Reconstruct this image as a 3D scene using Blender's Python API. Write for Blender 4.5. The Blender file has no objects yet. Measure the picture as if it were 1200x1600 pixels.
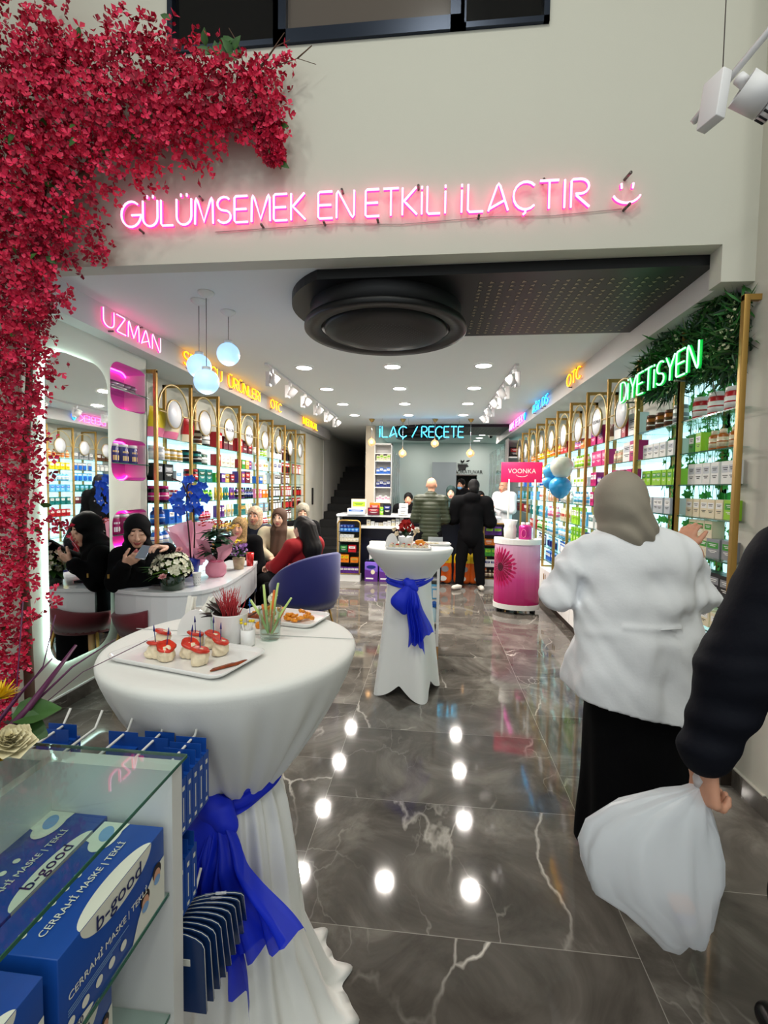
import bpy, bmesh, math, random
import numpy as np
from mathutils import Vector, Matrix
R = math.radians
PI = math.pi
S = bpy.context.scene
COL = S.collection
random.seed(7)

# ------------------------------------------------------------------ camera
CAM_H = 1.6
cam = bpy.data.cameras.new('camera')
camo = bpy.data.objects.new('camera', cam); COL.objects.link(camo)
cam.sensor_fit = 'HORIZONTAL'; cam.sensor_width = 36.0
cam.lens = 735.45 / 1200.0 * 36.0
cam.clip_start = 0.02; cam.clip_end = 100
_p, _y, _r = R(-2.9216), R(5.8714), R(0.8407)
_f = Vector((-math.sin(_y)*math.cos(_p), math.cos(_y)*math.cos(_p), math.sin(_p)))
_rt = Vector((math.cos(_y), math.sin(_y), 0)); _up = _rt.cross(_f)
_a = math.cos(_r)*_rt + math.sin(_r)*_up; _b = -math.sin(_r)*_rt + math.cos(_r)*_up
camo.matrix_world = Matrix(((_a.x, _b.x, -_f.x, 0), (_a.y, _b.y, -_f.y, 0), (_a.z, _b.z, -_f.z, CAM_H), (0, 0, 0, 1)))
S.camera = camo

# ------------------------------------------------------------------ view, world
S.view_settings.view_transform = 'Standard'; S.view_settings.look = 'None'
S.view_settings.exposure = 0.0; S.view_settings.gamma = 1.0; S.view_settings.use_curve_mapping = False
W = bpy.data.worlds.new('world'); S.world = W; W.use_nodes = True
W.node_tree.nodes['Background'].inputs[0].default_value = (0.66, 0.72, 0.74, 1)
W.node_tree.nodes['Background'].inputs[1].default_value = 1.4
S.cycles.use_denoising = True
S.cycles.max_bounces = 7; S.cycles.diffuse_bounces = 3; S.cycles.glossy_bounces = 4
S.cycles.transmission_bounces = 6; S.cycles.transparent_max_bounces = 12
S.cycles.sample_clamp_indirect = 4.0
S.cycles.caustics_reflective = False; S.cycles.caustics_refractive = False

# key light powers
P_DOWN = 30.0        # each ceiling downlight of the shop
P_HALL = 34.0       # each unseen lamp added to light the tall entrance hall
E_SHELF = 1.5      # glowing shelf back panels
E_NEON = 5.0

# ------------------------------------------------------------------ materials
MATS = {}
def lin(c):
    return tuple(((v/255.0)/12.92 if v/255.0 <= 0.04045 else ((v/255.0+0.055)/1.055)**2.4) for v in c)
def mat(name, rgb, rough=0.5, metal=0.0, emit=None, es=0.0, trans=0.0, alpha=1.0, coat=0.0, bump=0.0, bscale=60.0, ior=1.45, spec=0.5, sheen=0.0, var=0.0, vscale=6.0, sss=0.0):
    if name in MATS: return MATS[name]
    m = bpy.data.materials.new(name); m.use_nodes = True
    nt = m.node_tree; b = nt.nodes['Principled BSDF']
    c = lin(rgb)
    b.inputs['Base Color'].default_value = (*c, 1)
    b.inputs['Roughness'].default_value = rough; b.inputs['Metallic'].default_value = metal
    b.inputs['IOR'].default_value = ior; b.inputs['Specular IOR Level'].default_value = spec
    b.inputs['Transmission Weight'].default_value = trans; b.inputs['Alpha'].default_value = alpha
    b.inputs['Coat Weight'].default_value = coat; b.inputs['Sheen Weight'].default_value = sheen
    if sss: 
        b.inputs['Subsurface Weight'].default_value = sss; b.inputs['Subsurface Radius'].default_value = (0.02, 0.008, 0.005)
    if emit is not None:
        b.inputs['Emission Color'].default_value = (*lin(emit), 1); b.inputs['Emission Strength'].default_value = es
    if bump or var:
        tc = nt.nodes.new('ShaderNodeTexCoord')
        nz = nt.nodes.new('ShaderNodeTexNoise'); nz.inputs['Scale'].default_value = bscale; nz.inputs['Detail'].default_value = 3
        nt.links.new(tc.outputs['Object'], nz.inputs['Vector'])
        if bump:
            bp = nt.nodes.new('ShaderNodeBump'); bp.inputs['Strength'].default_value = bump; bp.inputs['Distance'].default_value = 0.01
            nt.links.new(nz.outputs['Fac'], bp.inputs['Height']); nt.links.new(bp.outputs['Normal'], b.inputs['Normal'])
        if var:
            n2 = nt.nodes.new('ShaderNodeTexNoise'); n2.inputs['Scale'].default_value = vscale; n2.inputs['Detail'].default_value = 4
            nt.links.new(tc.outputs['Object'], n2.inputs['Vector'])
            rp = nt.nodes.new('ShaderNodeValToRGB'); rp.color_ramp.elements[0].position = 0.3; rp.color_ramp.elements[1].position = 0.7
            rp.color_ramp.elements[0].color = (*[max(0, v*(1-var)) for v in c], 1); rp.color_ramp.elements[1].color = (*[min(1, v*(1+var)) for v in c], 1)
            nt.links.new(n2.outputs['Fac'], rp.inputs['Fac']); nt.links.new(rp.outputs['Color'], b.inputs['Base Color'])
    MATS[name] = m
    return m

def glass(name, rgb=(240, 249, 246), rough=0.02, a=0.12):
    """thin pane: mostly see-through with a clear reflection"""
    if name in MATS: return MATS[name]
    m = bpy.data.materials.new(name); m.use_nodes = True; nt = m.node_tree
    for n in list(nt.nodes): nt.nodes.remove(n)
    o = nt.nodes.new('ShaderNodeOutputMaterial'); mx = nt.nodes.new('ShaderNodeMixShader')
    t = nt.nodes.new('ShaderNodeBsdfTransparent'); g = nt.nodes.new('ShaderNodeBsdfGlossy')
    fr = nt.nodes.new('ShaderNodeLayerWeight'); pw = nt.nodes.new('ShaderNodeMath'); pw.operation = 'POWER'; pw.inputs[1].default_value = 4.5
    mp = nt.nodes.new('ShaderNodeMath'); mp.operation = 'ADD'; mp.use_clamp = True; mp.inputs[1].default_value = 0.04
    t.inputs['Color'].default_value = (*lin(rgb), 1); g.inputs['Roughness'].default_value = rough
    nt.links.new(fr.outputs['Facing'], pw.inputs[0]); nt.links.new(pw.outputs[0], mp.inputs[0]); nt.links.new(mp.outputs[0], mx.inputs[0])
    nt.links.new(t.outputs[0], mx.inputs[1]); nt.links.new(g.outputs[0], mx.inputs[2]); nt.links.new(mx.outputs[0], o.inputs[0])
    MATS[name] = m
    return m

def sheer(name, rgb, opac=0.7, rough=0.6):
    """thin translucent cloth or film"""
    if name in MATS: return MATS[name]
    m = bpy.data.materials.new(name); m.use_nodes = True; nt = m.node_tree
    b = nt.nodes['Principled BSDF']; b.inputs['Base Color'].default_value = (*lin(rgb), 1); b.inputs['Roughness'].default_value = rough
    o = [n for n in nt.nodes if n.type == 'OUTPUT_MATERIAL'][0]
    tl = nt.nodes.new('ShaderNodeBsdfTranslucent'); tl.inputs[0].default_value = (*lin(rgb), 1)
    m1 = nt.nodes.new('ShaderNodeMixShader'); m1.inputs[0].default_value = 0.4
    t = nt.nodes.new('ShaderNodeBsdfTransparent'); m2 = nt.nodes.new('ShaderNodeMixShader'); m2.inputs[0].default_value = opac
    nt.links.new(b.outputs[0], m1.inputs[1]); nt.links.new(tl.outputs[0], m1.inputs[2])
    nt.links.new(t.outputs[0], m2.inputs[1]); nt.links.new(m1.outputs[0], m2.inputs[2]); nt.links.new(m2.outputs[0], o.inputs[0])
    MATS[name] = m
    return m

# ------------------------------------------------------------------ mesh helpers
class MB:
    def __init__(self): self.v = []; self.f = []; self.mi = []; self.sm = []; self.mats = []; self.cur = 0; self.M = None
    def m(self, material):
        if material not in self.mats: self.mats.append(material)
        self.cur = self.mats.index(material); return self
    def add(self, vs, fs, smooth=False):
        n = len(self.v)
        if self.M is not None: vs = [tuple(self.M @ Vector(p)) for p in vs]
        self.v.extend(vs)
        for f in fs: self.f.append(tuple(i+n for i in f)); self.mi.append(self.cur); self.sm.append(smooth)
        return self
    def box(self, x0, x1, y0, y1, z0, z1, bev=0.0):
        if bev > 0:
            bm = bmesh.new(); bmesh.ops.create_cube(bm, size=1)
            for q in bm.verts: q.co = Vector((x0+(q.co.x+.5)*(x1-x0), y0+(q.co.y+.5)*(y1-y0), z0+(q.co.z+.5)*(z1-z0)))
            bmesh.ops.bevel(bm, geom=bm.edges[:], offset=bev, segments=2, affect='EDGES', profile=0.5)
            self.bm(bm, True); return self
        vs = [(x0,y0,z0),(x1,y0,z0),(x1,y1,z0),(x0,y1,z0),(x0,y0,z1),(x1,y0,z1),(x1,y1,z1),(x0,y1,z1)]
        return self.add(vs, [(0,3,2,1),(4,5,6,7),(0,1,5,4),(1,2,6,5),(2,3,7,6),(3,0,4,7)])
    def bm(self, bm, smooth=False):
        bm.verts.index_update()
        self.add([tuple(q.co) for q in bm.verts], [tuple(q.index for q in f.verts) for f in bm.faces], smooth); bm.free(); return self
    def quad(self, a, b, c, d): return self.add([a, b, c, d], [(0, 1, 2, 3)])
    def tube(self, pts, r, n=8, closed=False, cap=True, flat=1.0):
        pts = [Vector(p) for p in pts]; m = len(pts)
        rs = r if isinstance(r, (list, tuple)) else [r]*m
        vs = []; prev = None
        for i, p in enumerate(pts):
            if closed: t = pts[(i+1) % m] - pts[i-1]
            else: t = pts[min(i+1, m-1)] - pts[max(i-1, 0)]
            if t.length < 1e-9: t = Vector((0, 0, 1))
            t.normalize()
            if prev is None:
                a = Vector((0, 0, 1)) if abs(t.z) < 0.9 else Vector((1, 0, 0))
                u = t.cross(a).normalized()
            else:
                u = prev - t*prev.dot(t)
                u = u.normalized() if u.length > 1e-6 else t.orthogonal().normalized()
            prev = u; w = t.cross(u)
            for k in range(n):
                an = 2*PI*k/n; vs.append(tuple(p + (u*math.cos(an) + w*math.sin(an)*flat)*rs[i]))
        fs = []
        for i in range(m if closed else m-1):
            j = (i+1) % m
            for k in range(n): fs.append((i*n+k, i*n+(k+1) % n, j*n+(k+1) % n, j*n+k))
        if cap and not closed: fs.append(tuple(range(n-1, -1, -1))); fs.append(tuple((m-1)*n+k for k in range(n)))
        return self.add(vs, fs, True)
    def lathe(self, prof, n=20, c=(0, 0, 0), sx=1.0, sy=1.0, smooth=True, fold=None, cap=True):
        vs = []; 
        for i, (r, z) in enumerate(prof):
            for k in range(n):
                an = 2*PI*k/n; rr = r*(fold(an, i, z) if fold else 1.0)
                vs.append((c[0]+rr*math.cos(an)*sx, c[1]+rr*math.sin(an)*sy, c[2]+z))
        fs = []
        for i in range(len(prof)-1):
            for k in range(n): fs.append((i*n+k, i*n+(k+1) % n, (i+1)*n+(k+1) % n, (i+1)*n+k))
        if cap and prof[0][0] > 1e-6: fs.append(tuple(range(n-1, -1, -1)))
        if cap and prof[-1][0] > 1e-6: fs.append(tuple((len(prof)-1)*n+k for k in range(n)))
        return self.add(vs, fs, smooth)
    def ball(self, c, r, n=12, sz=None):
        r3 = r if isinstance(r, (tuple, list)) else (r, r, r)
        vs = [(c[0], c[1], c[2]-r3[2])]
        m = max(4, n//2)
        for i in range(1, m):
            ph = -PI/2+PI*i/m
            for k in range(n): a = 2*PI*k/n; vs.append((c[0]+r3[0]*math.cos(ph)*math.cos(a), c[1]+r3[1]*math.cos(ph)*math.sin(a), c[2]+r3[2]*math.sin(ph)))
        vs.append((c[0], c[1], c[2]+r3[2])); fs = []
        for k in range(n): fs.append((0, 1+(k+1) % n, 1+k))
        for i in range(m-2):
            for k in range(n): fs.append((1+i*n+k, 1+i*n+(k+1) % n, 1+(i+1)*n+(k+1) % n, 1+(i+1)*n+k))
        L = len(vs)-1
        for k in range(n): fs.append((L, 1+(m-2)*n+k, 1+(m-2)*n+(k+1) % n))
        return self.add(vs, fs, True)
    def prism(self, poly, z0, z1, smooth=False):
        n = len(poly)
        vs = [(x, y, z0) for x, y in poly]+[(x, y, z1) for x, y in poly]
        return self.add(vs, [tuple(range(n-1, -1, -1)), tuple(range(n, 2*n))]+[(i, (i+1) % n, n+(i+1) % n, n+i) for i in range(n)], smooth)
    def mesh(self, name):
        me = bpy.data.meshes.new(name); me.from_pydata([tuple(p) for p in self.v], [], self.f)
        for m_ in self.mats: me.materials.append(m_)
        me.polygons.foreach_set('material_index', self.mi); me.polygons.foreach_set('use_smooth', self.sm)
        me.update(); return me
    def build(self, name, parent=None, loc=None, rot=None, fixn=True):
        me = self.mesh(name)
        if fixn and len(me.polygons) < 60000:
            bm = bmesh.new(); bm.from_mesh(me); bmesh.ops.recalc_face_normals(bm, faces=bm.faces); bm.to_mesh(me); bm.free()
        o = bpy.data.objects.new(name, me); COL.objects.link(o)
        if parent: o.parent = parent
        if loc: o.location = loc
        if rot: o.rotation_euler = rot
        return o

def tag(o, label=None, cat=None, group=None, kind=None):
    if label: o['label'] = label
    if cat: o['category'] = cat
    if group: o['group'] = group
    if kind: o['kind'] = kind
    return o
def empty(name, loc=(0, 0, 0), rz=0.0, label=None, cat=None, group=None):
    o = bpy.data.objects.new(name, None); COL.objects.link(o); o.location = loc; o.rotation_euler = (0, 0, rz)
    o.empty_display_size = 0.1
    return tag(o, label, cat, group)
def struct(o): o['kind'] = 'structure'; return o
def dup(o, loc=None, rz=None, label=None, group=None):
    def cp(q, par):
        c = q.copy(); COL.objects.link(c)
        if par is not None: c.parent = par
        for ch in list(q.children): cp(ch, c)
        return c
    c = cp(o, None)
    if loc is not None: c.location = loc
    if rz is not None: c.rotation_euler = (0, 0, rz)
    if label: c['label'] = label
    if group: c['group'] = group
    return c
def lamp(kind, name, loc, power, color=(255, 244, 230), size=0.1, parent=None, rot=(0, 0, 0), spot=None, blend=0.5):
    l = bpy.data.lights.new(name, kind); l.energy = power; l.color = lin(color)
    if kind == 'AREA': l.shape = 'DISK'; l.size = size
    else: l.shadow_soft_size = size
    if kind == 'SPOT': l.spot_size = spot or R(80); l.spot_blend = blend
    o = bpy.data.objects.new(name, l); COL.objects.link(o); o.location = loc; o.rotation_euler = rot
    if parent: o.parent = parent
    return o
def text_mesh(name, s, size, material, parent=None, loc=(0, 0, 0), rot=(0, 0, 0), ext=0.001, align='CENTER', sx=1.0):
    cu = bpy.data.curves.new(name, 'FONT'); cu.body = s; cu.size = size; cu.extrude = ext; cu.align_x = align; cu.align_y = 'CENTER'; cu.resolution_u = 3
    t = bpy.data.objects.new(name, cu); COL.objects.link(t)
    dg = bpy.context.evaluated_depsgraph_get(); dg.update()
    me = bpy.data.meshes.new_from_object(t.evaluated_get(dg)); bpy.data.objects.remove(t)
    me.materials.clear(); me.materials.append(material)
    for p in me.polygons: p.material_index = 0
    o = bpy.data.objects.new(name, me); COL.objects.link(o)
    o.parent = parent; o.location = loc; o.rotation_euler = rot; o.scale = (sx, 1, 1)
    return o
def clock(ox, oy, rx, ry, a0=0, a1=360, n=12):
    return [(ox+rx*math.cos(R(a0+(a1-a0)*i/n)), oy+ry*math.sin(R(a0+(a1-a0)*i/n))) for i in range(n+1)]
def rrect(x0, x1, y0, y1, r, n=6):
    o = []
    for cx, cy, a in ((x1-r, y0+r, -90), (x1-r, y1-r, 0), (x0+r, y1-r, 90), (x0+r, y0+r, 180)): o += clock(cx, cy, r, r, a, a+90, n)
    return o

# ------------------------------------------------------------------ smooth solid bodies
def rot_to(d, up=(0, 0, 1)):
    """columns: right, forward(d), up"""
    d = np.array(d, float); d /= np.linalg.norm(d); u = np.array(up, float)
    r = np.cross(d, u); r /= np.linalg.norm(r); u = np.cross(r, d)
    return np.stack([r, d, u], 1)
def sdf_mesh(name, prims, res, mats, k=0.02, cuts=(), disp=None, matf=None, parent=None, loc=None):
    """prims: ('c',a,b,ra,rb[,axis,factor[,k]]) capsule; ('e',c,(r),Rot[,k]) ellipsoid; '-e','-c' carve"""
    lo = np.full(3, 1e9); hi = np.full(3, -1e9); bb = []
    for p in prims:
        if p[0][-1] == 'c':
            a, b = np.array(p[1], float), np.array(p[2], float); r = max(p[3], p[4]); l = np.minimum(a, b)-r; h = np.maximum(a, b)+r
        else:
            c = np.array(p[1], float); r = max(p[2]); l = c-r; h = c+r
        bb.append((l, h))
        if p[0][0] != '-': lo = np.minimum(lo, l); hi = np.maximum(hi, h)
    for ax, sg, val in cuts:
        if isinstance(ax, int):
            if sg > 0: lo[ax] = max(lo[ax], val-res)
            else: hi[ax] = min(hi[ax], val+res)
    lo -= 4*res; hi += 4*res
    n = np.ceil((hi-lo)/res).astype(int)+1
    F = np.full(n, 1.0, np.float32)
    ax_ = [lo[i]+res*np.arange(n[i]) for i in range(3)]
    for p, (l, h) in zip(prims, bb):
        pad = max(k*1.5, 2.5*res)
        i0 = np.maximum(np.floor((l-pad-lo)/res).astype(int), 0); i1 = np.minimum(np.ceil((h+pad-lo)/res).astype(int)+1, n)
        if (i1 <= i0).any(): continue
        sl = tuple(slice(i0[i], i1[i]) for i in range(3))
        X, Y, Z = np.meshgrid(*[ax_[i][i0[i]:i1[i]] for i in range(3)], indexing='ij')
        kk = k
        if p[0][-1] == 'c':
            a, b = np.array(p[1], float), np.array(p[2], float); ra, rb = p[3], p[4]
            if len(p) > 6 and p[5] is not None:
                d = np.array(p[5], float); d /= np.linalg.norm(d); s = 1.0/p[6]-1.0
                t = (X-a[0])*d[0]+(Y-a[1])*d[1]+(Z-a[2])*d[2]
                X = X+s*t*d[0]; Y = Y+s*t*d[1]; Z = Z+s*t*d[2]
                tb = (b-a) @ d; b = b+s*tb*d; fac = 0.5*(1+p[6])
            else: fac = 1.0
            if len(p) > 7: kk = p[7]
            ab = b-a; L2 = max(ab @ ab, 1e-12)
            t = np.clip(((X-a[0])*ab[0]+(Y-a[1])*ab[1]+(Z-a[2])*ab[2])/L2, 0, 1)
            D = (np.sqrt((X-a[0]-t*ab[0])**2+(Y-a[1]-t*ab[1])**2+(Z-a[2]-t*ab[2])**2)-(ra+(rb-ra)*t))*fac
        else:
            c = np.array(p[1], float); r = p[2]; M = p[3] if len(p) > 3 and p[3] is not None else np.eye(3)
            if len(p) > 4: kk = p[4]
            q = [(X-c[0])*M[0, i]+(Y-c[1])*M[1, i]+(Z-c[2])*M[2, i] for i in range(3)]
            k0 = np.sqrt(sum((q[i]/r[i])**2 for i in range(3))); k1 = np.sqrt(sum((q[i]/r[i]**2)**2 for i in range(3)))+1e-9
            D = k0*(k0-1)/k1
        G = F[sl]
        if p[0][0] == '-':
            D = -D; hh = np.maximum(kk-np.abs(G-D), 0)/kk; F[sl] = np.maximum(G, D)+hh*hh*kk*0.25
        else:
            hh = np.maximum(kk-np.abs(G-D), 0)/kk; F[sl] = np.minimum(G, D)-hh*hh*kk*0.25
    if disp is not None or cuts:
        X, Y, Z = np.meshgrid(*ax_, indexing='ij')
        if disp is not None: F = F+disp(X, Y, Z).astype(np.float32)
        for ax, sg, val in cuts:
            if isinstance(ax, int): F = np.maximum(F, sg*(val-(X, Y, Z)[ax]))
            else: F = np.maximum(F, val-(X*ax[0]+Y*ax[1]+Z*ax[2]))
    F[0] = F[-1] = 1; F[:, 0] = F[:, -1] = 1; F[:, :, 0] = F[:, :, -1] = 1
    s = F < 0
    c8 = [s[i:n[0]-1+i, j:n[1]-1+j, kx:n[2]-1+kx] for i in (0, 1) for j in (0, 1) for kx in (0, 1)]
    tot = sum(c.astype(np.int8) for c in c8)
    act = (tot > 0) & (tot < 8)
    idx = np.argwhere(act); vid = np.full(act.shape, -1, np.int64); vid[act] = np.arange(len(idx))
    acc = np.zeros((len(idx), 3)); cnt = np.zeros(len(idx))
    I, J, K = idx.T
    for axd in range(3):
        o1, o2 = [a for a in range(3) if a != axd]
        for u in (0, 1):
            for w in (0, 1):
                off = [0, 0, 0]; off[o1] = u; off[o2] = w
                A = F[I+off[0], J+off[1], K+off[2]]; off2 = off[:]; off2[axd] = 1
                B = F[I+off2[0], J+off2[1], K+off2[2]]
                cr = (A < 0) != (B < 0); t = np.where(cr, A/np.where(cr, A-B, 1), 0)
                P = np.tile(np.array(off, float), (len(idx), 1)); P[:, axd] = t
                acc[cr] += P[cr]; cnt[cr] += 1
    V = lo+(idx+acc/np.maximum(cnt, 1)[:, None])*res
    faces = []
    for axd in range(3):
        a = [slice(None)]*3; b = [slice(None)]*3; a[axd] = slice(0, -1); b[axd] = slice(1, None)
        ch = s[tuple(a)] != s[tuple(b)]; E = np.argwhere(ch); inside = s[tuple(a)][ch]
        o1, o2 = [q for q in range(3) if q != axd]
        if axd == 1: o1, o2 = o2, o1
        ok = (E[:, o1] > 0) & (E[:, o2] > 0) & (E[:, o1] < n[o1]-1) & (E[:, o2] < n[o2]-1); E = E[ok]; inside = inside[ok]
        def vv(d1, d2):
            Q = E.copy(); Q[:, o1] += d1; Q[:, o2] += d2; return vid[Q[:, 0], Q[:, 1], Q[:, 2]]
        q = np.stack([vv(-1, -1), vv(0, -1), vv(0, 0), vv(-1, 0)], 1)
        q[~inside] = q[~inside][:, ::-1]; faces.append(q)
    Q = np.concatenate(faces); Q = Q[(Q >= 0).all(1)]
    me = bpy.data.meshes.new(name)
    me.vertices.add(len(V)); me.vertices.foreach_set('co', V.astype(np.float32).ravel())
    me.loops.add(len(Q)*4); me.loops.foreach_set('vertex_index', Q.ravel().astype(np.int32))
    me.polygons.add(len(Q)); me.polygons.foreach_set('loop_start', np.arange(0, len(Q)*4, 4, dtype=np.int32))
    me.polygons.foreach_set('loop_total', np.full(len(Q), 4, np.int32))
    me.polygons.foreach_set('use_smooth', np.ones(len(Q), bool))
    for m_ in (mats if isinstance(mats, (list, tuple)) else [mats]): me.materials.append(m_)
    if matf is not None:
        me.polygons.foreach_set('material_index', matf(V[Q].mean(1)).astype(np.int32))
    me.update(calc_edges=True); me.validate()
    o = bpy.data.objects.new(name, me); COL.objects.link(o)
    if parent: o.parent = parent
    if loc is not None: o.location = loc
    return o
# ------------------------------------------------------------------ shared materials
M_wall = mat('cream wall paint', (202, 200, 187), 0.75, bump=0.04, bscale=180)
M_white = mat('white ceiling paint', (226, 228, 226), 0.7)
M_grey = mat('grey white paint', (214, 212, 205), 0.6)
M_gold = mat('brushed gold metal', (186, 148, 72), 0.32, 0.85)
M_goldd = mat('gold lacquer', (168, 132, 66), 0.4, 0.5)
M_gloss = mat('white gloss lacquer', (232, 234, 236), 0.12, coat=0.4)
M_matw = mat('matt white', (228, 226, 222), 0.5)
M_black = mat('black satin', (14, 14, 15), 0.35)
M_dark = mat('charcoal metal', (26, 26, 28), 0.5, 0.0, spec=.35)
M_navy = mat('navy laminate', (20, 24, 46), 0.4)
M_glass = glass('clear glass')
M_gedge = mat('green glass edge', (40, 96, 78), 0.15, coat=0.5)
M_chrome = mat('chrome', (210, 210, 212), 0.12, 1.0)
M_steel = mat('dull steel', (120, 112, 108), 0.35, 0.8)
M_lightw = mat('lit white lens', (255, 255, 255), 0.4, emit=(255, 252, 246), es=9.0)

# ------------------------------------------------------------------ marble floor
def marble(name, joints=True):
    m = bpy.data.materials.new(name); m.use_nodes = True; nt = m.node_tree; b = nt.nodes['Principled BSDF']
    N = nt.nodes.new; Lk = nt.links.new
    tc = N('ShaderNodeNewGeometry'); sep = N('ShaderNodeSeparateXYZ'); Lk(tc.outputs['Position'], sep.inputs[0])
    def math_(op, a, bb=None, clamp=False):
        q = N('ShaderNodeMath'); q.operation = op; q.use_clamp = clamp
        for i, v in enumerate((a, bb)):
            if v is None: continue
            if isinstance(v, (int, float)): q.inputs[i].default_value = v
            else: Lk(v, q.inputs[i])
        return q.outputs[0]
    X = math_('DIVIDE', math_('ADD', sep.outputs[0], 0.52+1.26*8), 1.26)
    col = math_('FLOOR', X); fx = math_('FRACT', X)
    par = math_('MULTIPLY', math_('MODULO', col, 2.0), 0.46)
    Y = math_('ADD', math_('DIVIDE', math_('ADD', sep.outputs[1], 30*0.71-1.62), 0.71), math_('SUBTRACT', 0.46, par))
    Y = math_('SUBTRACT', Y, 0.46)
    row = math_('FLOOR', Y); fy = math_('FRACT', Y)
    # per-tile offset of the stone pattern
    off = N('ShaderNodeCombineXYZ'); Lk(math_('MULTIPLY', col, 3.71), off.inputs[0]); Lk(math_('MULTIPLY', row, 5.13), off.inputs[1]); Lk(math_('MULTIPLY', math_('ADD', col, row), 2.37), off.inputs[2])
    vadd = N('ShaderNodeVectorMath'); vadd.operation = 'ADD'; Lk(tc.outputs['Position'], vadd.inputs[0]); Lk(off.outputs[0], vadd.inputs[1])
    n1 = N('ShaderNodeTexNoise'); n1.inputs['Scale'].default_value = 2.2; n1.inputs['Detail'].default_value = 9; n1.inputs['Roughness'].default_value = 0.62; n1.inputs['Distortion'].default_value = 1.1
    Lk(vadd.outputs[0], n1.inputs['Vector'])
    r1 = N('ShaderNodeValToRGB'); e = r1.color_ramp.elements
    e[0].position = 0.30; e[0].color = (*lin((66, 62, 57)), 1); e[1].position = 0.72; e[1].color = (*lin((132, 127, 119)), 1)
    x = r1.color_ramp.elements.new(0.5); x.color = (*lin((93, 88, 82)), 1)
    Lk(n1.outputs['Fac'], r1.inputs['Fac'])
    def vein(scale, w, dist, seed, gate):
        mp = N('ShaderNodeMapping'); mp.inputs['Location'].default_value = (seed, seed*1.7, 0); mp.inputs['Rotation'].default_value = (0, 0, 0.6+seed); mp.inputs['Scale'].default_value = (1.0, 0.55, 1)
        nd = N('ShaderNodeTexNoise'); nd.inputs['Scale'].default_value = 2.5; nd.inputs['Detail'].default_value = 5
        Lk(vadd.outputs[0], mp.inputs[0]); Lk(mp.outputs[0], nd.inputs['Vector'])
        mixv = N('ShaderNodeVectorMath'); mixv.operation = 'MULTIPLY_ADD'; Lk(nd.outputs['Color'], mixv.inputs[0]); mixv.inputs[1].default_value = (dist, dist, dist); Lk(mp.outputs[0], mixv.inputs[2])
        vo = N('ShaderNodeTexVoronoi'); vo.feature = 'DISTANCE_TO_EDGE'; vo.inputs['Scale'].default_value = scale; Lk(mixv.outputs[0], vo.inputs['Vector'])
        d = math_('SUBTRACT', 1.0, math_('DIVIDE', vo.outputs['Distance'], w), True)
        g = N('ShaderNodeTexNoise'); g.inputs['Scale'].default_value = 1.6; g.inputs['Detail'].default_value = 2; Lk(mp.outputs[0], g.inputs['Vector'])
        return math_('MULTIPLY', d, math_('MULTIPLY', math_('SUBTRACT', g.outputs['Fac'], gate, True), 6.0, True), True)
    v = math_('MAXIMUM', vein(1.0, 0.007, 0.35, 1.3, 0.49), math_('MULTIPLY', vein(3.4, 0.012, 0.45, 4.1, 0.52), 0.45))
    mx = N('ShaderNodeMixRGB'); Lk(v, mx.inputs[0]); Lk(r1.outputs[0], mx.inputs[1]); mx.inputs[2].default_value = (*lin((214, 208, 198)), 1)
    out = mx.outputs[0]
    if joints:
        def edge(fr, w, L):
            a = math_('MINIMUM', fr, math_('SUBTRACT', 1.0, fr)); return math_('LESS_THAN', a, w/L)
        j = math_('MAXIMUM', edge(fx, 0.0014, 1.26), edge(fy, 0.0014, 0.71))
        m2 = N('ShaderNodeMixRGB'); Lk(j, m2.inputs[0]); Lk(out, m2.inputs[1]); m2.inputs[2].default_value = (*lin((150, 146, 138)), 1); out = m2.outputs[0]
    Lk(out, b.inputs['Base Color']); b.inputs['Roughness'].default_value = 0.055; b.inputs['Specular IOR Level'].default_value = 0.55
    return m
M_marble = marble('polished grey marble'); M_marbleb = marble('dark marble skirting', False)

# ------------------------------------------------------------------ room shell
X0, X1, YW, YB, ZC = -2.58, 1.53, 2.73, 18.0, 2.92
def wallbox(name, x0, x1, y0, y1, z0, z1, m): return struct(MB().m(m).box(x0, x1, y0, y1, z0, z1).build(name))
wallbox('floor', -5, 5, -4, 19, -0.1, 0.0, M_marble)
b = MB().m(M_white)
b.box(-3.2, 2.4, YW+0.11, 8.9+10, ZC, ZC+0.1)
struct(b.build('ceiling'))
# front wall above the opening: pieces around the mezzanine window
b = MB().m(M_wall)
b.box(-5, -1.58, YW, YW+0.11, 2.915, 6.0); b.box(-1.58, 0.57, YW, YW+0.11, 2.915, 4.10); b.box(0.57, 1.67, YW, YW+0.11, 2.915, 6.0)
b.box(-1.58, 0.57, YW, YW+0.11, 5.4, 6.0); b.box(1.50, 1.67, YW, YW+0.11, 2.72, 2.915); b.box(-5, -2.60, YW, YW+0.11, 0, 2.915)
struct(b.build('wall_front'))
b = MB().m(M_wall); b.box(1.67, 1.80, 2.44, 2.84, 0.1, 6.0); b.box(1.67, 5.0, 2.34, 2.44, 0.1, 6.0); struct(b.build('wall_entrance_right'))
b = MB().m(M_marbleb); b.box(1.655, 1.80, 2.44, 2.84, 0, 0.10); b.box(1.655, 5, 2.325, 2.44, 0, 0.1); struct(b.build('baseboard_right'))
struct(MB().m(M_wall).box(1.655, 1.672, 2.44, 2.84, 0.10, 0.106).build('trim_1'))
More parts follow.
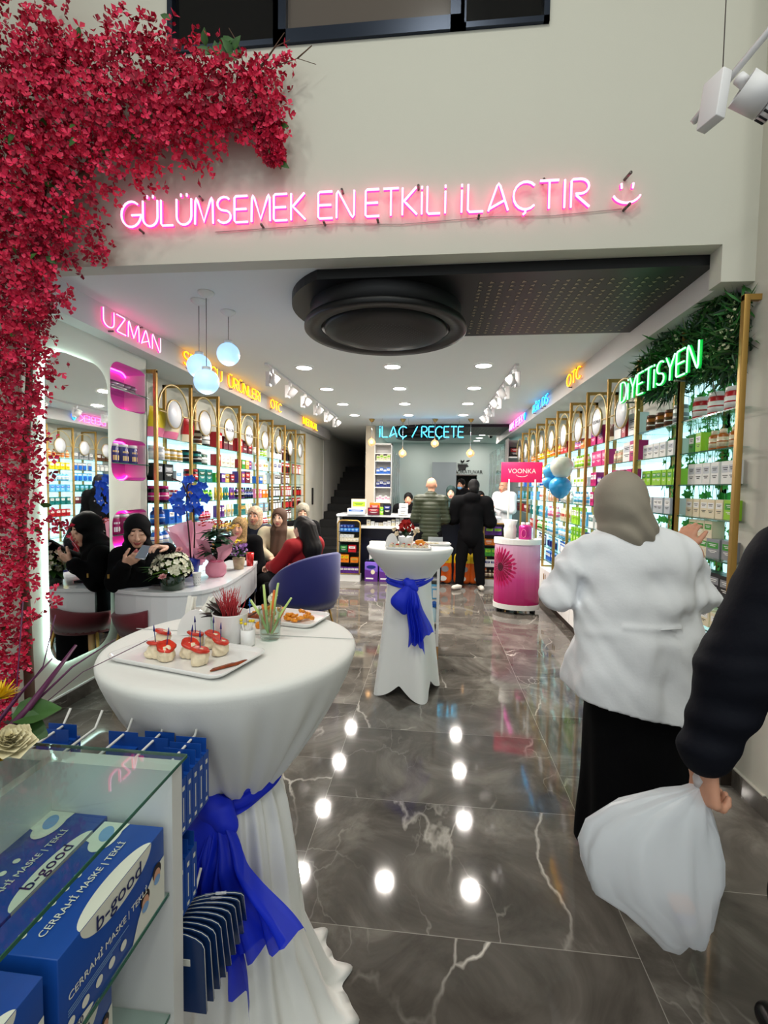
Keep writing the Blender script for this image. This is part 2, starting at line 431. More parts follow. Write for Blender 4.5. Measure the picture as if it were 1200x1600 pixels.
# left wall: mirror wall piece with three niches cut, then recess for shelves
NICH = [(2.22, 2.60), (1.63, 1.98), (1.04, 1.38)]
ny0, ny1 = 3.56, 4.06
def wall_with_holes(x, xb, y0, y1, z0, z1, holes, m, name):
    bm = bmesh.new()
    def ring(pts): 
        vs = [bm.verts.new((x, p[0], p[1])) for p in pts]
        return [bm.edges.new((vs[i], vs[(i+1) % len(vs)])) for i in range(len(vs))]
    ed = ring([(y0, z0), (y1, z0), (y1, z1), (y0, z1)])
    for h in holes: ed += ring(h)
    bmesh.ops.triangle_fill(bm, use_beauty=True, edges=ed)
    g = bmesh.ops.extrude_face_region(bm, geom=bm.faces[:])
    for q in g['geom']:
        if isinstance(q, bmesh.types.BMVert): q.co.x = xb
    return struct(MB().m(m).bm(bm).build(name))
hol = [rrect(ny0, ny1, a, c, 0.11, 6) for a, c in NICH]
wall_with_holes(X0, X0-0.22, 2.74, 4.04, 0.1, 2.72, hol, M_wall, 'wall_left')
b = MB().m(M_wall); b.box(X0-0.30, X0-0.22, 2.74, 4.04, 0, 2.92); b.box(-2.95, -2.89, 4.04, 11.2, 0, 2.92); b.box(-2.95, X0-.02, 9.05, 11.0, 0, 2.72); b.box(-2.95, X0-0.001, 4.02, 4.04, 0, 2.72)
struct(b.build('wall_left_recess'))
b = MB().m(M_marbleb); b.box(X0, X0+0.012, 2.74, 4.04, 0, 0.10); b.box(-5, X0+.012, YW-.012, YW, 0, .1); struct(b.build('baseboard_left'))
struct(MB().m(M_matw).box(X0, X0+0.014, 2.74, 4.04, 0.10, 0.112).build('trim_2'))
# bulkheads carrying the neon words
M_fas = mat('bulkhead paint', (205, 200, 197), 0.6)
struct(MB().m(M_fas).box(-3.0, -2.44, YW+0.11, 11.0, 2.72, ZC).build('trim_3'))
struct(MB().m(M_fas).box(1.53, 2.2, YW+0.11, 11.9, 2.72, ZC).build('trim_4'))
# right wall
struct(MB().m(M_wall).box(2.05, 2.2, 2.84, 18, 0, ZC).build('wall_right'))
struct(MB().m(mat('pale green grey wall', (196, 206, 203), .6)).box(-3.2, 2.2, 17.6, 17.7, 0, ZC).build('wall_back'))
struct(MB().m(M_grey).box(-2.75, -2.59, 11.0, 17.6, 0, ZC).build('wall_stair'))
# pillar beside the stairs
struct(MB().m(mat('beige pillar paint', (196, 184, 163), .6)).box(-1.44, -1.25, 10.0, 10.2, 0, ZC).build('wall_pillar'))
struct(MB().m(M_grey).box(-1.44, -1.34, 10.2, 17.6, 0, ZC).build('wall_partition'))
# entrance hall shell behind and above the camera
b = MB().m(M_wall); b.box(-5, 5, -4, 2.73, 6.0, 6.1); struct(b.build('ceiling_hall'))
struct(MB().m(M_wall).box(-5.1, -5, -4, 2.84, 0, 6).build('wall_hall_left'))
struct(MB().m(M_wall).box(5, 5.1, -4, 2.44, 0, 6).build('wall_hall_right'))
# grey sliding door panel and its rail, doorway behind
struct(MB().m(mat('grey sliding panel', (150, 156, 162), .5)).box(-0.03, 0.66, 13.6, 13.66, 0, 2.36).build('door_1'))
b = MB().m(mat('pale green grey wall', (196, 206, 203), .6))
b.box(-1.34, -0.03, 13.70, 13.8, 0, 2.92); b.box(-0.03, 1.25, 13.70, 13.8, 2.0, 2.92); b.box(1.25, 2.05, 13.70, 13.8, 0, 2.92)
struct(b.build('wall_laboratory'))
struct(MB().m(M_steel).box(-0.03, 1.25, 13.68, 13.70, 1.99, 2.02).build('trim_5'))

# mezzanine window in the front wall
w = empty('window_1', (-0.5, YW, 4.1)); w['kind'] = 'structure'
M_frame = mat('dark blue grey aluminium', (38, 46, 60), 0.3, 0.6)
b = MB().m(M_frame)
def fr(x0, x1, z0, z1, t=0.045): 
    b.box(x0, x0+t, -.02, .05, z0, z1); b.box(x1-t, x1, -.02, .05, z0, z1); b.box(x0, x1, -.02, .05, z0, z0+t); b.box(x0, x1, -.02, .05, z1-t, z1)
fr(-1.08, -0.42, 0, 1.3, .03); fr(-0.45, 0.62, 0.0, 1.3, .075); fr(0.60, 1.07, 0, 1.3, .03)
b.build('window_frame', w)
MB().m(mat('dark window glass', (10, 11, 14), 0.08)).box(-1.06, -.43, .02, .03, .02, 1.28).build('pane', w)
MB().m(mat('smoky window glass', (94, 86, 80), 0.15)).box(-.40, .57, .02, .03, .05, 1.28).build('pane', w)
MB().m(mat('dark window glass', (10, 11, 14), 0.08)).box(.62, 1.05, .02, .03, .02, 1.28).build('pane', w)

# stairs climbing away along the left wall
st = mat('black stair covering', (9, 9, 10), 0.7)
b = MB().m(st)
for i in range(16): b.box(-2.575, -1.45, 9.06+i*0.39, 9.06+(i+1)*0.39, 0, 0.17*(i+1) if i < 13 else .17*13)
tag(b.build('staircase'), 'black staircase climbing away beside the left wall at the back', 'stairs')
struct(MB().m(M_black).box(X0-.019, X0+.006, 9.95, 10.02, 1.22, 1.58).build('trim_6'))

# ------------------------------------------------------------------ lights in the ceilings
def downlight(x, y, z, label, group, power, r=0.085):
    t = empty('downlight', (x, y, z), 0, label, 'ceiling light', group)
    MB().m(M_matw).lathe([(r+.018, -.001), (r+.018, -.010), (r, -.012), (r, -.001)], 28, cap=False).build('trim_ring', t)
    MB().m(M_lightw).lathe([(r, -.004), (r, -.011), (0.0, -.012)], 28).build('lens', t)
    if power: lamp('AREA', 'lamp_light', (0, 0, -.02), power, (255, 246, 236), 0.16, t)
    return t
cols = {-1.44: 'left', -0.46: 'middle', 0.51: 'right'}
for j, y in enumerate((5.15, 6.27, 7.40, 8.52)):
    for x, nm in cols.items():
        downlight(x, y, ZC, 'round white ceiling downlight, %s of its row, %s row behind the round black unit' % (nm, ('first', 'second', 'third', 'fourth')[j]), 'shop ceiling downlights', P_DOWN)
for x, y in ((-1.9, 4.1), (0.9, 4.55)):
    pass
for i, y in enumerate((11.9, 13.0, )):
    pass
for i, (x, y) in enumerate(((1.16, 11.6), (1.16, 12.3), (1.16, 13.0))):
    downlight(x, y, ZC, 'small round downlight above the dispensary on the right, %s of three going back' % ('nearest', 'middle', 'farthest')[i], 'dispensary downlights', 9)
for i, (x, y) in enumerate(((-0.5, 12.0), (-0.5, 12.9))):
    downlight(x, y, ZC, 'small round downlight above the dispensary seen under the blue sign, %s one' % ('nearer', 'farther')[i], 'dispensary downlights', 8)
# lamps added out of frame to light the tall entrance hall
for x, y in ((-2.2, -0.4), (0.0, 0.4), (2.2, -0.4), (-1.0, -2.2), (1.2, -2.2)):
    t = empty('added_hall_lamp', (x, y, 6.0), 0, 'added unseen round white lamp lighting the tall entrance hall', 'ceiling light', 'added hall lamps')
    MB().m(M_lightw).lathe([(0.2, 0), (0.2, -.04), (0.0, -.05)], 24).build('lens', t)
    lamp('AREA', 'lamp_light', (0, 0, -.08), P_HALL, (248, 250, 242), 0.4, t)

# ------------------------------------------------------------------ round black ceiling unit with its perforated raft
def cassette(cx, cy, z, r, label):
    t = empty('ceiling_cassette', (cx, cy, z), 0, label, 'air conditioner')
    h = ZC-z
    MB().m(M_dark).lathe([(r*.93, .03), (r*.93, h+.0)], 56).build('housing', t)
    MB().m(mat('black moulded rim', (14, 14, 15), .42, spec=.35)).lathe([(r*.90, .05), (r*.99, .045), (r, .03), (r, .008), (r*.985, 0), (r*.80, .012), (r*.80, .05)], 64, cap=False).build('rim', t)
    MB().m(mat('black grille cover', (10, 10, 11), .5, spec=.3)).lathe([(r*.76, .05), (r*.76, .012), (r*.74, .0), (r*.6, -.018), (r*.3, -.03), (0, -.033)], 56).build('cover', t)
    b = MB().m(mat('grille hole grey', (46, 48, 54), .5))
    q = r*.045
    for i in range(-13, 14):
        for j in range(-13, 14):
            x = (i+.5*(j % 2))*q; y = j*q*.87
            d = math.hypot(x, y)/r
            if d < .5:
                zz = -.0345 if d < .3 else -.033+(d-.3)*.05
                s = q*.22; b.add([(x-s, y, zz-.001), (x, y+s, zz-.001), (x+s, y, zz-.001), (x, y-s, zz-.001)], [(0, 1, 2, 3)])
    b.build('speaker_grille', t)
    return t
cassette(-0.36, 3.42, 2.705, 0.575, 'large round black cassette unit hanging from the near ceiling')
cassette(-0.28, 10.5, 2.70, 0.55, 'far round black ceiling unit behind the blue sign')
# raft: rectangular panel to the right, rounded end round the unit, with triangular perforations
def raft(x0, x1, y0, y1, cx, cy, rr, z, label, holes=True):
    t = empty('ceiling_raft', ((x0+x1)/2, (y0+y1)/2, z), 0, label, 'ceiling panel')
    ox, oy = (x0+x1)/2, (y0+y1)/2
    arc = clock(cx, cy, rr, rr, 0, 360, 64)
    pts = [(px, py) for px, py in arc if px < cx+rr*.55 and py > y0]
    # order: start at bottom going clockwise
    pts = sorted(pts, key=lambda q: -math.atan2(q[1]-cy, q[0]-cx) % (2*PI))
    a = [q for q in pts]
    a.sort(key=lambda q: (math.atan2(q[1]-cy, q[0]-cx)+2*PI) % (2*PI))
    poly = [(x1, y0), (x1, y1)]+[q for q in a if q[1] > y1 or q[0] < cx]
    first = poly[-1]
    poly.append((max(first[0], cx-rr*.6), y0)) if first[1] > y0+.03 else None
    b = MB().m(mat('black raft metal', (17, 17, 18), .42, spec=.4)); b.prism([(px-ox, py-oy) for px, py in poly], 0, ZC-z-.001); b.build('panel', t)
    if holes:
        b = MB().m(mat('perforation rim bronze', (140, 130, 104), .4)); c2 = MB().m(mat('perforation painted shade', (6, 6, 6), .8))
        rnd = random.Random(5); s = .056; nx = int((x1-cx-rr*.55)/s/1.5); 
        for i in range(60):
            for j in range(40):
                gx = cx+rr*.95+i*s*1.15; gy = y0+.14+j*s*.98
                if gx > x1-.06 or gy > y1-.05: continue
                if rnd.random() < .12: continue
                an = (0, 120, 240, 60, 180, 300)[(i*2+j) % 6]+8
                tri = [(gx-ox+math.cos(R(an+d))*s*.48*(1 if d else .8), gy-oy+math.sin(R(an+d))*s*.48) for d in (0, 120, 240)]
                tri2 = [(p[0]*.62+(gx-ox)*.38+.004, p[1]*.62+(gy-oy)*.38+.007) for p in tri]
                b.add([(p[0]*.72+(gx-ox)*.28, p[1]*.72+(gy-oy)*.28, -.0016) for p in tri], [(0, 1, 2)]); c2.add([(p[0], p[1], -.0008) for p in tri], [(0, 1, 2)])  # flat black triangles paint the shade inside holes that are not cut
        b.build('perforations', t)['kind'] = 'stuff'; c2.build('perforation_shadows', t)['kind'] = 'stuff'
    return t
raft(-0.7, 1.529, 2.845, 3.98, -0.36, 3.42, 0.66, 2.86, 'black perforated ceiling raft spreading right from the near round unit')
raft(-0.6, 1.529, 9.75, 11.2, -0.28, 10.5, 0.66, 2.86, 'far black perforated ceiling panel behind the blue sign')

# dome cameras near the far raft
for i, (x, y) in enumerate(((0.5, 11.5), (1.35, 11.5))):
    t = empty('security_camera', (x, y, ZC), 0, 'small black dome camera by the far raft, %s one' % ('left', 'right')[i], 'camera', 'dome cameras')
    MB().m(M_matw).lathe([(.06, 0), (.06, -.04), (.05, -.05)], 18).build('base', t)
    MB().m(M_black).ball((0, 0, -.055), .045, 14).build('dome', t)

# ------------------------------------------------------------------ hanging lamps
M_opal = mat('opal lit glass', (220, 235, 250), 0.25, emit=(150, 205, 255), es=0.95)
for i, (x, y, z, nm) in enumerate(((-1.57, 3.15, 2.315, 'lowest of the three'), (-1.57, 3.50, 2.60, 'highest and rightmost of the three'), (-1.69, 3.28, 2.455, 'middle one partly behind the lowest'))):
    t = empty('globe_pendant', (x, y, z), 0, 'glowing white globe pendant lamp, ' + nm, 'lamp', 'globe pendants')
    MB().m(M_matw).lathe([(.055, ZC-z), (.055, ZC-z-.008), (.03, ZC-z-.03), (.012, ZC-z-.04)], 24).build('canopy', t)
    MB().m(M_steel).tube([(0, 0, ZC-z-.03), (0, 0, .10)], .0025, 6).build('cord', t)
    MB().m(M_matw).lathe([(.03, .078), (.03, .10), (.0, .105)], 16).build('cap', t)
    g = MB().m(M_opal).ball((0, 0, 0), .085, 32).build('globe', t)
    lamp('POINT', 'lamp_light', (0, 0, -.10), 2.0, (190, 220, 255), .05, t)
M_amber = mat('amber crystal', (240, 205, 160), .05, trans=.7, emit=(255, 190, 120), es=.45, alpha=.75)
for i, (x, z, nm) in enumerate(((-1.19, 2.48, 'leftmost, short cord'), (-.59, 2.27, 'second from left, long cord'), (.02, 2.46, 'third from left, short cord'), (.69, 2.28, 'rightmost, long cord'))):
    t = empty('crystal_pendant', (x, 9.05, z), 0, 'amber crystal ball pendant over the back counter, ' + nm, 'lamp', 'crystal pendants')
    MB().m(M_goldd).lathe([(.055, ZC-z), (.055, ZC-z-.01), (.03, ZC-z-.05), (.008, ZC-z-.06)], 20).build('canopy', t)
    MB().m(M_chrome).tube([(0, 0, ZC-z-.03), (0, 0, .07)], .006, 6).build('cord', t)
    bm = bmesh.new(); bmesh.ops.create_icosphere(bm, subdivisions=2, radius=.075)
    for v in bm.verts: v.co *= 1+.10*((hash((round(v.co.x, 2), round(v.co.y, 2))) % 3)-1)
    q = MB().m(M_amber).bm(bm); q.sm = [False]*len(q.sm); q.build('crystal_ball', t)
    MB().m(mat('warm bulb', (255, 220, 170), .4, emit=(255, 205, 140), es=14)).ball((0, 0, 0), .022, 10).build('bulb', t)

# ------------------------------------------------------------------ track spotlights
M_track = mat('white track metal', (226, 224, 225), .55)
def spot_head(x, y, z, aim, label, group, square=True, power=6, s=1.0):
    t = empty('track_spotlight', (x, y, z), 0, label, 'spotlight', group); t.rotation_euler = (0, 0, aim)
    MB().m(M_track).box(-.018, .018, -.018, .018, -.05, 0).build('adapter', t)
    MB().m(M_track).box(-.055*s, -.008*s, -.032*s, .032*s, -.185*s, -.035*s, .003).build('driver_box', t)
    h = MB().m(M_track); h.M = Matrix.Translation((.03*s, 0, -.12*s)) @ Matrix.Rotation(R(38), 4, 'Y')
    h.lathe([(.030*s, .055*s), (.042*s, .05*s), (.042*s, -.055*s), (.036*s, -.055*s), (.034*s, -.03*s)], 24, cap=False); h.lathe([(0, .056*s), (.030*s, .055*s)], 24, cap=False); hd = h.build('lamp_head', t)
    h = MB().m(M_lightw); h.M = Matrix.Translation((.03*s, 0, -.12*s)) @ Matrix.Rotation(R(38), 4, 'Y'); h.lathe([(.034*s, -.032*s), (0, -.03*s)], 20); h.build('lens', hd)
    if power: lamp('SPOT', 'lamp_light', (-.008*s, 0, -.19*s), power, (255, 246, 236), .03, t, (0, R(38), 0), R(70), .6)
    return t
tag(MB().m(M_track).box(-1.818, -1.782, 4.95, 8.75, ZC-.025, ZC-.001).build('ceiling_track'), 'white spotlight track on the ceiling near the yellow signs', 'light track')
tag(MB().m(M_track).box(.832, .868, 5.1, 8.3, ZC-.025, ZC-.001).build('ceiling_track'), 'white spotlight track on the ceiling near the pink and blue signs', 'light track')
od = ('nearest', 'second nearest', 'third nearest', 'fourth nearest', 'fifth nearest', 'farthest')
for i, y in enumerate((5.12, 5.80, 6.50, 7.20, 7.92, 8.60)): spot_head(-1.8, y, ZC-.02, 0, 'white box spotlight on the left ceiling track, %s' % od[i], 'left track spotlights', s=1.05)
for i, y in enumerate((5.25, 5.95, 6.65, 7.35, 8.05)): spot_head(.85, y, ZC-.02, PI, 'white cylinder spotlight on the right ceiling track, %s' % (od[i] if i < 4 else 'farthest'), 'right track spotlights', s=1.05)
# big suspended spotlight at the upper right
t = empty('suspended_spotlight', (1.07, 1.9, 3.10), 0, 'white spotlight on a hanging track in front of the upper wall', 'spotlight')
b = MB().m(M_track); b.tube([(-.11, .08, -.09), (.5, -.35, .62)], .014, 4); b.build('track_bar', t)
MB().m(M_steel).tube([(-.06, 0.0, 2.9), (-.055, 0.0, .0)], .002, 5).build('wire', t)
MB().m(M_track).tube([(.0, .0, .0), (.02, -.01, -.03)], .02, 10).build('adapter', t)
b = MB().m(M_track); b.M = Matrix.Rotation(R(20), 4, 'Z') @ Matrix.Rotation(R(8), 4, 'Y'); b.box(-.10, -.06, -.03, .05, -.19, -.02, .003); b.build('driver_box', t)
b = MB().m(M_track); b.M = Matrix.Translation((.06, -.02, -.09)) @ Matrix.Rotation(R(-58), 4, 'Y')
b.lathe([(.035, -.075), (.05, -.07), (.05, -.035)], 28); b.lathe([(.054, -.03), (.058, .07), (.052, .07), (.048, .04)], 32); hd = b.build('lamp_head', t)
b = MB().m(M_dark); b.M = Matrix.Translation((.06, -.02, -.09)) @ Matrix.Rotation(R(-58), 4, 'Y')
for k in range(14):
    a = 2*PI*k/14; b.tube([(.0505*math.cos(a), .0505*math.sin(a), -.068), (.0505*math.cos(a), .0505*math.sin(a), -.036)], .004, 5)
b.build('cooling_fins', hd)
# ------------------------------------------------------------------ neon writing
def arc(cx, cy, rx, ry, a0, a1, n=8): return clock(cx, cy, rx, ry, a0, a1, n)
GL = {
 'A': (.72, [[(.0, .0)], [(.02, 0), (.05, .12), (.30, .88), (.36, .98), (.42, .88), (.70, 0)], [(.02, .06), (.56, .36)]][1:]),
 'B': (.62, [[(0, 0), (0, 1), (.34, 1)]+arc(.34, .75, .24, .25, 90, -90)+[(.02, .5)], [(.36, .5)]+arc(.36, .25, .26, .25, 90, -90)+[(0, 0)]]),
 'C': (.74, [arc(.42, .5, .42, .5, 45, 315, 14)]),
 'D': (.68, [[(0, 0), (0, 1), (.26, 1)]+arc(.26, .5, .42, .5, 90, -90, 10)+[(0, 0)]]),
 'E': (.58, [[(.56, 1), (.06, 1), (0, .94), (0, .06), (.06, 0), (.58, 0)], [(.04, .5), (.52, .5)]]),
 'G': (.82, [arc(.45, .5, .45, .5, 50, 350, 16)+[(.90, .46), (.46, .46)]]),
 'I': (.10, [[(.04, 0), (.04, 1)]]),
 'K': (.60, [[(0, 0), (0, 1)], [(.56, 1), (.06, .5), (.14, .44), (.60, 0)]]),
 'L': (.54, [[(0, 1), (0, .08), (.06, 0), (.54, 0)]]),
 'M': (.80, [[(0, 0), (.02, .9), (.06, 1), (.12, .9), (.40, .08), (.68, .9), (.74, 1), (.78, .9), (.80, 0)]]),
 'N': (.70, [[(0, 0), (.0, .9), (.06, 1), (.12, .9), (.58, .08), (.64, 0), (.70, .1), (.70, 1)]]),
 'O': (.84, [arc(.42, .5, .42, .5, 90, 450, 20)]),
 'P': (.60, [[(0, 0), (0, 1), (.32, 1)]+arc(.32, .74, .26, .26, 90, -90)+[(.04, .48)]]),
 'R': (.62, [[(0, 0), (0, .94), (.06, 1), (.32, 1)]+arc(.32, .74, .27, .26, 90, -90)+[(.16, .48), (.18, .42), (.62, 0)]]),
 'S': (.62, [arc(.32, .74, .29, .26, 40, 270, 9)+arc(.32, .24, .30, .24, 90, -150, 9)[1:]]),
 'T': (.64, [[(0, 1), (.64, 1)], [(.32, .98), (.32, 0)]]),
 'U': (.66, [[(0, 1), (0, .33)]+arc(.33, .33, .33, .33, 180, 360, 9)+[(.66, 1)]]),
 'Y': (.62, [[(0, 1), (.31, .5)], [(.64, 1), (.31, .5), (.31, 0)]]),
 'Z': (.62, [[(0, 1), (.54, 1), (.56, .94), (.04, .08), (.06, 0), (.62, 0)]]),
 '/': (.42, [[(0, 0), (.42, 1)]]),
 ' ': (.45, []), '.': (.12, [[(.04, 0), (.04, .06)]]),
}
def glyph(ch):
    if ch == 'Ü': w, s = GL['U']; return w, s+[[(.20, 1.20), (.20, 1.10)], [(.46, 1.20), (.46, 1.10)]]
    if ch == 'İ': w, s = GL['I']; return w, [[(.04, 0), (.04, .80)], [(.04, .93), (.04, 1.02)]]
    if ch == 'Ç': w, s = GL['C']; return w, s+[[(.42, 0), (.42, -.12), (.34, -.18)]]
    if ch == 'Ş': w, s = GL['S']; return w, s+[[(.32, 0), (.32, -.12), (.24, -.18)]]
    if ch == 'Ğ': w, s = GL['G']; return w, s+[arc(.45, 1.2, .16, .1, 180, 360, 5)]
    return GL[ch]
def neon_mat(nm, rgb, es): return mat(nm, rgb, .4, emit=rgb, es=es)
def neon_letter(name, strokes, w, h, sx, core, back, par, x, depth=.035, r=.0062):
    b = MB().m(back)
    P = [[(px*sx, 0, py*h) for px, py in s] for s in strokes]
    for s in P: b.tube([(p[0], -depth+.008, p[2]) for p in s], r*1.3, 6)  # wider glowing tube behind the core, added to give its halo
    b.m(core)
    for s in P: b.tube([(p[0], -depth-.006, p[2]) for p in s], r, 6)
    return b.build(name, par, (x, 0, 0))
def neon_sign(name, words, h, core, back, loc, rz, label, r=.0040, gap=.16, depth=.035):
    t = empty(name, loc, rz, label, 'neon sign')
    for txt, xa, xb in words:
        tot = sum(glyph(c)[0]+gap for c in txt)-gap
        sx = (xb-xa)/tot; x = xa
        for c in txt:
            w, st_ = glyph(c)
            if st_: neon_letter('letter', st_, w, h, sx, core, back, t, x, depth, r)
            x += (w+gap)*sx
        b = MB().m(M_steel)
        for k in range(max(2, int((xb-xa)/.45)+1)):
            xx = xa+(xb-xa)*(k+.3)/(max(2, int((xb-xa)/.45)+1))
            b.tube([(xx, 0.0, h*(1.08 if k % 2 else -.10)), (xx, -depth-.004, h*(1.08 if k % 2 else -.10))], .007, 8)
        b.build('standoffs', t)
        # the tubes' own light on the wall behind
    return t
PK, PKb = neon_mat('pink neon core', (255, 160, 208), 2.8), neon_mat('pink neon halo jacket', (255, 50, 130), 2.2)
YL, YLb = neon_mat('yellow neon core', (255, 214, 16), 3.4), neon_mat('orange neon halo jacket', (255, 120, 0), 1.4)
BL, BLb = neon_mat('cyan neon core', (60, 215, 255), 3.2), neon_mat('blue neon halo jacket', (0, 90, 220), 1.4)
GR, GRb = neon_mat('green neon core', (150, 255, 185), 2.6), neon_mat('green neon halo jacket', (0, 150, 50), 1.2)
t = neon_sign('neon_sign', [('GÜLÜMSEMEK', -1.86, -.75), ('EN', -.675, -.47), ('ETKİLİ', -.405, .045), ('İLAÇTIR', .12, .80)], .145, PK, PKb, (0, YW-.002, 3.115), 0, 'long pink neon sentence on the cream wall above the shop opening', .0058)
b = MB().m(PKb); s1 = arc(0, 0, .075, .065, 205, 335, 12)
for s in (s1, [(-.03, .035), (-.028, .01)], [(.03, .035), (.028, .01)]): b.tube([(p[0], -.03, p[1]+.06) for p in s], .008, 6)
b.m(PK)
for s in (s1, [(-.03, .035), (-.028, .01)], [(.03, .035), (.028, .01)]): b.tube([(p[0], -.042, p[1]+.06) for p in s], .0055, 6)
t2 = empty('neon_smiley', (.99, YW-.002, 3.13), 0, 'small pink neon smiling face at the right end of the neon sentence', 'neon sign'); b.build('smile_tubes', t2)
for zz in (-.02, .14): MB().m(M_steel).tube([(0, 0, zz), (0.01, -.06, zz)], .008, 8).build('standoff', t2)
b = MB().m(mat('clear cable', (190, 180, 175), .3)); b.tube([(-1.3, -.006, -.03), (-.6, -.006, -.012), (-.2, -.006, -.03), (.3, -.006, -.01), (.6, -.006, -.02), (.98, -.006, .0)], .0022, 5); b.build('cable', t)
HP = R(90)
neon_sign('neon_sign', [('UZMAN', 0, .72)], .125, PK, PKb, (-2.44, 3.25, 2.755), HP, 'pink neon word on the left bulkhead above the tall lit mirror')
neon_sign('neon_sign', [('SPORCU', 0, .82), ('ÜRÜNLERİ', 1.0, 2.02)], .125, YL, YLb, (-2.44, 4.36, 2.765), HP, 'long yellow neon words on the left bulkhead behind the globe lamps', gap=.14)
neon_sign('neon_sign', [('OTC', 0, .50)], .125, YL, YLb, (-2.44, 6.80, 2.765), HP, 'short yellow neon word on the left bulkhead, middle of the three yellow ones')
neon_sign('neon_sign', [('MEDİKAL', 0, 1.1)], .125, YL, YLb, (-2.44, 8.55, 2.765), HP, 'yellow neon word on the left bulkhead farthest back')
neon_sign('neon_sign', [('DİYETİSYEN', 0, 1.13)], .155, GR, GRb, (1.56, 4.03, 2.315), -HP, 'green neon word in front of the leafy garland on the right', .0052, gap=.14, depth=.06)
neon_sign('neon_sign', [('OTC', 0, .50)], .125, YL, YLb, (1.53, 5.60, 2.77), -HP, 'short yellow neon word on the right bulkhead')
neon_sign('neon_sign', [('AĞIZ', 0, .48), ('.', .54, .57), ('DİŞ', .64, .98)], .115, BL, BLb, (1.53, 7.45, 2.77), -HP, 'blue neon words on the right bulkhead')
ts = neon_sign('neon_sign', [('ANNE', 0, .60), ('BEBEK', .72, 1.42)], .125, PK, neon_mat('magenta neon halo jacket', (255, 30, 200), 3.0), (1.53, 9.65, 2.765), -HP, 'pink neon words on the right bulkhead with a small blue heart')
b = MB().m(BLb); H = [(0, 0), (.05, .06), (.055, .09), (.04, .11), (.015, .105), (0, .085), (-.015, .105), (-.04, .11), (-.055, .09), (-.05, .06), (0, 0)]
b.tube([(p[0]+1.56, -.03, p[1]) for p in H], .010, 6); b.m(BL); b.tube([(p[0]+1.56, -.041, p[1]) for p in H], .0062, 6); b.build('heart', ts)
t = neon_sign('neon_sign', [('İLAÇ', 0, .52), ('/', .62, .72), ('REÇETE', .80, 1.58)], .20, BL, BLb, (-1.03, 8.95, 2.565), 0, 'wide blue neon words hanging over the back counter', .0078, depth=.0)
b = MB().m(M_steel)
for x in (.05, .55, 1.0, 1.5): b.tube([(x, .01, .2), (x, .01, ZC-2.565)], .0025, 5)
b.build('suspension_wires', t)

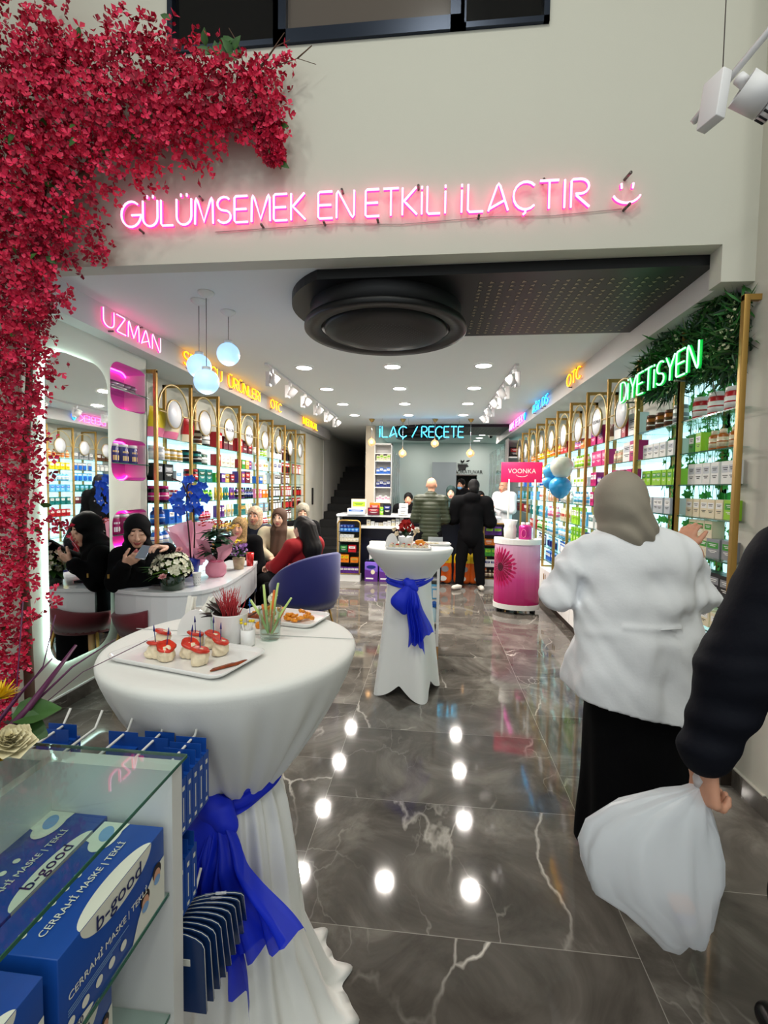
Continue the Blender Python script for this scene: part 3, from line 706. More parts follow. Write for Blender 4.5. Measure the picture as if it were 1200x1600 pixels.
# ------------------------------------------------------------------ display shelving
CN = {'white': (236, 236, 232), 'red': (178, 30, 38), 'magenta': (188, 28, 110), 'pink': (232, 120, 160), 'purple': (92, 44, 132), 'navy': (24, 40, 110),
      'blue': (30, 98, 190), 'sky blue': (96, 178, 222), 'teal': (20, 112, 110), 'green': (58, 150, 50), 'dark green': (22, 74, 50), 'lime': (150, 205, 50),
      'yellow': (228, 200, 30), 'gold': (196, 160, 70), 'orange': (226, 122, 30), 'black': (20, 20, 22), 'grey': (140, 142, 146), 'silver': (196, 200, 206),
      'brown': (90, 52, 30), 'cream': (226, 214, 184), 'peach': (232, 180, 150), 'maroon': (92, 22, 40), 'amber': (170, 96, 30)}
def cm(c, gloss=True): return mat(c+' packaging', CN[c], .3 if gloss else .55)
def pm(kind, c, c2, w, d, h):
    """one product mesh; front faces +x"""
    b = MB().m(cm(c))
    if kind == 'box':
        b.box(-d/2, d/2, -w/2, w/2, 0, h)
        f = d/2+.0006
        b.m(cm(c2)); b.add([(f, -w*.42, h*.50), (f, w*.42, h*.50), (f, w*.42, h*.82), (f, -w*.42, h*.82)], [(0, 1, 2, 3)])
        b.m(cm('black' if c2 in ('white', 'yellow', 'gold', 'cream', 'silver', 'lime') else 'white'))
        for k, (z, l) in enumerate(((.70, .30), (.62, .22), (.36, .32), (.28, .2))): b.add([(f+.0004, -w*l, h*z), (f+.0004, w*l, h*z), (f+.0004, w*l, h*(z+.035)), (f+.0004, -w*l, h*(z+.035))], [(0, 1, 2, 3)])
    elif kind in ('bottle', 'jar', 'vial'):
        r = w/2*.94; n = 14
        if kind == 'bottle': pr = [(r*.9, 0), (r, h*.03), (r, h*.66), (r*.8, h*.75), (r*.38, h*.82), (r*.38, h*.86)]; cap = [(r*.42, h*.84), (r*.42, h), (0, h)]
        elif kind == 'jar': pr = [(r*.95, 0), (r, h*.04), (r, h*.76), (r*.88, h*.82)]; cap = [(r*.94, h*.81), (r*.94, h*.98), (r*.88, h), (0, h)]
        else: pr = [(r*.95, 0), (r, h*.03), (r, h*.7), (r*.6, h*.8)]; cap = [(r*.62, h*.78), (r*.62, h), (0, h)]
        b.lathe(pr, n)
        b.m(cm(c2)); b.lathe([(r*1.012, h*.14), (r*1.012, h*.6)], n); b.lathe(cap, n)
        b.m(cm('white' if c2 not in ('white', 'silver', 'cream') else c)); b.lathe([(r*1.02, h*.36), (r*1.02, h*.42)], n)
    elif kind == 'tube':
        vs = []; n = 10
        for z, rx, ry in ((0, w*.30, w*.30), (h*.12, w*.3, w*.3), (h*.16, w*.45, w*.40), (h*.6, w*.47, w*.28), (h, w*.5, w*.05)):
            for k in range(n): a = 2*PI*k/n; vs.append((ry*math.cos(a), rx*math.sin(a), z))
        b.add(vs, [(i*n+k, i*n+(k+1) % n, (i+1)*n+(k+1) % n, (i+1)*n+k) for i in range(4) for k in range(n)], True)
        b.m(cm(c2)); b.add([(w*.38, -w*.3, h*.34), (w*.38, w*.3, h*.34), (w*.31, w*.34, h*.56), (w*.31, -w*.34, h*.56)], [(0, 1, 2, 3)])
    elif kind == 'pouch':
        vs = []; nu, nv = 6, 6
        for s in (1, -1):
            for i in range(nu+1):
                for j in range(nv+1):
                    u, v = i/nu, j/nv; t_ = math.sin(PI*u)**.5*(math.sin(PI*min(v*.9+.05, 1)))**.6*d*.5
                    vs.append((s*t_+.12*h*(v-.5), (u-.5)*w*(1-.06*math.sin(PI*v)), v*h))
        fs = [(q*(nu+1)*(nv+1)+i*(nv+1)+j, q*(nu+1)*(nv+1)+(i+1)*(nv+1)+j, q*(nu+1)*(nv+1)+(i+1)*(nv+1)+j+1, q*(nu+1)*(nv+1)+i*(nv+1)+j+1) for q in (0, 1) for i in range(nu) for j in range(nv)]
        b.add(vs, fs, True)
        b.mi = [ (0 if (k % (nu*nv)) % nv > 1 else 1) for k in range(len(b.mi))]; b.mats.append(cm(c2))
    elif kind == 'pack':
        b.box(-.004, .004, -w/2, w/2, 0, h); b.m(cm(c2)); b.box(-.004, d*.4, -w*.3, w*.3, h*.1, h*.62)
        b.m(cm('white')); b.add([(.0046, -w*.4, h*.72), (.0046, w*.4, h*.72), (.0046, w*.4, h*.85), (.0046, -w*.4, h*.85)], [(0, 1, 2, 3)])
    return b
PROTO = {}
NOUN = {'box': ('product_box', 'carton', 'box'), 'bottle': ('product_bottle', 'bottle', 'bottle'), 'jar': ('supplement_jar', 'tub', 'jar'), 'vial': ('product_vial', 'small bottle', 'bottle'),
        'tube': ('cosmetic_tube', 'standing tube', 'tube'), 'pouch': ('foil_pouch', 'foil pouch', 'pouch'), 'pack': ('hanging_pack', 'hanging pack', 'packet')}
def product(kind, c, c2, w, d, h, loc, rz, label, group, cat=None):
    key = (kind, c, c2, round(w, 3), round(d, 3), round(h, 3)); nm, noun, ct = NOUN[kind]
    if key not in PROTO: 
        o = pm(kind, c, c2, w, d, h).build(nm); PROTO[key] = o.data
    else:
        o = bpy.data.objects.new(nm, PROTO[key]); COL.objects.link(o)
    o.location = loc; o.rotation_euler = (0, 0, rz)
    return tag(o, label, cat or ct, group)
ORD = ['top', 'second', 'third', 'fourth', 'fifth', 'sixth', 'seventh', 'eighth', 'ninth']
M_panel = mat('glowing white back panel', (225, 245, 250), .6, emit=(190, 240, 250), es=E_SHELF)
M_disc = mat('white disc', (222, 224, 228), .35)
def bay(name, w, levels, label, first=False, mirror=False, depth=.33, lit=True, arch=True, z_lit=2.06):
    t = empty(name, (0, 0, 0), 0, label, 'shelving')
    b = MB().m(M_goldd)
    def post(y):
        b.box(-.015, .015, y-.016, y+.016, .5, 2.63, .003); b.box(-depth+.03, -depth+.06, y-.014, y+.014, .5, 2.63)
        b.box(-depth+.03, .015, y-.014, y+.014, 2.60, 2.63); b.box(-depth+.03, .0, y-.008, y+.008, .5, .52)
    post(w)
    if first: post(0.0)
    b.build('frame', t)
    if arch:
        rr = w/2-.035
        b = MB().m(mat('pale gold rod', (196, 174, 122), .35, .5)); b.tube([(0, w/2+rr*math.cos(a), 2.28+rr*math.sin(a)) for a in [PI*i/20 for i in range(21)]], .009, 6)
        for s in (-1, 1): b.tube([(0, w/2+s*rr, 2.28), (0, w/2+s*.13, 2.28)], .007, 6); b.tube([(0, w/2+s*rr, 2.28), (0, w/2+s*(w/2-.01), 2.28)], .007, 6)
        b.build('arch_rod', t)
        b = MB().m(mat('pale gold rod', (196, 174, 122), .35, .5)); b.M = Matrix.Translation((0.0, w/2, 2.28)) @ Matrix.Rotation(R(90), 4, 'Y')
        b.lathe([(.130, -.008), (.140, -.008), (.140, .010), (.130, .010)], 36, cap=False); dd = b.build('ring', t)
        b = MB().m(M_disc); b.M = Matrix.Translation((0.0, w/2, 2.28)) @ Matrix.Rotation(R(90), 4, 'Y'); b.lathe([(0, -.006), (.131, -.006), (.131, .004), (0, .006)], 36); b.build('disc', t)
    for z in levels:
        b = MB().m(M_glass); b.box(-depth+.04, -.004, .018, w-.018, z-.008, z); b.m(M_gedge); b.box(-.0045, -.0015, .018, w-.018, z-.008, z-.0002)
        b.build('glass_shelf', t)
    if lit: MB().m(M_panel).box(-depth-.004, -depth, 0, w, .5, z_lit).build('light_panel', t)
    else: MB().m(M_wall).box(-depth-.004, -depth, 0, w, .5, z_lit).build('back_panel', t)
    b = MB().m(M_matw)
    b.box(-depth, .03, .003, w-.003, .09, .5); b.m(mat('cabinet gap grey', (120, 118, 112), .6)); b.box(.0301, .0305, w/2-.002, w/2+.002, .10, .49)
    b.m(mat('brown kick board', (42, 32, 24), .5)); b.box(-depth, .0, 0, w, 0, .09)
    cb = b.build('base_cabinet', t)
    for s in (-.04, .04): MB().m(M_goldd).box(.030, .040, w/2+s-.004, w/2+s+.004, .36, .44).build('door_handle', cb)
    return t
def fill(side, origin_y, w, bi, nb, zs, plan, x_front, rnd, depth=.33):
    """plan: {level index: [(kind, c, c2, w, h, n, d)]} laid out along the bay"""
    sname = 'left' if side < 0 else 'right'
    bn = '%s bay' % NB[bi]
    for li, items in plan.items():
        z = zs[li]; tot = sum(it[3]*it[5] for it in items); gap = max(0.004, (w-.07-tot)/(sum(it[5] for it in items)+1)); gap = min(gap, .05)
        y = .035; seen = {}
        for kind, c, c2, pw, ph, n, pd in items:
            lab = '%s %s with %s, %s shelf down, %s, %s wall' % (c, NOUN[kind][1], c2, ORD[li].replace('top', 'topmost'), bn, sname)
            lab = lab.replace('topmost shelf down', 'top shelf')
            for q in range(n):
                yy = y+pw/2; y += pw+gap
                if yy+pw/2 > w-.02: break
                dx = -.03-pd/2-rnd.random()*.02
                wx, wy = (x_front+dx, origin_y+yy) if side < 0 else (x_front-dx, origin_y+w-yy)
                hh = ph
                product(kind, c, c2, pw, pd, hh, (wx, wy, z+.0005), (0 if side < 0 else PI)+(rnd.random()-.5)*.08, lab, '%s on the %s wall shelves' % (NOUN[kind][1]+'s', sname))
rnd = random.Random(11)
NB = ('first', 'second', 'third', 'fourth', 'fifth', 'sixth', 'seventh', 'eighth', 'ninth', 'tenth', 'eleventh', 'twelfth')
# left wall: eight bays
ZL = [2.04, 1.83, 1.64, 1.43, 1.22, 1.02, .80]
XL = -2.50; wb = .62; y0 = 4.05
t_first = None
NB = ('first', 'second', 'third', 'fourth', 'fifth', 'sixth', 'seventh', 'eighth', 'ninth', 'tenth', 'eleventh', 'twelfth')
protoA = bay('shelving_bay', wb, ZL, 'gold framed lit shelving bay on the left wall, first from the front', first=True)
protoA.location = (XL, y0, 0)
for i in range(1, 8):
    if i == 1: protoB = bay('shelving_bay', wb, ZL, 'gold framed lit shelving bay on the left wall, second from the front'); q = protoB
    else: q = dup(protoB, label='gold framed lit shelving bay on the left wall, %s from the front' % NB[i])
    q.location = (XL, y0+i*wb, 0)
def disc_text(s, x, y, rz, size):
    o = text_mesh('disc_lettering', s, size, M_black, None, (x, y, 2.28), (R(90), 0, rz), .0006); return o
for i in (2, 3):
    o = disc_text('BIOXCIN', .0085, wb/2, R(90), .052)
    bay_o = [q for q in bpy.data.objects if q.get('label', '').startswith('gold framed') and 'left wall, %s ' % NB[i] in q.get('label', '')][0]; o.parent = bay_o
LP = [
 {0: [('pouch', 'yellow', 'pink', .27, .28, 1, .12), ('pouch', 'cream', 'pink', .25, .25, 1, .12)], 1: [('jar', 'silver', 'white', .09, .13, 2, .09), ('jar', 'white', 'gold', .09, .12, 3, .09)], 2: [('box', 'black', 'silver', .14, .16, 1, .1), ('box', 'black', 'grey', .16, .16, 1, .1), ('box', 'white', 'sky blue', .1, .1, 1, .08)],
  3: [('jar', 'black', 'magenta', .12, .16, 2, .12), ('jar', 'white', 'red', .1, .12, 1, .1)], 4: [('bottle', 'navy', 'blue', .08, .17, 2, .08), ('box', 'blue', 'white', .1, .14, 2, .08)], 5: [('bottle', 'blue', 'white', .08, .16, 3, .08), ('box', 'white', 'blue', .1, .1, 2, .08)], 6: [('box', 'white', 'navy', .1, .12, 4, .08)]},
 {0: [('pouch', 'red', 'cream', .2, .27, 1, .12), ('jar', 'cream', 'brown', .11, .16, 1, .1), ('jar', 'black', 'white', .13, .18, 1, .12)], 1: [('jar', 'teal', 'black', .13, .14, 2, .12), ('jar', 'dark green', 'white', .13, .14, 1, .12)], 2: [('jar', 'black', 'red', .1, .13, 2, .1), ('box', 'teal', 'dark green', .14, .14, 2, .1)],
  3: [('vial', 'orange', 'yellow', .05, .12, 4, .05), ('vial', 'lime', 'green', .05, .12, 5, .05)], 4: [('bottle', 'blue', 'sky blue', .06, .09, 3, .06), ('bottle', 'pink', 'red', .06, .09, 4, .06)], 5: [('jar', 'purple', 'black', .09, .15, 5, .09)], 6: [('box', 'navy', 'white', .1, .12, 4, .08)]},
 {0: [('box', 'red', 'white', .15, .19, 1, .1), ('box', 'maroon', 'cream', .12, .16, 2, .1)], 1: [('box', 'red', 'white', .1, .14, 1, .08), ('box', 'cream', 'white', .13, .14, 3, .08)], 2: [('box', 'green', 'gold', .1, .11, 1, .08), ('box', 'purple', 'white', .1, .11, 1, .08), ('box', 'gold', 'brown', .1, .1, 1, .08), ('box', 'maroon', 'red', .12, .11, 1, .08)],
  3: [('tube', 'gold', 'yellow', .045, .15, 4, .045), ('tube', 'teal', 'gold', .045, .15, 3, .045), ('tube', 'purple', 'gold', .045, .15, 3, .045)], 4: [('box', 'purple', 'white', .06, .14, 3, .05), ('tube', 'cream', 'gold', .05, .15, 4, .05)], 5: [('bottle', 'gold', 'brown', .06, .14, 6, .06)], 6: [('box', 'orange', 'white', .1, .12, 4, .08)]},
 {0: [('box', 'red', 'silver', .15, .18, 1, .1), ('box', 'maroon', 'red', .15, .17, 2, .1)], 1: [('box', 'red', 'white', .1, .12, 1, .08), ('box', 'green', 'white', .1, .12, 1, .08), ('box', 'gold', 'cream', .1, .12, 1, .08), ('box', 'purple', 'red', .1, .12, 1, .08)], 2: [('box', 'purple', 'orange', .1, .15, 2, .08), ('box', 'maroon', 'red', .16, .16, 1, .08), ('box', 'cream', 'white', .08, .16, 1, .08)],
  3: [('bottle', 'purple', 'black', .06, .15, 4, .06), ('bottle', 'black', 'navy', .06, .15, 4, .06)], 4: [('box', 'teal', 'gold', .08, .14, 3, .06), ('tube', 'cream', 'white', .05, .14, 4, .05)], 5: [('tube', 'gold', 'green', .05, .15, 7, .05)], 6: [('box', 'white', 'red', .1, .12, 4, .08)]},
 {0: [('jar', 'cream', 'white', .1, .12, 2, .1), ('jar', 'white', 'lime', .1, .12, 2, .1)], 1: [('box', 'white', 'red', .12, .11, 2, .08), ('box', 'white', 'gold', .1, .12, 2, .08)], 2: [('box', 'blue', 'white', .13, .1, 2, .08), ('box', 'cream', 'white', .12, .13, 1, .08)],
  3: [('box', 'pink', 'white', .07, .13, 3, .06), ('box', 'orange', 'white', .07, .12, 3, .06)], 4: [('box', 'grey', 'sky blue', .15, .13, 3, .08)], 5: [('vial', 'silver', 'red', .07, .1, 6, .06)], 6: [('box', 'sky blue', 'white', .12, .14, 3, .08)]},
 {0: [('box', 'white', 'black', .18, .19, 3, .08)], 1: [('box', 'white', 'navy', .15, .16, 3, .08)], 2: [('box', 'silver', 'black', .16, .17, 3, .08)], 3: [('pack', 'black', 'silver', .13, .17, 4, .05)], 4: [('pack', 'black', 'white', .13, .17, 4, .05)], 5: [('vial', 'gold', 'white', .06, .12, 7, .06)], 6: [('box', 'blue', 'white', .12, .14, 3, .08)]},
 {0: [('pack', 'maroon', 'black', .14, .2, 4, .05)], 1: [('pack', 'red', 'black', .14, .18, 4, .05)], 2: [('pack', 'maroon', 'silver', .14, .18, 4, .05)], 3: [('pack', 'red', 'silver', .13, .18, 4, .05)], 4: [('pack', 'black', 'red', .12, .17, 4, .05)], 5: [('pack', 'maroon', 'white', .12, .17, 4, .05)], 6: [('box', 'grey', 'white', .12, .14, 3, .08)]},
 {1: [('pack', 'red', 'white', .14, .18, 3, .05)], 3: [('pack', 'black', 'red', .12, .17, 4, .05)], 4: [('pack', 'red', 'black', .12, .17, 4, .05)]},
]
for i, pl in enumerate(LP): fill(-1, y0+i*wb, wb, i, 8, ZL, pl, XL, rnd)

# right wall: bays with a shared pitch; the two front ones stand against an ivy wall
ZR = [2.06, 1.85, 1.65, 1.45, 1.22, 1.0, .80, .62]
RP = [2.68, 3.29, 3.95, 4.58, 5.18, 5.78, 6.38, 6.98, 7.58, 8.18, 8.78, 9.4]
XR = 1.60
wr = .60
rb = {}
for i in range(len(RP)-1):
    w = RP[i+1]-RP[i]; key = (round(w, 2), i < 2)
    lb = 'gold framed lit shelving bay on the right wall, %s from the entrance' % NB[i]
    if key not in rb or i == 0: rb[key] = q = bay('shelving_bay', w, ZR, lb, first=(i == 0), arch=i >= 2, z_lit=2.72 if i < 2 else 2.10)
    else: q = dup(rb[key], label=lb)
    q.location = (XR, RP[i+1], 0); q.rotation_euler = (0, 0, PI)
    if i == 0:   # its near post stands at the pillar
        pb = MB().m(M_goldd); pb.box(-.018, .018, w-.018, w+.018, 0, 2.66, .003)
for i, tx in ((3, 'VOONKA'),):
    q = [o for o in bpy.data.objects if o.get('label', '') == 'gold framed lit shelving bay on the right wall, %s from the entrance' % NB[i]][0]
    o = disc_text(tx, .0085, (RP[i+1]-RP[i])/2, R(90), .05); o.parent = q
RPL = [
 {0: [('jar', 'red', 'white', .11, .14, 3, .1)], 1: [('box', 'green', 'white', .06, .12, 1, .06), ('box', 'lime', 'white', .06, .12, 1, .06), ('vial', 'amber', 'cream', .065, .12, 3, .06)], 2: [('box', 'white', 'silver', .075, .13, 6, .08)], 3: [('box', 'cream', 'white', .07, .11, 5, .07), ('box', 'lime', 'green', .12, .11, 1, .07)], 4: [('box', 'cream', 'green', .08, .11, 3, .07), ('box', 'grey', 'green', .12, .11, 2, .07)], 5: [('box', 'black', 'grey', .12, .13, 4, .08)], 6: [('box', 'cream', 'white', .14, .1, 3, .1)], 7: [('box', 'white', 'cream', .14, .1, 3, .1)]},
 {0: [('jar', 'amber', 'brown', .085, .13, 3, .08), ('jar', 'white', 'grey', .1, .14, 1, .09)], 1: [('box', 'white', 'silver', .085, .11, 6, .08)], 2: [('box', 'lime', 'green', .07, .11, 7, .07)], 3: [('box', 'silver', 'white', .08, .11, 6, .07)], 4: [('box', 'white', 'teal', .1, .11, 4, .08)], 5: [('box', 'cream', 'green', .1, .11, 4, .08)], 6: [('box', 'white', 'grey', .12, .11, 3, .1)], 7: [('box', 'white', 'cream', .14, .1, 3, .1)]},
 {0: [('box', 'white', 'grey', .15, .19, 1, .1), ('box', 'red', 'pink', .08, .19, 1, .1), ('box', 'white', 'silver', .15, .19, 1, .1)], 1: [('vial', 'peach', 'cream', .05, .12, 3, .05), ('box', 'white', 'silver', .15, .17, 1, .1), ('box', 'magenta', 'white', .12, .17, 1, .1)], 2: [('box', 'magenta', 'pink', .11, .14, 3, .08)], 3: [('box', 'white', 'sky blue', .12, .1, 3, .08)], 4: [('box', 'magenta', 'white', .1, .14, 3, .08)], 5: [('box', 'white', 'blue', .12, .12, 3, .08)], 6: [('box', 'white', 'sky blue', .12, .12, 3, .08)], 7: [('box', 'white', 'grey', .14, .1, 3, .1)]},
 {0: [('box', 'magenta', 'purple', .15, .19, 2, .1), ('pouch', 'brown', 'cream', .14, .17, 1, .08)], 1: [('box', 'magenta', 'pink', .15, .15, 3, .08)], 2: [('box', 'magenta', 'white', .08, .14, 2, .08), ('box', 'purple', 'white', .1, .09, 2, .08)], 3: [('box', 'magenta', 'white', .1, .14, 2, .08), ('box', 'dark green', 'white', .08, .12, 2, .08)], 4: [('box', 'white', 'teal', .15, .13, 3, .08)], 5: [('box', 'white', 'lime', .08, .14, 5, .08)], 6: [('box', 'purple', 'white', .1, .12, 4, .08)], 7: [('box', 'white', 'cream', .14, .1, 3, .1)]},
 {0: [('jar', 'purple', 'pink', .11, .13, 2, .1), ('box', 'orange', 'cream', .1, .1, 2, .08)], 1: [('bottle', 'cream', 'lime', .055, .15, 6, .05)], 2: [('box', 'white', 'lime', .1, .1, 4, .08)], 3: [('bottle', 'white', 'sky blue', .05, .14, 7, .05)], 4: [('box', 'lime', 'white', .06, .19, 5, .06), ('box', 'sky blue', 'white', .08, .15, 2, .06)], 5: [('box', 'lime', 'green', .08, .18, 4, .06), ('box', 'navy', 'white', .08, .15, 1, .06)], 6: [('box', 'blue', 'white', .12, .12, 3, .08)], 7: [('box', 'sky blue', 'white', .14, .1, 3, .1)]},
 {0: [('box', 'red', 'peach', .14, .15, 2, .1), ('box', 'gold', 'brown', .1, .14, 1, .08)], 1: [('bottle', 'white', 'silver', .06, .14, 6, .06)], 2: [('tube', 'white', 'sky blue', .05, .15, 7, .05)], 3: [('bottle', 'silver', 'white', .05, .15, 7, .05)], 4: [('tube', 'cream', 'red', .05, .16, 7, .05)], 5: [('jar', 'sky blue', 'white', .07, .14, 5, .07)], 6: [('pack', 'blue', 'white', .1, .15, 5, .06)], 7: [('box', 'grey', 'blue', .12, .12, 4, .1)]},
 {0: [('bottle', 'yellow', 'orange', .06, .16, 6, .06)], 1: [('tube', 'white', 'navy', .05, .15, 7, .05)], 2: [('bottle', 'cream', 'white', .06, .15, 6, .06)], 3: [('tube', 'peach', 'white', .05, .15, 7, .05)], 4: [('bottle', 'white', 'pink', .06, .16, 6, .06)], 5: [('bottle', 'white', 'sky blue', .06, .16, 6, .06)], 6: [('pack', 'sky blue', 'navy', .1, .15, 5, .06)], 7: [('box', 'blue', 'white', .12, .12, 4, .1)]},
 {0: [('bottle', 'orange', 'yellow', .06, .16, 6, .06)], 1: [('bottle', 'yellow', 'white', .06, .15, 6, .06)], 2: [('bottle', 'white', 'blue', .06, .15, 6, .06)], 3: [('tube', 'white', 'red', .06, .15, 6, .05)], 4: [('tube', 'sky blue', 'white', .06, .15, 6, .05)], 5: [('bottle', 'cream', 'green', .06, .15, 6, .05)], 6: [('pack', 'navy', 'white', .1, .15, 4, .06)]},
 {0: [('bottle', 'cream', 'orange', .07, .15, 5, .06)], 1: [('box', 'yellow', 'white', .09, .13, 4, .06)], 2: [('bottle', 'sky blue', 'white', .07, .14, 5, .06)], 3: [('box', 'sky blue', 'blue', .09, .13, 4, .06)], 4: [('box', 'teal', 'white', .09, .13, 4, .06)], 5: [('box', 'red', 'white', .09, .13, 4, .06)]},
 {0: [('box', 'grey', 'white', .1, .14, 4, .06)], 1: [('pack', 'grey', 'blue', .12, .15, 4, .06)], 2: [('pack', 'sky blue', 'blue', .12, .15, 4, .06)], 3: [('box', 'teal', 'sky blue', .1, .13, 4, .06)], 4: [('box', 'maroon', 'white', .1, .13, 4, .06)]},
 {0: [('box', 'brown', 'white', .1, .14, 4, .06)], 1: [('pack', 'grey', 'white', .12, .15, 4, .06)], 2: [('pack', 'blue', 'white', .12, .15, 4, .06)], 3: [('box', 'sky blue', 'white', .1, .13, 4, .06)], 4: [('box', 'red', 'grey', .1, .13, 4, .06)]},
]
for i, pl in enumerate(RPL): fill(1, RP[i], RP[i+1]-RP[i], i, 11, ZR, pl, XR, rnd)
# second row of cartons stacked on the fifth shelf of the first right bay
for k in range(3):
    product('box', 'cream', 'green', .08, .07, .10, (XR+.07, 3.25-.10-k*.085, 1.331), PI, 'cream carton stacked on another by the raised hand, first bay, right wall', 'cartons stacked by the raised hand')

# ------------------------------------------------------------------ mirror with glowing edge and pink niches
t = empty('wall_mirror', (X0, 3.18, 1.42), 0, 'tall rounded mirror with a glowing white edge on the left wall', 'mirror')
def plate(pts, x0, x1, m, nm, par):
    b = MB().m(m); n = len(pts)
    b.add([(x0, p[0], p[1]) for p in pts]+[(x1, p[0], p[1]) for p in pts], [tuple(range(n)), tuple(range(2*n-1, n-1, -1))]+[(i, (i+1) % n, n+(i+1) % n, n+i) for i in range(n)])
    return b.build(nm, par)
outer = rrect(-.30, .30, -1.08, 1.08, .17, 10)
plate(outer, .030, .035, mat('mirror silver', (236, 240, 238), .015, 1.0), 'mirror_glass', t)
plate(rrect(-.285, .285, -1.065, 1.065, .16, 10), .001, .026, M_matw, 'backing', t)
ring = rrect(-.296, .296, -1.076, 1.076, .17, 12)
M_led = mat('cool white led strip', (230, 255, 250), .5, emit=(215, 255, 246), es=9.0)
MB().m(M_led).tube([(.018, p[0]*1.0, p[1]) for p in ring], .009, 6, closed=True).build('led_strip', t)
for k, ((a, c), it) in enumerate(zip(NICH, ('case', 'tub', 'tub'))):
    nm = ('top', 'middle', 'bottom')[k]
    t = empty('display_niche', (X0-.001, 3.81, a), 0, 'pink lit rounded niche in the cream wall, %s of the three' % nm, 'niche', None)
    b = MB().m(mat('pink niche lining', (232, 120, 200), .5))
    rr = rrect(-.247, .247, .003, c-a-.003, .108, 8); n = len(rr)
    b.add([(.0005, p[0], p[1]) for p in rr]+[(-.20, p[0], p[1]) for p in rr], [(i, (i+1) % n, n+(i+1) % n, n+i) for i in range(n)]+[tuple(range(n, 2*n))], True)
    b.sm[-1] = False; b.build('lining', t, fixn=False)
    b = MB().m(mat('magenta led', (255, 60, 200), .5, emit=(255, 60, 190), es=14.0)); b.tube([(-.185, p[0]*.97, (p[1]-(c-a)/2)*.96+(c-a)/2) for p in rr], .005, 6, closed=True); b.build('led_strip', t)
    b = MB().m(M_glass); b.box(-.19, .012, -.25, .25, (c-a)*.42-.008, (c-a)*.42); b.m(M_gedge); b.box(.012, .0135, -.25, .25, (c-a)*.42-.008, (c-a)*.42); b.build('glass_shelf', t)
    zt = a+(c-a)*.42+.001
    if it == 'case':
        q = empty('sample_case', (X0-.08, 3.74, zt), 0, 'dark clear topped case of small round jars in the top pink niche', 'case')
        b = MB().m(mat('smoke plum plastic', (88, 40, 74), .15)); b.box(-.05, .05, -.16, .19, 0, .07, .004); b.build('tray', q)
        for j in range(4): MB().m(mat('pale plum lid', (190, 160, 180), .3)).lathe([(.028, 0), (.028, .012), (0, .014)], 16, (.051, -.1+.085*j, .035)).build('round_jar', q)
    else:
        for j in range(3):
            q = empty('supplement_tub', (X0-.075, 3.66+j*.125, zt), 0, '%s supplement tub with white lid in the %s pink niche, %s of three' % (('navy and gold' if k == 1 else 'magenta'), nm, ('nearest', 'middle', 'farthest')[j]), 'jar', None)
            b = MB().m(mat('navy tub' if k == 1 else 'magenta tub', (52, 48, 110) if k == 1 else (150, 24, 90), .25)); b.lathe([(.055, 0), (.058, .006), (.058, .13), (.052, .14)], 24); b.build('body', q)
            MB().m(M_matw).lathe([(.056, .135), (.056, .16), (0, .163)], 24).build('lid', q)
            b = MB().m(mat('tub label gold', (214, 180, 120), .4) if k == 1 else mat('tub label white', (230, 225, 230), .4))
            for a0 in (0, 1): b.add([(.0592*math.cos(R(d)), .0592*math.sin(R(d)), z) for z in ((.02, .06) if a0 == 0 else (.085, .10)) for d in (-40, -15, 15, 40)], [(i, i+1, i+5, i+4) for i in range(3)])
            b.build('printed_label', q)
            if k == 2 and j == 0:
                text_mesh('number_print', '120', .03, M_matw, q, (.0605, 0.0, .04), (R(90), 0, R(90)), .0003)
# ------------------------------------------------------------------ people
def V3(*a): return np.array(a, float)
def skin(nm, rgb): return mat(nm, rgb, .5, sss=.08, bump=.03, bscale=200)
SK1 = skin('fair skin', (222, 176, 150)); SK2 = skin('tanned skin', (196, 142, 112)); SK3 = skin('warm skin', (206, 150, 122))
M_lip = mat('lip tone', (170, 86, 84), .4); M_eyew = mat('eye white', (225, 222, 216), .2); M_iris = mat('dark eye', (30, 20, 16), .15); M_brow = mat('dark brow', (46, 32, 26), .7)
def folds(amp, fr, seed, stretch=(1, 1, .5), warp=.6):
    r = np.random.RandomState(seed); ds = r.normal(size=(5, 3)); ds /= np.linalg.norm(ds, axis=1)[:, None]; ds *= np.array(stretch); ph = r.rand(5)*6.28
    def f(X, Y, Z):
        w = np.sin(fr*.45*(X*ds[4, 0]+Y*ds[4, 1]+Z*ds[4, 2])+ph[4])*warp*2
        s = 0
        for i in range(4): s = s+np.sin(fr*(1+.35*i)*(X*ds[i, 0]+Y*ds[i, 1]+Z*ds[i, 2])+ph[i]+w)/(1+.35*i)
        return amp*s*.45
    return f
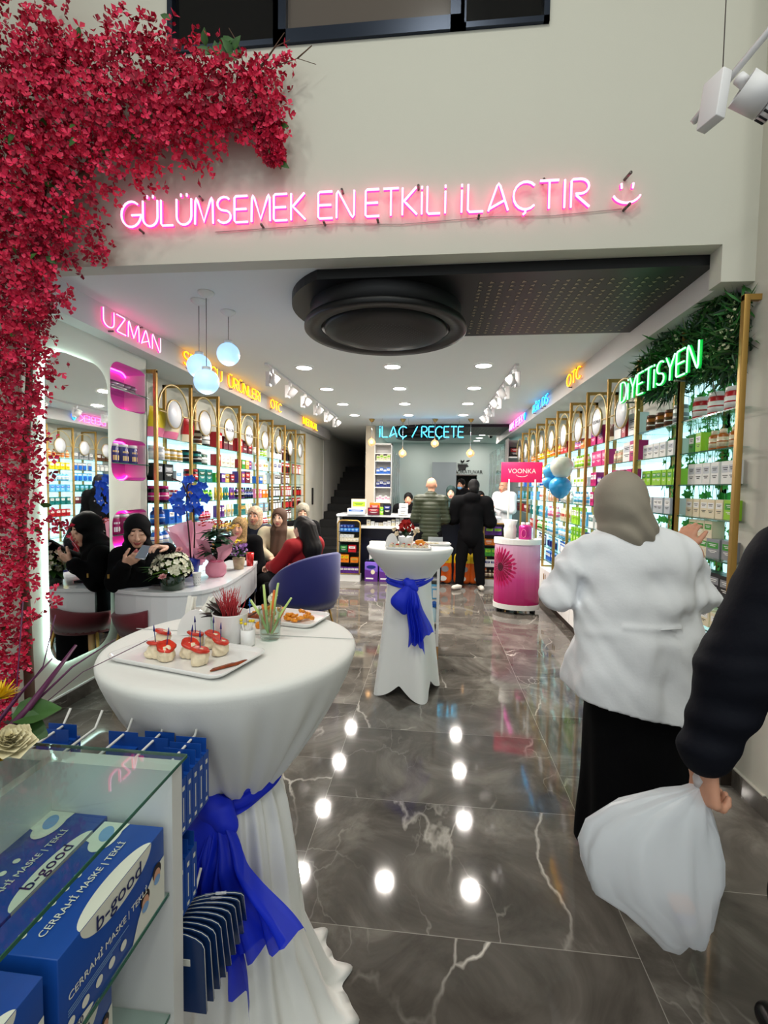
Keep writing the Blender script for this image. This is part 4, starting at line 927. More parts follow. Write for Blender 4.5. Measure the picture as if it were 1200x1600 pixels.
def hand(w, d, n, side, s=1.0, curl=(.5, .6, .6), spread=1.0, thumb=(.6, .5)):
    """w wrist, d finger direction, n palm-facing normal, side +1/-1 picks the thumb side"""
    w = np.array(w, float); d = np.array(d, float); d /= np.linalg.norm(d); n = np.array(n, float); n -= d*(n@d); n /= np.linalg.norm(n)
    t = np.cross(d, n)*side; P = []; k = .006
    for off, L, i in ((.029, .072, 0), (.010, .080, 1), (-.010, .074, 2), (-.027, .058, 3)):
        kn = w+d*(.088-.004*abs(i-1))*s+t*off*s
        P.append(('c', w+d*.012*s+t*off*.6*s, kn, .0150*s, .0125*s, None, 1, .012))
        p = kn; a = 0; dd = d+t*off*2.2*spread; dd /= np.linalg.norm(dd)
        for j, (fl, c) in enumerate(zip((.46, .30, .24), curl)):
            a += c; q = p+(dd*math.cos(a)+n*math.sin(a))*L*fl*s
            P.append(('c', p, q, (.0100-.0008*j)*s, (.0092-.0009*j)*s, None, 1, k)); p = q
    b = w+d*.022*s+t*.024*s; dirs = d*thumb[0]+t*.75+n*thumb[1]; dirs /= np.linalg.norm(dirs)
    q = b+dirs*.040*s; P.append(('c', b, q, .0150*s, .0125*s, None, 1, .012))
    d2 = dirs*.6+d*.7+n*thumb[1]*.6; d2 /= np.linalg.norm(d2); q2 = q+d2*.032*s; P.append(('c', q, q2, .0118*s, .0105*s, None, 1, k))
    q3 = q2+(d2*.8+n*.4*thumb[1]+d*.2)*.026*s; P.append(('c', q2, q3, .0105*s, .0085*s, None, 1, k))
    return P
def headp(c, f, up=(0, 0, 1), s=1.0, ears=True):
    M = rot_to(f, up); c = np.array(c, float)
    T = lambda x, y, z: c+M@V3(x, y, z)*s
    r = lambda *a: tuple(v*s for v in a)
    P = [('e', T(0, -.015, .022), r(.073, .092, .086), M), ('e', T(0, .022, -.030), r(.057, .064, .082), M), ('e', T(0, .050, -.086), r(.030, .030, .022), M),
         ('e', T(.030, .050, -.030), r(.026, .028, .030), M), ('e', T(-.030, .050, -.030), r(.026, .028, .030), M),
         ('-e', T(.031, .098, .012), r(.018, .017, .011), M, .012*s), ('-e', T(-.031, .098, .012), r(.018, .017, .011), M, .012*s),
         ('c', T(0, .082, .012), T(0, .103, -.024), .0075*s, .0120*s, None, 1, .010*s), ('c', T(-.011, .092, -.028), T(.011, .092, -.028), .0075*s, .0075*s, None, 1, .006*s),
         ('e', T(.031, .074, .012), r(.0135, .0125, .0115), M, .003*s), ('e', T(-.031, .074, .012), r(.0135, .0125, .0115), M, .003*s),
         ('e', T(0, .082, -.056), r(.022, .012, .0075), M, .004*s), ('e', T(0, .081, -.066), r(.018, .012, .0075), M, .004*s)]
    if ears: P += [('e', T(sx*.073, -.008, -.008), r(.011, .019, .031), M, .006*s) for sx in (1, -1)]
    return P, M, c, s
def facemat(h, lids=False, stubble=False):
    P, M, c, s = h
    def f(V):
        q = (V-c)@M/s; x = np.abs(q[:, 0]); y = q[:, 1]; z = q[:, 2]; mi = np.zeros(len(V), int)
        fr = (y > .045)
        mi[fr & (x < .023) & (np.abs(z+.061) < .0105) & (y > .078)] = 1
        mi[fr & (np.abs(x-.031) < .021) & (np.abs(z-.034-(.006-abs(0))*0-.15*(x-.031)*-1) < .0042)] = 2
        e = fr & (((x-.031)/.0135)**2+((z-.012)/.0075)**2 < 1)
        if lids: mi[e & (z < .0085)] = 2
        else:
            mi[e] = 3; mi[fr & (((x-.031)/.0062)**2+((z-.012)/.0068)**2 < 1)] = 4
            mi[fr & (np.abs(x-.031) < .0145) & (np.abs(z-.0195) < .002)] = 2
        return mi
    return f
def body(par, sk, J, h, res, k=.022, lids=False, hands=()):
    """one continuous body: head, trunk, arms with fingers, legs, feet"""
    P = list(h[0]); T = lambda a, b, ra, rb, *x: P.append(('c', a, b, ra, rb)+x)
    neck = h[2]+h[1]@V3(0, -.02, -.08)*h[3]
    T(neck, J['neck'], .050, .055); T(J['neck'], J['chest'], .075, .115, (0, 1, 0), .75); T(J['chest'], J['waist'], .13, .12, (0, 1, 0), .7); T(J['waist'], J['hip'], .12, .135, (0, 1, 0), .8)
    for s in 'LR':
        T(J['chest']*.3+J['neck']*.7, J['sh'+s], .06, .052); T(J['sh'+s], J['el'+s], .048, .038); T(J['el'+s], J['wr'+s], .038, .024, None, 1, .015)
        T(J['hp'+s], J['kn'+s], .08, .052); T(J['kn'+s], J['an'+s], .054, .034)
        f = J.get('ft'+s); f = J['an'+s]+V3(0, .14, -.045) if f is None else f
        T(J['an'+s]+V3(0, -.02, -.04), f, .034, .028)
    for hp in hands: P += hp
    return sdf_mesh('body', P, res, [sk, M_lip, M_brow, M_eyew, M_iris], k, matf=facemat(h, lids), parent=par)
def stand_joints(H, head, shw=.19, hipw=.085, stance=.10, armL=None, armR=None, lean=(0, 0)):
    hx, hy = lean
    J = dict(neck=V3(hx*.9, hy*.9, H*.845), chest=V3(hx*.7, hy*.7, H*.74), waist=V3(hx*.3, hy*.3, H*.61), hip=V3(0, 0, H*.53))
    for s, g in (('L', -1), ('R', 1)):
        J['sh'+s] = V3(g*shw+hx*.85, hy*.85, H*.805); J['hp'+s] = V3(g*hipw, 0, H*.50); J['kn'+s] = V3(g*(hipw+stance)*.5*1.0+g*.01, .02, H*.28); J['an'+s] = V3(g*stance, -.01, .085)
        a = armL if g < 0 else armR
        a = a or (V3(g*(shw+.06), -.01, H*.62), V3(g*(shw+.05), .08, H*.47))
        J['el'+s], J['wr'+s] = V3(*a[0]), V3(*a[1])
    return J
def sit_joints(seat, H, shw=.18, armL=None, armR=None, knee=.46, lean=0.0, spread=.10):
    z = seat+.09; t = H*.30
    J = dict(hip=V3(0, 0, z+.03), waist=V3(0, lean*.3, z+.14), chest=V3(0, lean*.8, z+t*.72), neck=V3(0, lean, z+t+.05))
    for s, g in (('L', -1), ('R', 1)):
        J['sh'+s] = V3(g*shw, lean*.95, z+t); J['hp'+s] = V3(g*.09, .03, z); J['kn'+s] = V3(g*spread, knee, z-.02); J['an'+s] = V3(g*spread, knee-.04, .085)
        a = armL if g < 0 else armR
        a = a or (V3(g*(shw+.05), .06, z+.20), V3(g*.07, .27, z+.10))
        J['el'+s], J['wr'+s] = V3(*a[0]), V3(*a[1])
    return J
def top_garment(par, nm, m, J, res, t=.025, hem=None, hemr=None, neckr=.07, disp=None, k=.035, flat=.72, wrist=.92, extra=(), cuts=(), arms='LR'):
    P = [('c', J['neck']-V3(0, 0, .02), J['chest'], .075+t*.5, .125+t, (0, 1, 0), flat), ('c', J['chest'], J['waist'], .135+t, .13+t, (0, 1, 0), flat)]
    hb = J['hip'] if hem is None else hem
    P.append(('c', J['waist'], hb, .13+t, (hemr or .15)+t, (0, 1, 0), flat+.05))
    for s in arms:
        w = J['el'+s]+(J['wr'+s]-J['el'+s])*wrist
        P += [('c', J['neck']-V3(0, 0, .03), J['sh'+s], .07+t*.3, .055+t), ('c', J['sh'+s], J['el'+s], .056+t, .046+t), ('c', J['el'+s], w, .046+t, .030+t*.8)]
    P += list(extra)
    return sdf_mesh(nm, P, res, m, k, cuts=cuts, disp=disp, parent=par)
def trousers(par, m, J, res, t=.022, disp=None, nm='trousers'):
    P = [('c', J['waist']-V3(0, 0, .04), J['hip'], .125+t, .14+t, (0, 1, 0), .8)]
    for s in 'LR': P += [('c', J['hp'+s], J['kn'+s], .085+t, .058+t), ('c', J['kn'+s], J['an'+s]+V3(0, 0, .02), .058+t, .040+t)]
    return sdf_mesh(nm, P, res, m, .03, disp=disp, parent=par)
def shoes(par, m, J, res=.008):
    for s in 'LR':
        a = J['an'+s]; f = J.get('ft'+s); f = a+V3(0, .15, -.045) if f is None else f
        P = [('c', a+V3(0, -.035, -.045), f, .042, .036), ('c', a+V3(0, -.01, -.03), a+V3(0, -.01, .0), .045, .042)]
        sdf_mesh('shoe', P, res, m, .02, cuts=((2, 1, .004),), parent=par)
def hijab(par, m, h, neck, res, drape=None, disp=None, big=1.0, face=(.056, .085, .082), fc=(0, .088, -.022), chest=.11):
    P0, M, c, s = h
    T = lambda x, y, z: c+M@V3(x, y, z)*s
    P = [('e', T(0, -.022, .028), tuple(v*s*big for v in (.092, .110, .100)), M), ('e', T(0, -.01, -.04), tuple(v*s*big for v in (.084, .088, .10)), M),
         ('c', T(0, -.02, -.08), np.array(neck), .082*s, chest)]
    if drape: P += drape
    P.append(('-e', T(*fc), tuple(v*s for v in face), M, .012))
    return sdf_mesh('headscarf', P, res, m, .03, disp=disp, parent=par)
def hair(par, m, h, res, long=None, big=1.05, nm='hair', front=.0):
    P0, M, c, s = h
    T = lambda x, y, z: c+M@V3(x, y, z)*s
    P = [('e', T(0, -.018, .030), tuple(v*s*big for v in (.080, .097, .090)), M)]
    if long: P += long
    P.append(('-e', T(0, .105+front, -.035), tuple(v*s for v in (.075, .085, .105)), M, .012))
    P.append(('-e', T(0, .04, -.11), tuple(v*s for v in (.09, .085, .085)), M, .01)) if not long else None
    return sdf_mesh(nm, P, res, m, .02, disp=folds(.0025, 160, 3, (1, 1, .25)), parent=par)
def person(loc, rz, label, group=None): return empty('person', loc, rz, label, 'person', group)

M_coat = mat('white cotton coat', (238, 239, 242), .8, bump=.08, bscale=90); M_blk = mat('black cloth', (9, 9, 11), .9, bump=.06, bscale=120, spec=.12); M_shoe = mat('white leather', (225, 218, 205), .5)
# --- woman in a white coat, seen from behind at the right
pp = person((.88, 2.10, 0), 0, 'person in white coat, beige headscarf and long black skirt reaching to the leafy shelves')
h = headp((-.075, .03, 1.545), (.25, 1, -.05), s=1.04)
J = stand_joints(1.66, h, .20, .09, .11, armL=((-.325, .03, 1.15), (-.20, .22, 1.19)), armR=((.29, .05, 1.13), (.265, .17, 1.335)))
J['neck'] = V3(-.03, 0, 1.42); J['chest'] = V3(-.01, 0, 1.22); J['ftL'] = V3(-.13, .12, .04)
hR = hand(J['wrR'], (.28, .25, .92), (.75, .6, -.35), -1, 1.0, (.35, .5, .4), thumb=(.9, .3)); hL = hand(J['wrL'], (.5, .85, .1), (.6, -.5, -.3), 1, 1.0)
body(pp, SK3, J, h, .0062, hands=(hR, hL))
fd = folds(.026, 20, 5, (1, 1, 1.1), 1.1); fd2 = folds(.013, 52, 8, (1, 1, .7), 1.0)
def coatd(X, Y, Z):
    g = np.clip((1.15-Z)/.4, 0, 1)
    a = np.arctan2(Y, X)
    arm_ = np.clip((np.abs(X+.03)-.17)/.06, 0, 1)*np.clip((Z-1.05)/.05, 0, 1)
    return fd(X, Y, Z)*(.40+.5*g)+fd2(X, Y, Z)*(.35+.65*arm_)+.013*g*np.sin(a*7+Z*5)+.007*np.exp(-((Z-1.03+.35*(X+.05)**2)/.025)**2)*np.sin(X*14+1)-.006*np.exp(-((Z-1.06)/.012)**2)*(np.abs(X) < .12)*(Y < 0)
P = [('c', (-.04, -.005, 1.40), (-.235, 0, 1.335), .07, .060), ('c', (-.04, -.005, 1.40), (.155, 0, 1.345), .07, .060), ('c', (-.04, -.005, 1.405), (-.04, 0, 1.34), .07, .13, (0, 1, 0), .8), ('c', (-.07, -.01, 1.27), (-.07, -.01, 1.08), .17, .19, (0, 1, 0), .72), ('c', (.06, -.01, 1.27), (.06, -.01, 1.08), .17, .19, (0, 1, 0), .72),
     ('c', (-.03, -.01, 1.08), (-.055, -.01, .62), .20, .255, (0, 1, 0), .80), ('c', (.05, 0, 1.05), (.10, .0, .62), .18, .25, (0, 1, 0), .78), ('c', (.14, .04, 1.0), (.24, .05, .60), .07, .11),
     ('c', (-.25, 0, 1.325), (-.325, .0, 1.150), .066, .070), ('c', (-.325, .02, 1.15), (-.245, .17, 1.175), .068, .055), ('c', (-.245, .17, 1.175), (-.21, .21, 1.185), .05, .046),
     ('c', (.175, 0, 1.335), (.27, .04, 1.15), .066, .068), ('c', (.27, .04, 1.14), (.268, .15, 1.285), .068, .050), ('c', (.268, .15, 1.285), (.266, .165, 1.31), .046, .043)]
sdf_mesh('white_coat', P, .0065, M_coat, .035, cuts=(((.17, 0, 1), 1, .695),), disp=coatd, parent=pp)
MB().m(M_coat).tube([(-.10, -.165, 1.06), (-.0, -.17, 1.055), (.10, -.165, 1.065)], .003, 5).build('back_strap_seam', pp)
sk = lambda X, Y, Z: .012*np.sin(np.arctan2(Y, X-.02)*8+Z*2)*np.clip((.8-Z)/.6, 0, 1)+.004*np.sin(X*40+Z*9)
sdf_mesh('long_skirt', [('c', (0, 0.01, .82), (.06, .0, .03), .185, .262, (0, 1, 0), .80)], .008, M_blk, .03, cuts=((2, 1, .035),), disp=sk, parent=pp)
J['anL'] = V3(-.14, -.03, .085); shoes(pp, M_shoe, J)
M_scarf = mat('taupe headscarf', (152, 143, 128), .8, bump=.05, bscale=120)
def scf(X, Y, Z): return .0055*np.sin((Z*1.0+X*.75+Y*.3)*62+2*np.sin(X*18))*np.clip((1.60-Z)/.14, 0, 1)
hijab(pp, M_scarf, h, (-.05, -.02, 1.43), .006, drape=[('c', (-.07, -.035, 1.52), (-.03, -.03, 1.44), .088, .080)], disp=scf, big=1.10, chest=.092)

# --- man at the right edge with the white carrier bag
M_jack = mat('navy black jacket', (8, 10, 20), .75, bump=.12, bscale=60, spec=.18)
pp = person((1.14, 1.30, 0), 0, 'person in a dark navy jacket at the right edge, holding a white carrier bag')
h = headp((0.02, .02, 1.67), (.2, 1, 0), s=1.06)
J = stand_joints(1.78, h, .22, .09, .11, armL=((-.345, .0, 1.13), (-.405, .0, .875)))
hL = hand((-.405, .0, .875), (.04, .0, -1), (.93, .35, 0), -1, 1.10, (.95, 1.15, .7), .4, thumb=(.9, .9))
body(pp, SK3, J, h, .006, hands=(hL,))
fj = folds(.0075, 34, 9, (.5, .5, 1.2), 1.0)
P = [('c', J['neck']-V3(0, 0, .02), J['chest'], .10, .17, (0, 1, 0), .75), ('c', J['chest'], V3(0, 0, .84), .19, .205, (0, 1, 0), .75), ('c', J['neck']-V3(0, 0, .02), V3(-.20, 0, 1.44), .08, .085), ('c', J['neck']-V3(0, 0, .02), V3(.20, 0, 1.44), .08, .085),
     ('c', (-.225, 0, 1.425), (-.335, 0, 1.13), .098, .092), ('c', (-.335, 0, 1.13), (-.402, 0, .925), .092, .062), ('c', (-.402, 0, .925), (-.404, 0, .90), .056, .055),
     ('c', (.225, 0, 1.425), J['elR'], .098, .09), ('c', J['elR'], J['wrR'], .09, .06)]
sdf_mesh('jacket', P, .007, M_jack, .03, cuts=((2, 1, .80),), disp=fj, parent=pp)
trousers(pp, mat('dark trousers', (14, 15, 20), .8), J, .010, disp=folds(.004, 30, 2)); shoes(pp, M_black, J)
hair(pp, mat('dark hair', (20, 15, 13), .6), h, .008)
# the bag
M_bag = sheer('translucent white plastic film', (232, 236, 240), .80, .28)
bag = empty('carrier_bag', (.71, 1.31, .36), 0, 'translucent white plastic carrier bag hanging from a hand', 'bag')
prof = [(.455, .018, .008, .012), (.435, -.005, .03, .02), (.415, -.035, .07, .035), (.38, -.075, .115, .05), (.33, -.10, .16, .065), (.27, -.105, .175, .075), (.21, -.098, .175, .08), (.16, -.085, .165, .078), (.11, -.05, .12, .07), (.07, -.03, .095, .062), (.035, -.012, .075, .05), (.012, .0, .055, .04), (.0, .015, .03, .025)]
vs = []; n = 56; rb_ = random.Random(3); phs = [rb_.random()*6 for _ in range(6)]
for i, (z, cx, rx, ry) in enumerate(prof):
    for kq in range(n):
        a = 2*PI*kq/n; f_ = 1+.05*math.sin(a*5+phs[0]+z*9)+.055*math.sin(a*9+phs[1]-z*14)+.03*math.sin(a*17+phs[2])+(.10*abs(math.sin(a*6)) if z > .36 else 0)
        zz = z+(.012*math.sin(a*3+1) if i > 10 else 0)+.02*math.cos(a+.6)*(z < .2)
        vs.append((cx+rx*f_*math.cos(a), ry*f_*math.sin(a), zz))
b = MB().m(M_bag); b.add(vs, [(i*n+k_, i*n+(k_+1) % n, (i+1)*n+(k_+1) % n, (i+1)*n+k_) for i in range(len(prof)-1) for k_ in range(n)]+[tuple(range((len(prof)-1)*n, len(prof)*n))], True); b.build('film', bag)
b = MB().m(M_bag); b.tube([(.018, 0, .45), (.010, -.012, .478), (.020, 0, .50)], [.012, .014, .010], 8); b.tube([(.02, .0, .45), (.035, .012, .47), (.03, .01, .497)], [.010, .012, .010], 8); b.build('handles', bag)
MB().m(cm('purple')).box(-.03, .02, -.02, .02, .07, .10, .004).build('small_carton_inside', bag)
MB().m(cm('orange')).box(-.04, .015, -.02, .02, .103, .13, .004).build('small_carton_inside', bag)

# --- seated woman with phone at the white desk
M_hij = mat('black headscarf', (9, 9, 11), .8, bump=.04, bscale=150, spec=.15)
pp = person((-2.56, 3.615, 0), 0, 'person in black headscarf and black dress at the white desk looking at a phone')
fw = V3(.50, -.80, -.30)
pp.scale = (1.05, 1.05, 1.05); h = headp((.225, -.11, 1.168), fw, s=1.02, ears=False)
J = dict(neck=V3(.19, -.04, 1.01), chest=V3(.16, .0, .86), waist=V3(.13, .03, .66), hip=V3(.14, .04, .54), shL=V3(.28, .13, .955), shR=V3(.10, -.11, .965), elR=V3(.09, -.17, .80), wrR=V3(.22, -.25, .94), elL=V3(.46, .10, .86), wrL=V3(.50, -.18, 1.06),
         hpL=V3(.17, .12, .51), hpR=V3(.15, -.04, .51), knL=V3(.50, .14, .47), knR=V3(.48, -.02, .47), anL=V3(.46, .14, .085), anR=V3(.44, -.02, .085), ftL=V3(.58, .14, .04), ftR=V3(.56, -.02, .04))
hr = hand(J['wrR'], (.82, -.12, .50), (-.1, .75, .6), 1, .98, (.25, .45, .35), thumb=(.8, .6)); hl = hand(J['wrL'], (-.35, -.85, .25), (-.1, -.3, -.9), 1, .98, (.45, .6, .4), thumb=(.7, .4))
body(pp, SK1, J, h, .0052, lids=True, hands=(hr, hl))
top_garment(pp, 'black_dress', M_blk, J, .0085, .03, hem=V3(.14, .04, .50), hemr=.14, disp=folds(.006, 30, 4), extra=[('c', (.14, .05, .50), (.46, .06, .46), .15, .13), ('c', (.46, .06, .46), (.46, .06, .14), .13, .14)], cuts=((2, 1, .12),), flat=.9)
hijab(pp, M_hij, h, (.17, -.03, 1.0), .006, drape=[('c', (.19, -.06, 1.05), (.16, -.05, .88), .095, .12)], disp=lambda X, Y, Z: .004*np.sin((Z*1.2+X+Y*.4)*60)*np.clip((1.25-Z)/.1, 0, 1), big=1.0, face=(.058, .085, .085), fc=(0, .092, -.026))
shoes(pp, M_black, J)
b = MB().m(M_chrome)
for k_ in range(12):
    a = 2*PI*k_/12; b.ball((.200+.030*math.cos(a), -.240+.030*math.sin(a), .918-.018*math.cos(a)), .0055, 8)
b.build('beaded_bracelet', pp)
MB().m(M_goldd).box(.088, .102, -.262, -.254, .835, .865).build('sleeve_badge', pp)
ph = empty('mobile_phone', (-2.135, 3.285, 1.095), R(-20), 'silver edged mobile phone held in the hand of the seated person', 'phone'); ph.rotation_euler = (R(38), R(8), R(12))
MB().m(M_chrome).box(-.036, .036, -.07, .07, -.005, .004, .003).build('case', ph); MB().m(mat('lit phone screen', (20, 24, 30), .1, emit=(120, 130, 140), es=.5)).box(-.033, .033, -.066, .066, .0041, .0046).build('screen', ph)

# --- the group of seated women along the left wall
def stool(x, y, rz, lab):
    t = empty('stool', (x, y, 0), rz, lab, 'stool'); MB().m(mat('navy seat velvet', (16, 20, 74), .7, sheen=.2)).box(-.20, .20, -.20, .20, .40, .47, .02).build('seat', t)
    for sx in (-1, 1):
        for sy in (-1, 1): MB().m(M_goldd).tube([(sx*.17, sy*.17, 0), (sx*.15, sy*.15, .41)], .010, 8).build('leg', t)
# brown scarf, beige jacket
pp = person((-1.86, 5.62, 0), R(185), 'person in a brown headscarf and cream jacket seated with clasped hands, facing the camera'); stool(-1.86, 5.60, R(185), 'low navy stool under the person in the cream jacket')
J = sit_joints(.45, 1.60, armL=((-.24, .10, .84), (-.06, .27, .76)), armR=((.24, .10, .84), (.06, .27, .76)))
h = headp((0, .05, 1.215), (.08, 1, -.05), s=1.0, ears=False)
body(pp, SK1, J, h, .0075, hands=(hand(J['wrL'], (.7, .5, -.2), (.1, -.3, -1), -1, .95), hand(J['wrR'], (-.7, .5, -.2), (-.1, -.3, -1), 1, .95)))
top_garment(pp, 'cream_jacket', mat('cream wool', (204, 190, 160), .85, bump=.1, bscale=80), J, .010, .028, disp=folds(.006, 34, 8))
hijab(pp, mat('brown scarf', (74, 50, 36), .8), h, (0, .03, 1.07), .008, drape=[('c', (0, .07, 1.06), (0, .13, .80), .09, .10, (0, 1, 0), .6)], disp=lambda X, Y, Z: .005*np.sin(X*90+Z*8)*np.clip((1.1-Z)/.1, 0, 1))
trousers(pp, M_blk, J, .012); shoes(pp, M_black, J)
# grey patterned scarf, black blouse, turned right
pp = person((-1.80, 6.35, 0), R(215), 'person in a grey patterned headscarf and black blouse seated, looking down to the right'); stool(-1.80, 6.35, R(215), 'low navy stool under the person in the grey headscarf')
J = sit_joints(.47, 1.62); h = headp((0, .05, 1.25), (.35, 1, -.25), s=1.02, ears=False)
body(pp, SK1, J, h, .009, lids=True, hands=(hand(J['wrL'], (.5, .7, -.3), (.1, -.3, -1), -1, .95), hand(J['wrR'], (-.5, .7, -.3), (-.1, -.3, -1), 1, .95)))
top_garment(pp, 'black_blouse', M_blk, J, .011, .028, disp=folds(.006, 34, 3)); hijab(pp, mat('grey patterned scarf', (142, 136, 120), .8, var=.35, vscale=40), h, (0, .03, 1.10), .008, disp=folds(.004, 60, 6)); trousers(pp, M_blk, J, .012); shoes(pp, M_black, J)
# two women at the far left of the group
pp = person((-2.22, 5.72, 0), R(198), 'person in a cream patterned headscarf and navy uniform seated beside the potted flowers'); stool(-2.22, 5.72, R(198), 'low navy stool under the person in the navy uniform')
J = sit_joints(.46, 1.60); h = headp((0, .05, 1.225), (.30, 1, -.05), s=1.0, ears=False)
body(pp, SK3, J, h, .009, hands=(hand(J['wrL'], (.5, .7, -.3), (.1, -.3, -1), -1, .95), hand(J['wrR'], (-.5, .7, -.3), (-.1, -.3, -1), 1, .95)))
top_garment(pp, 'navy_uniform', mat('navy uniform', (22, 26, 44), .8), J, .011, .022, disp=folds(.005, 34, 12)); hijab(pp, mat('cream patterned scarf', (186, 158, 132), .85, var=.45, vscale=60), h, (0, .02, 1.10), .008, disp=folds(.004, 60, 7), chest=.08); trousers(pp, M_blk, J, .012); shoes(pp, M_black, J)
pp = person((-2.20, 5.18, 0), R(200), 'person in a mustard edged headscarf mostly hidden behind the potted flowers'); stool(-2.20, 5.18, R(200), 'low navy stool under the person hidden by the potted flowers')
J = sit_joints(.40, 1.55); h = headp((0, .05, 1.125), (.25, 1, 0), s=.98, ears=False)
body(pp, SK3, J, h, .009); top_garment(pp, 'dark_top', M_blk, J, .012, .022); hijab(pp, mat('mustard patterned scarf', (140, 112, 70), .85, var=.6, vscale=70), h, (0, .02, 1.0), .009); trousers(pp, M_blk, J, .013); shoes(pp, M_black, J)
# dark haired woman in red in the navy tub chair
pp = person((-1.30, 4.76, -.03), R(62), 'person with long dark hair and a red jumper sitting in the navy tub chair'); 
J = sit_joints(.44, 1.62, armL=((-.24, .16, .82), (-.12, .42, .78)), armR=((.24, .1, .84), (.10, .36, .72)), lean=.02)
h = headp((0, .06, 1.205), (.05, 1, -.02), s=1.03)
body(pp, SK1, J, h, .0085, hands=(hand(J['wrL'], (.2, .9, -.3), (.1, -.3, -1), -1, .95), hand(J['wrR'], (-.2, .9, -.3), (-.1, -.3, -1), 1, .95)))
top_garment(pp, 'red_jumper', mat('red knit', (150, 14, 22), .85, bump=.15, bscale=150), J, .010, .026, disp=folds(.006, 30, 14)); trousers(pp, M_blk, J, .012); shoes(pp, M_black, J)
hair(pp, mat('long dark hair', (18, 11, 9), .6, spec=.3), h, .008, long=[('c', (0, -.02, 1.20), (-.0, -.07, 1.0), .095, .11), ('c', (0, -.07, 1.0), (0, -.09, .90), .11, .09)])
# navy tub chair
def tub_chair(loc, rz, col, label, seat_z=.40, back=.86, R_=.34, nm='tub_chair'):
    t = empty(nm, loc, rz, label, 'chair'); m = mat(col[0], col[1], .7, sheen=.3)
    b = MB().m(m); vs = []; N_ = 30; th = .055
    for i in range(N_+1):
        a = R(-235+290*i/N_) if False else R(150+240*i/N_)
        u = abs(i/N_-.5)*2; top = back-(back-.62)*u**2.2
        for (rr, z) in ((R_*.86, seat_z-.02), (R_, seat_z+.08), (R_*1.03, top), (R_*1.03-th*.5, top+.02), (R_*1.03-th, top), (R_-th, seat_z+.06)): vs.append((rr*math.cos(a), rr*math.sin(a), z))
    b.add(vs, [(i*6+k_, i*6+(k_+1) % 6, (i+1)*6+(k_+1) % 6, (i+1)*6+k_) for i in range(N_) for k_ in range(6)]+[tuple(range(6)), tuple(N_*6+k_ for k_ in range(6))], True); b.build('backrest', t)
    MB().m(m).lathe([(0, seat_z-.03), (R_*.86, seat_z-.03), (R_*.9, seat_z+.02), (R_*.84, seat_z+.055), (0, seat_z+.065)], 30).build('seat', t)
    for sx in (-1, 1):
        for sy in (-1, 1): MB().m(M_goldd).tube([(sx*.24, sy*.24, 0), (sx*.17, sy*.17, seat_z-.02)], [.009, .013], 8).build('leg', t)
    return t
tub_chair((-1.30, 4.72, 0), R(62), ('navy velvet', (14, 20, 96)), 'navy velvet tub chair with gold legs seen from behind', .40, .93, .36)
tub_chair((-2.265, 3.60, 0), R(-95), ('burgundy velvet', (104, 18, 32)), 'burgundy tub chair under the person in black at the desk', .44, .56, .29)

# --- people at the back counter
pp = person((-.03, 7.45, 0), 0, 'bald person in a dark olive quilted jacket standing at the counter, back turned')
h = headp((0.01, .03, 1.655), (.1, 1, 0), s=1.05)
J = stand_joints(1.76, h, .18, .09, .12, armL=((-.235, .02, 1.13), (-.15, .24, 1.06)), armR=((.235, .04, 1.12), (.17, .25, 1.05)))
body(pp, SK3, J, h, .009, hands=(hand(J['wrL'], (.3, .9, 0), (0, 0, -1), -1), hand(J['wrR'], (-.3, .9, 0), (0, 0, -1), 1)))
qd = lambda X, Y, Z: .009*np.abs(np.sin(Z*52))**.5*-1+.009
top_garment(pp, 'quilted_jacket', mat('olive quilted nylon', (44, 50, 32), .45, bump=.05, bscale=60), J, .009, .034, hem=V3(0, 0, .86), hemr=.15, disp=qd, extra=[('c', (0, 0, 1.50), (0, 0, 1.46), .08, .09)], wrist=.9)
trousers(pp, M_blk, J, .012); shoes(pp, M_black, J)
pp = person((.62, 7.60, 0), 0, 'person in a black hoodie, black trousers and white trainers standing at the counter, back turned')
h = headp((.03, .03, 1.63), (.1, 1, -.1), s=1.05)
J = stand_joints(1.73, h, .22, .09, .17, armL=((-.30, .03, 1.12), (-.22, .26, 1.08)), armR=((.31, .04, 1.08), (.20, .28, 1.06)))
J['ftL'] = J['anL']+V3(-.09, -.12, -.045); J['ftR'] = J['anR']+V3(.01, -.14, -.045)
body(pp, SK1, J, h, .009, hands=(hand(J['wrL'], (.3, .9, 0), (0, 0, -1), -1), hand(J['wrR'], (-.3, .9, 0), (0, 0, -1), 1)))
top_garment(pp, 'black_hoodie', M_blk, J, .010, .05, hem=V3(0, 0, .84), hemr=.14, disp=folds(.008, 26, 21), extra=[('e', (0, -.07, 1.47), (.13, .09, .09), None)])
trousers(pp, M_blk, J, .011, .03, folds(.006, 30, 6)); shoes(pp, M_shoe, J); hair(pp, mat('black hair', (8, 7, 7), .7, spec=.2), h, .009, big=1.08, long=[('e', (.03, -.06, 1.60), (.075, .06, .08), None)])
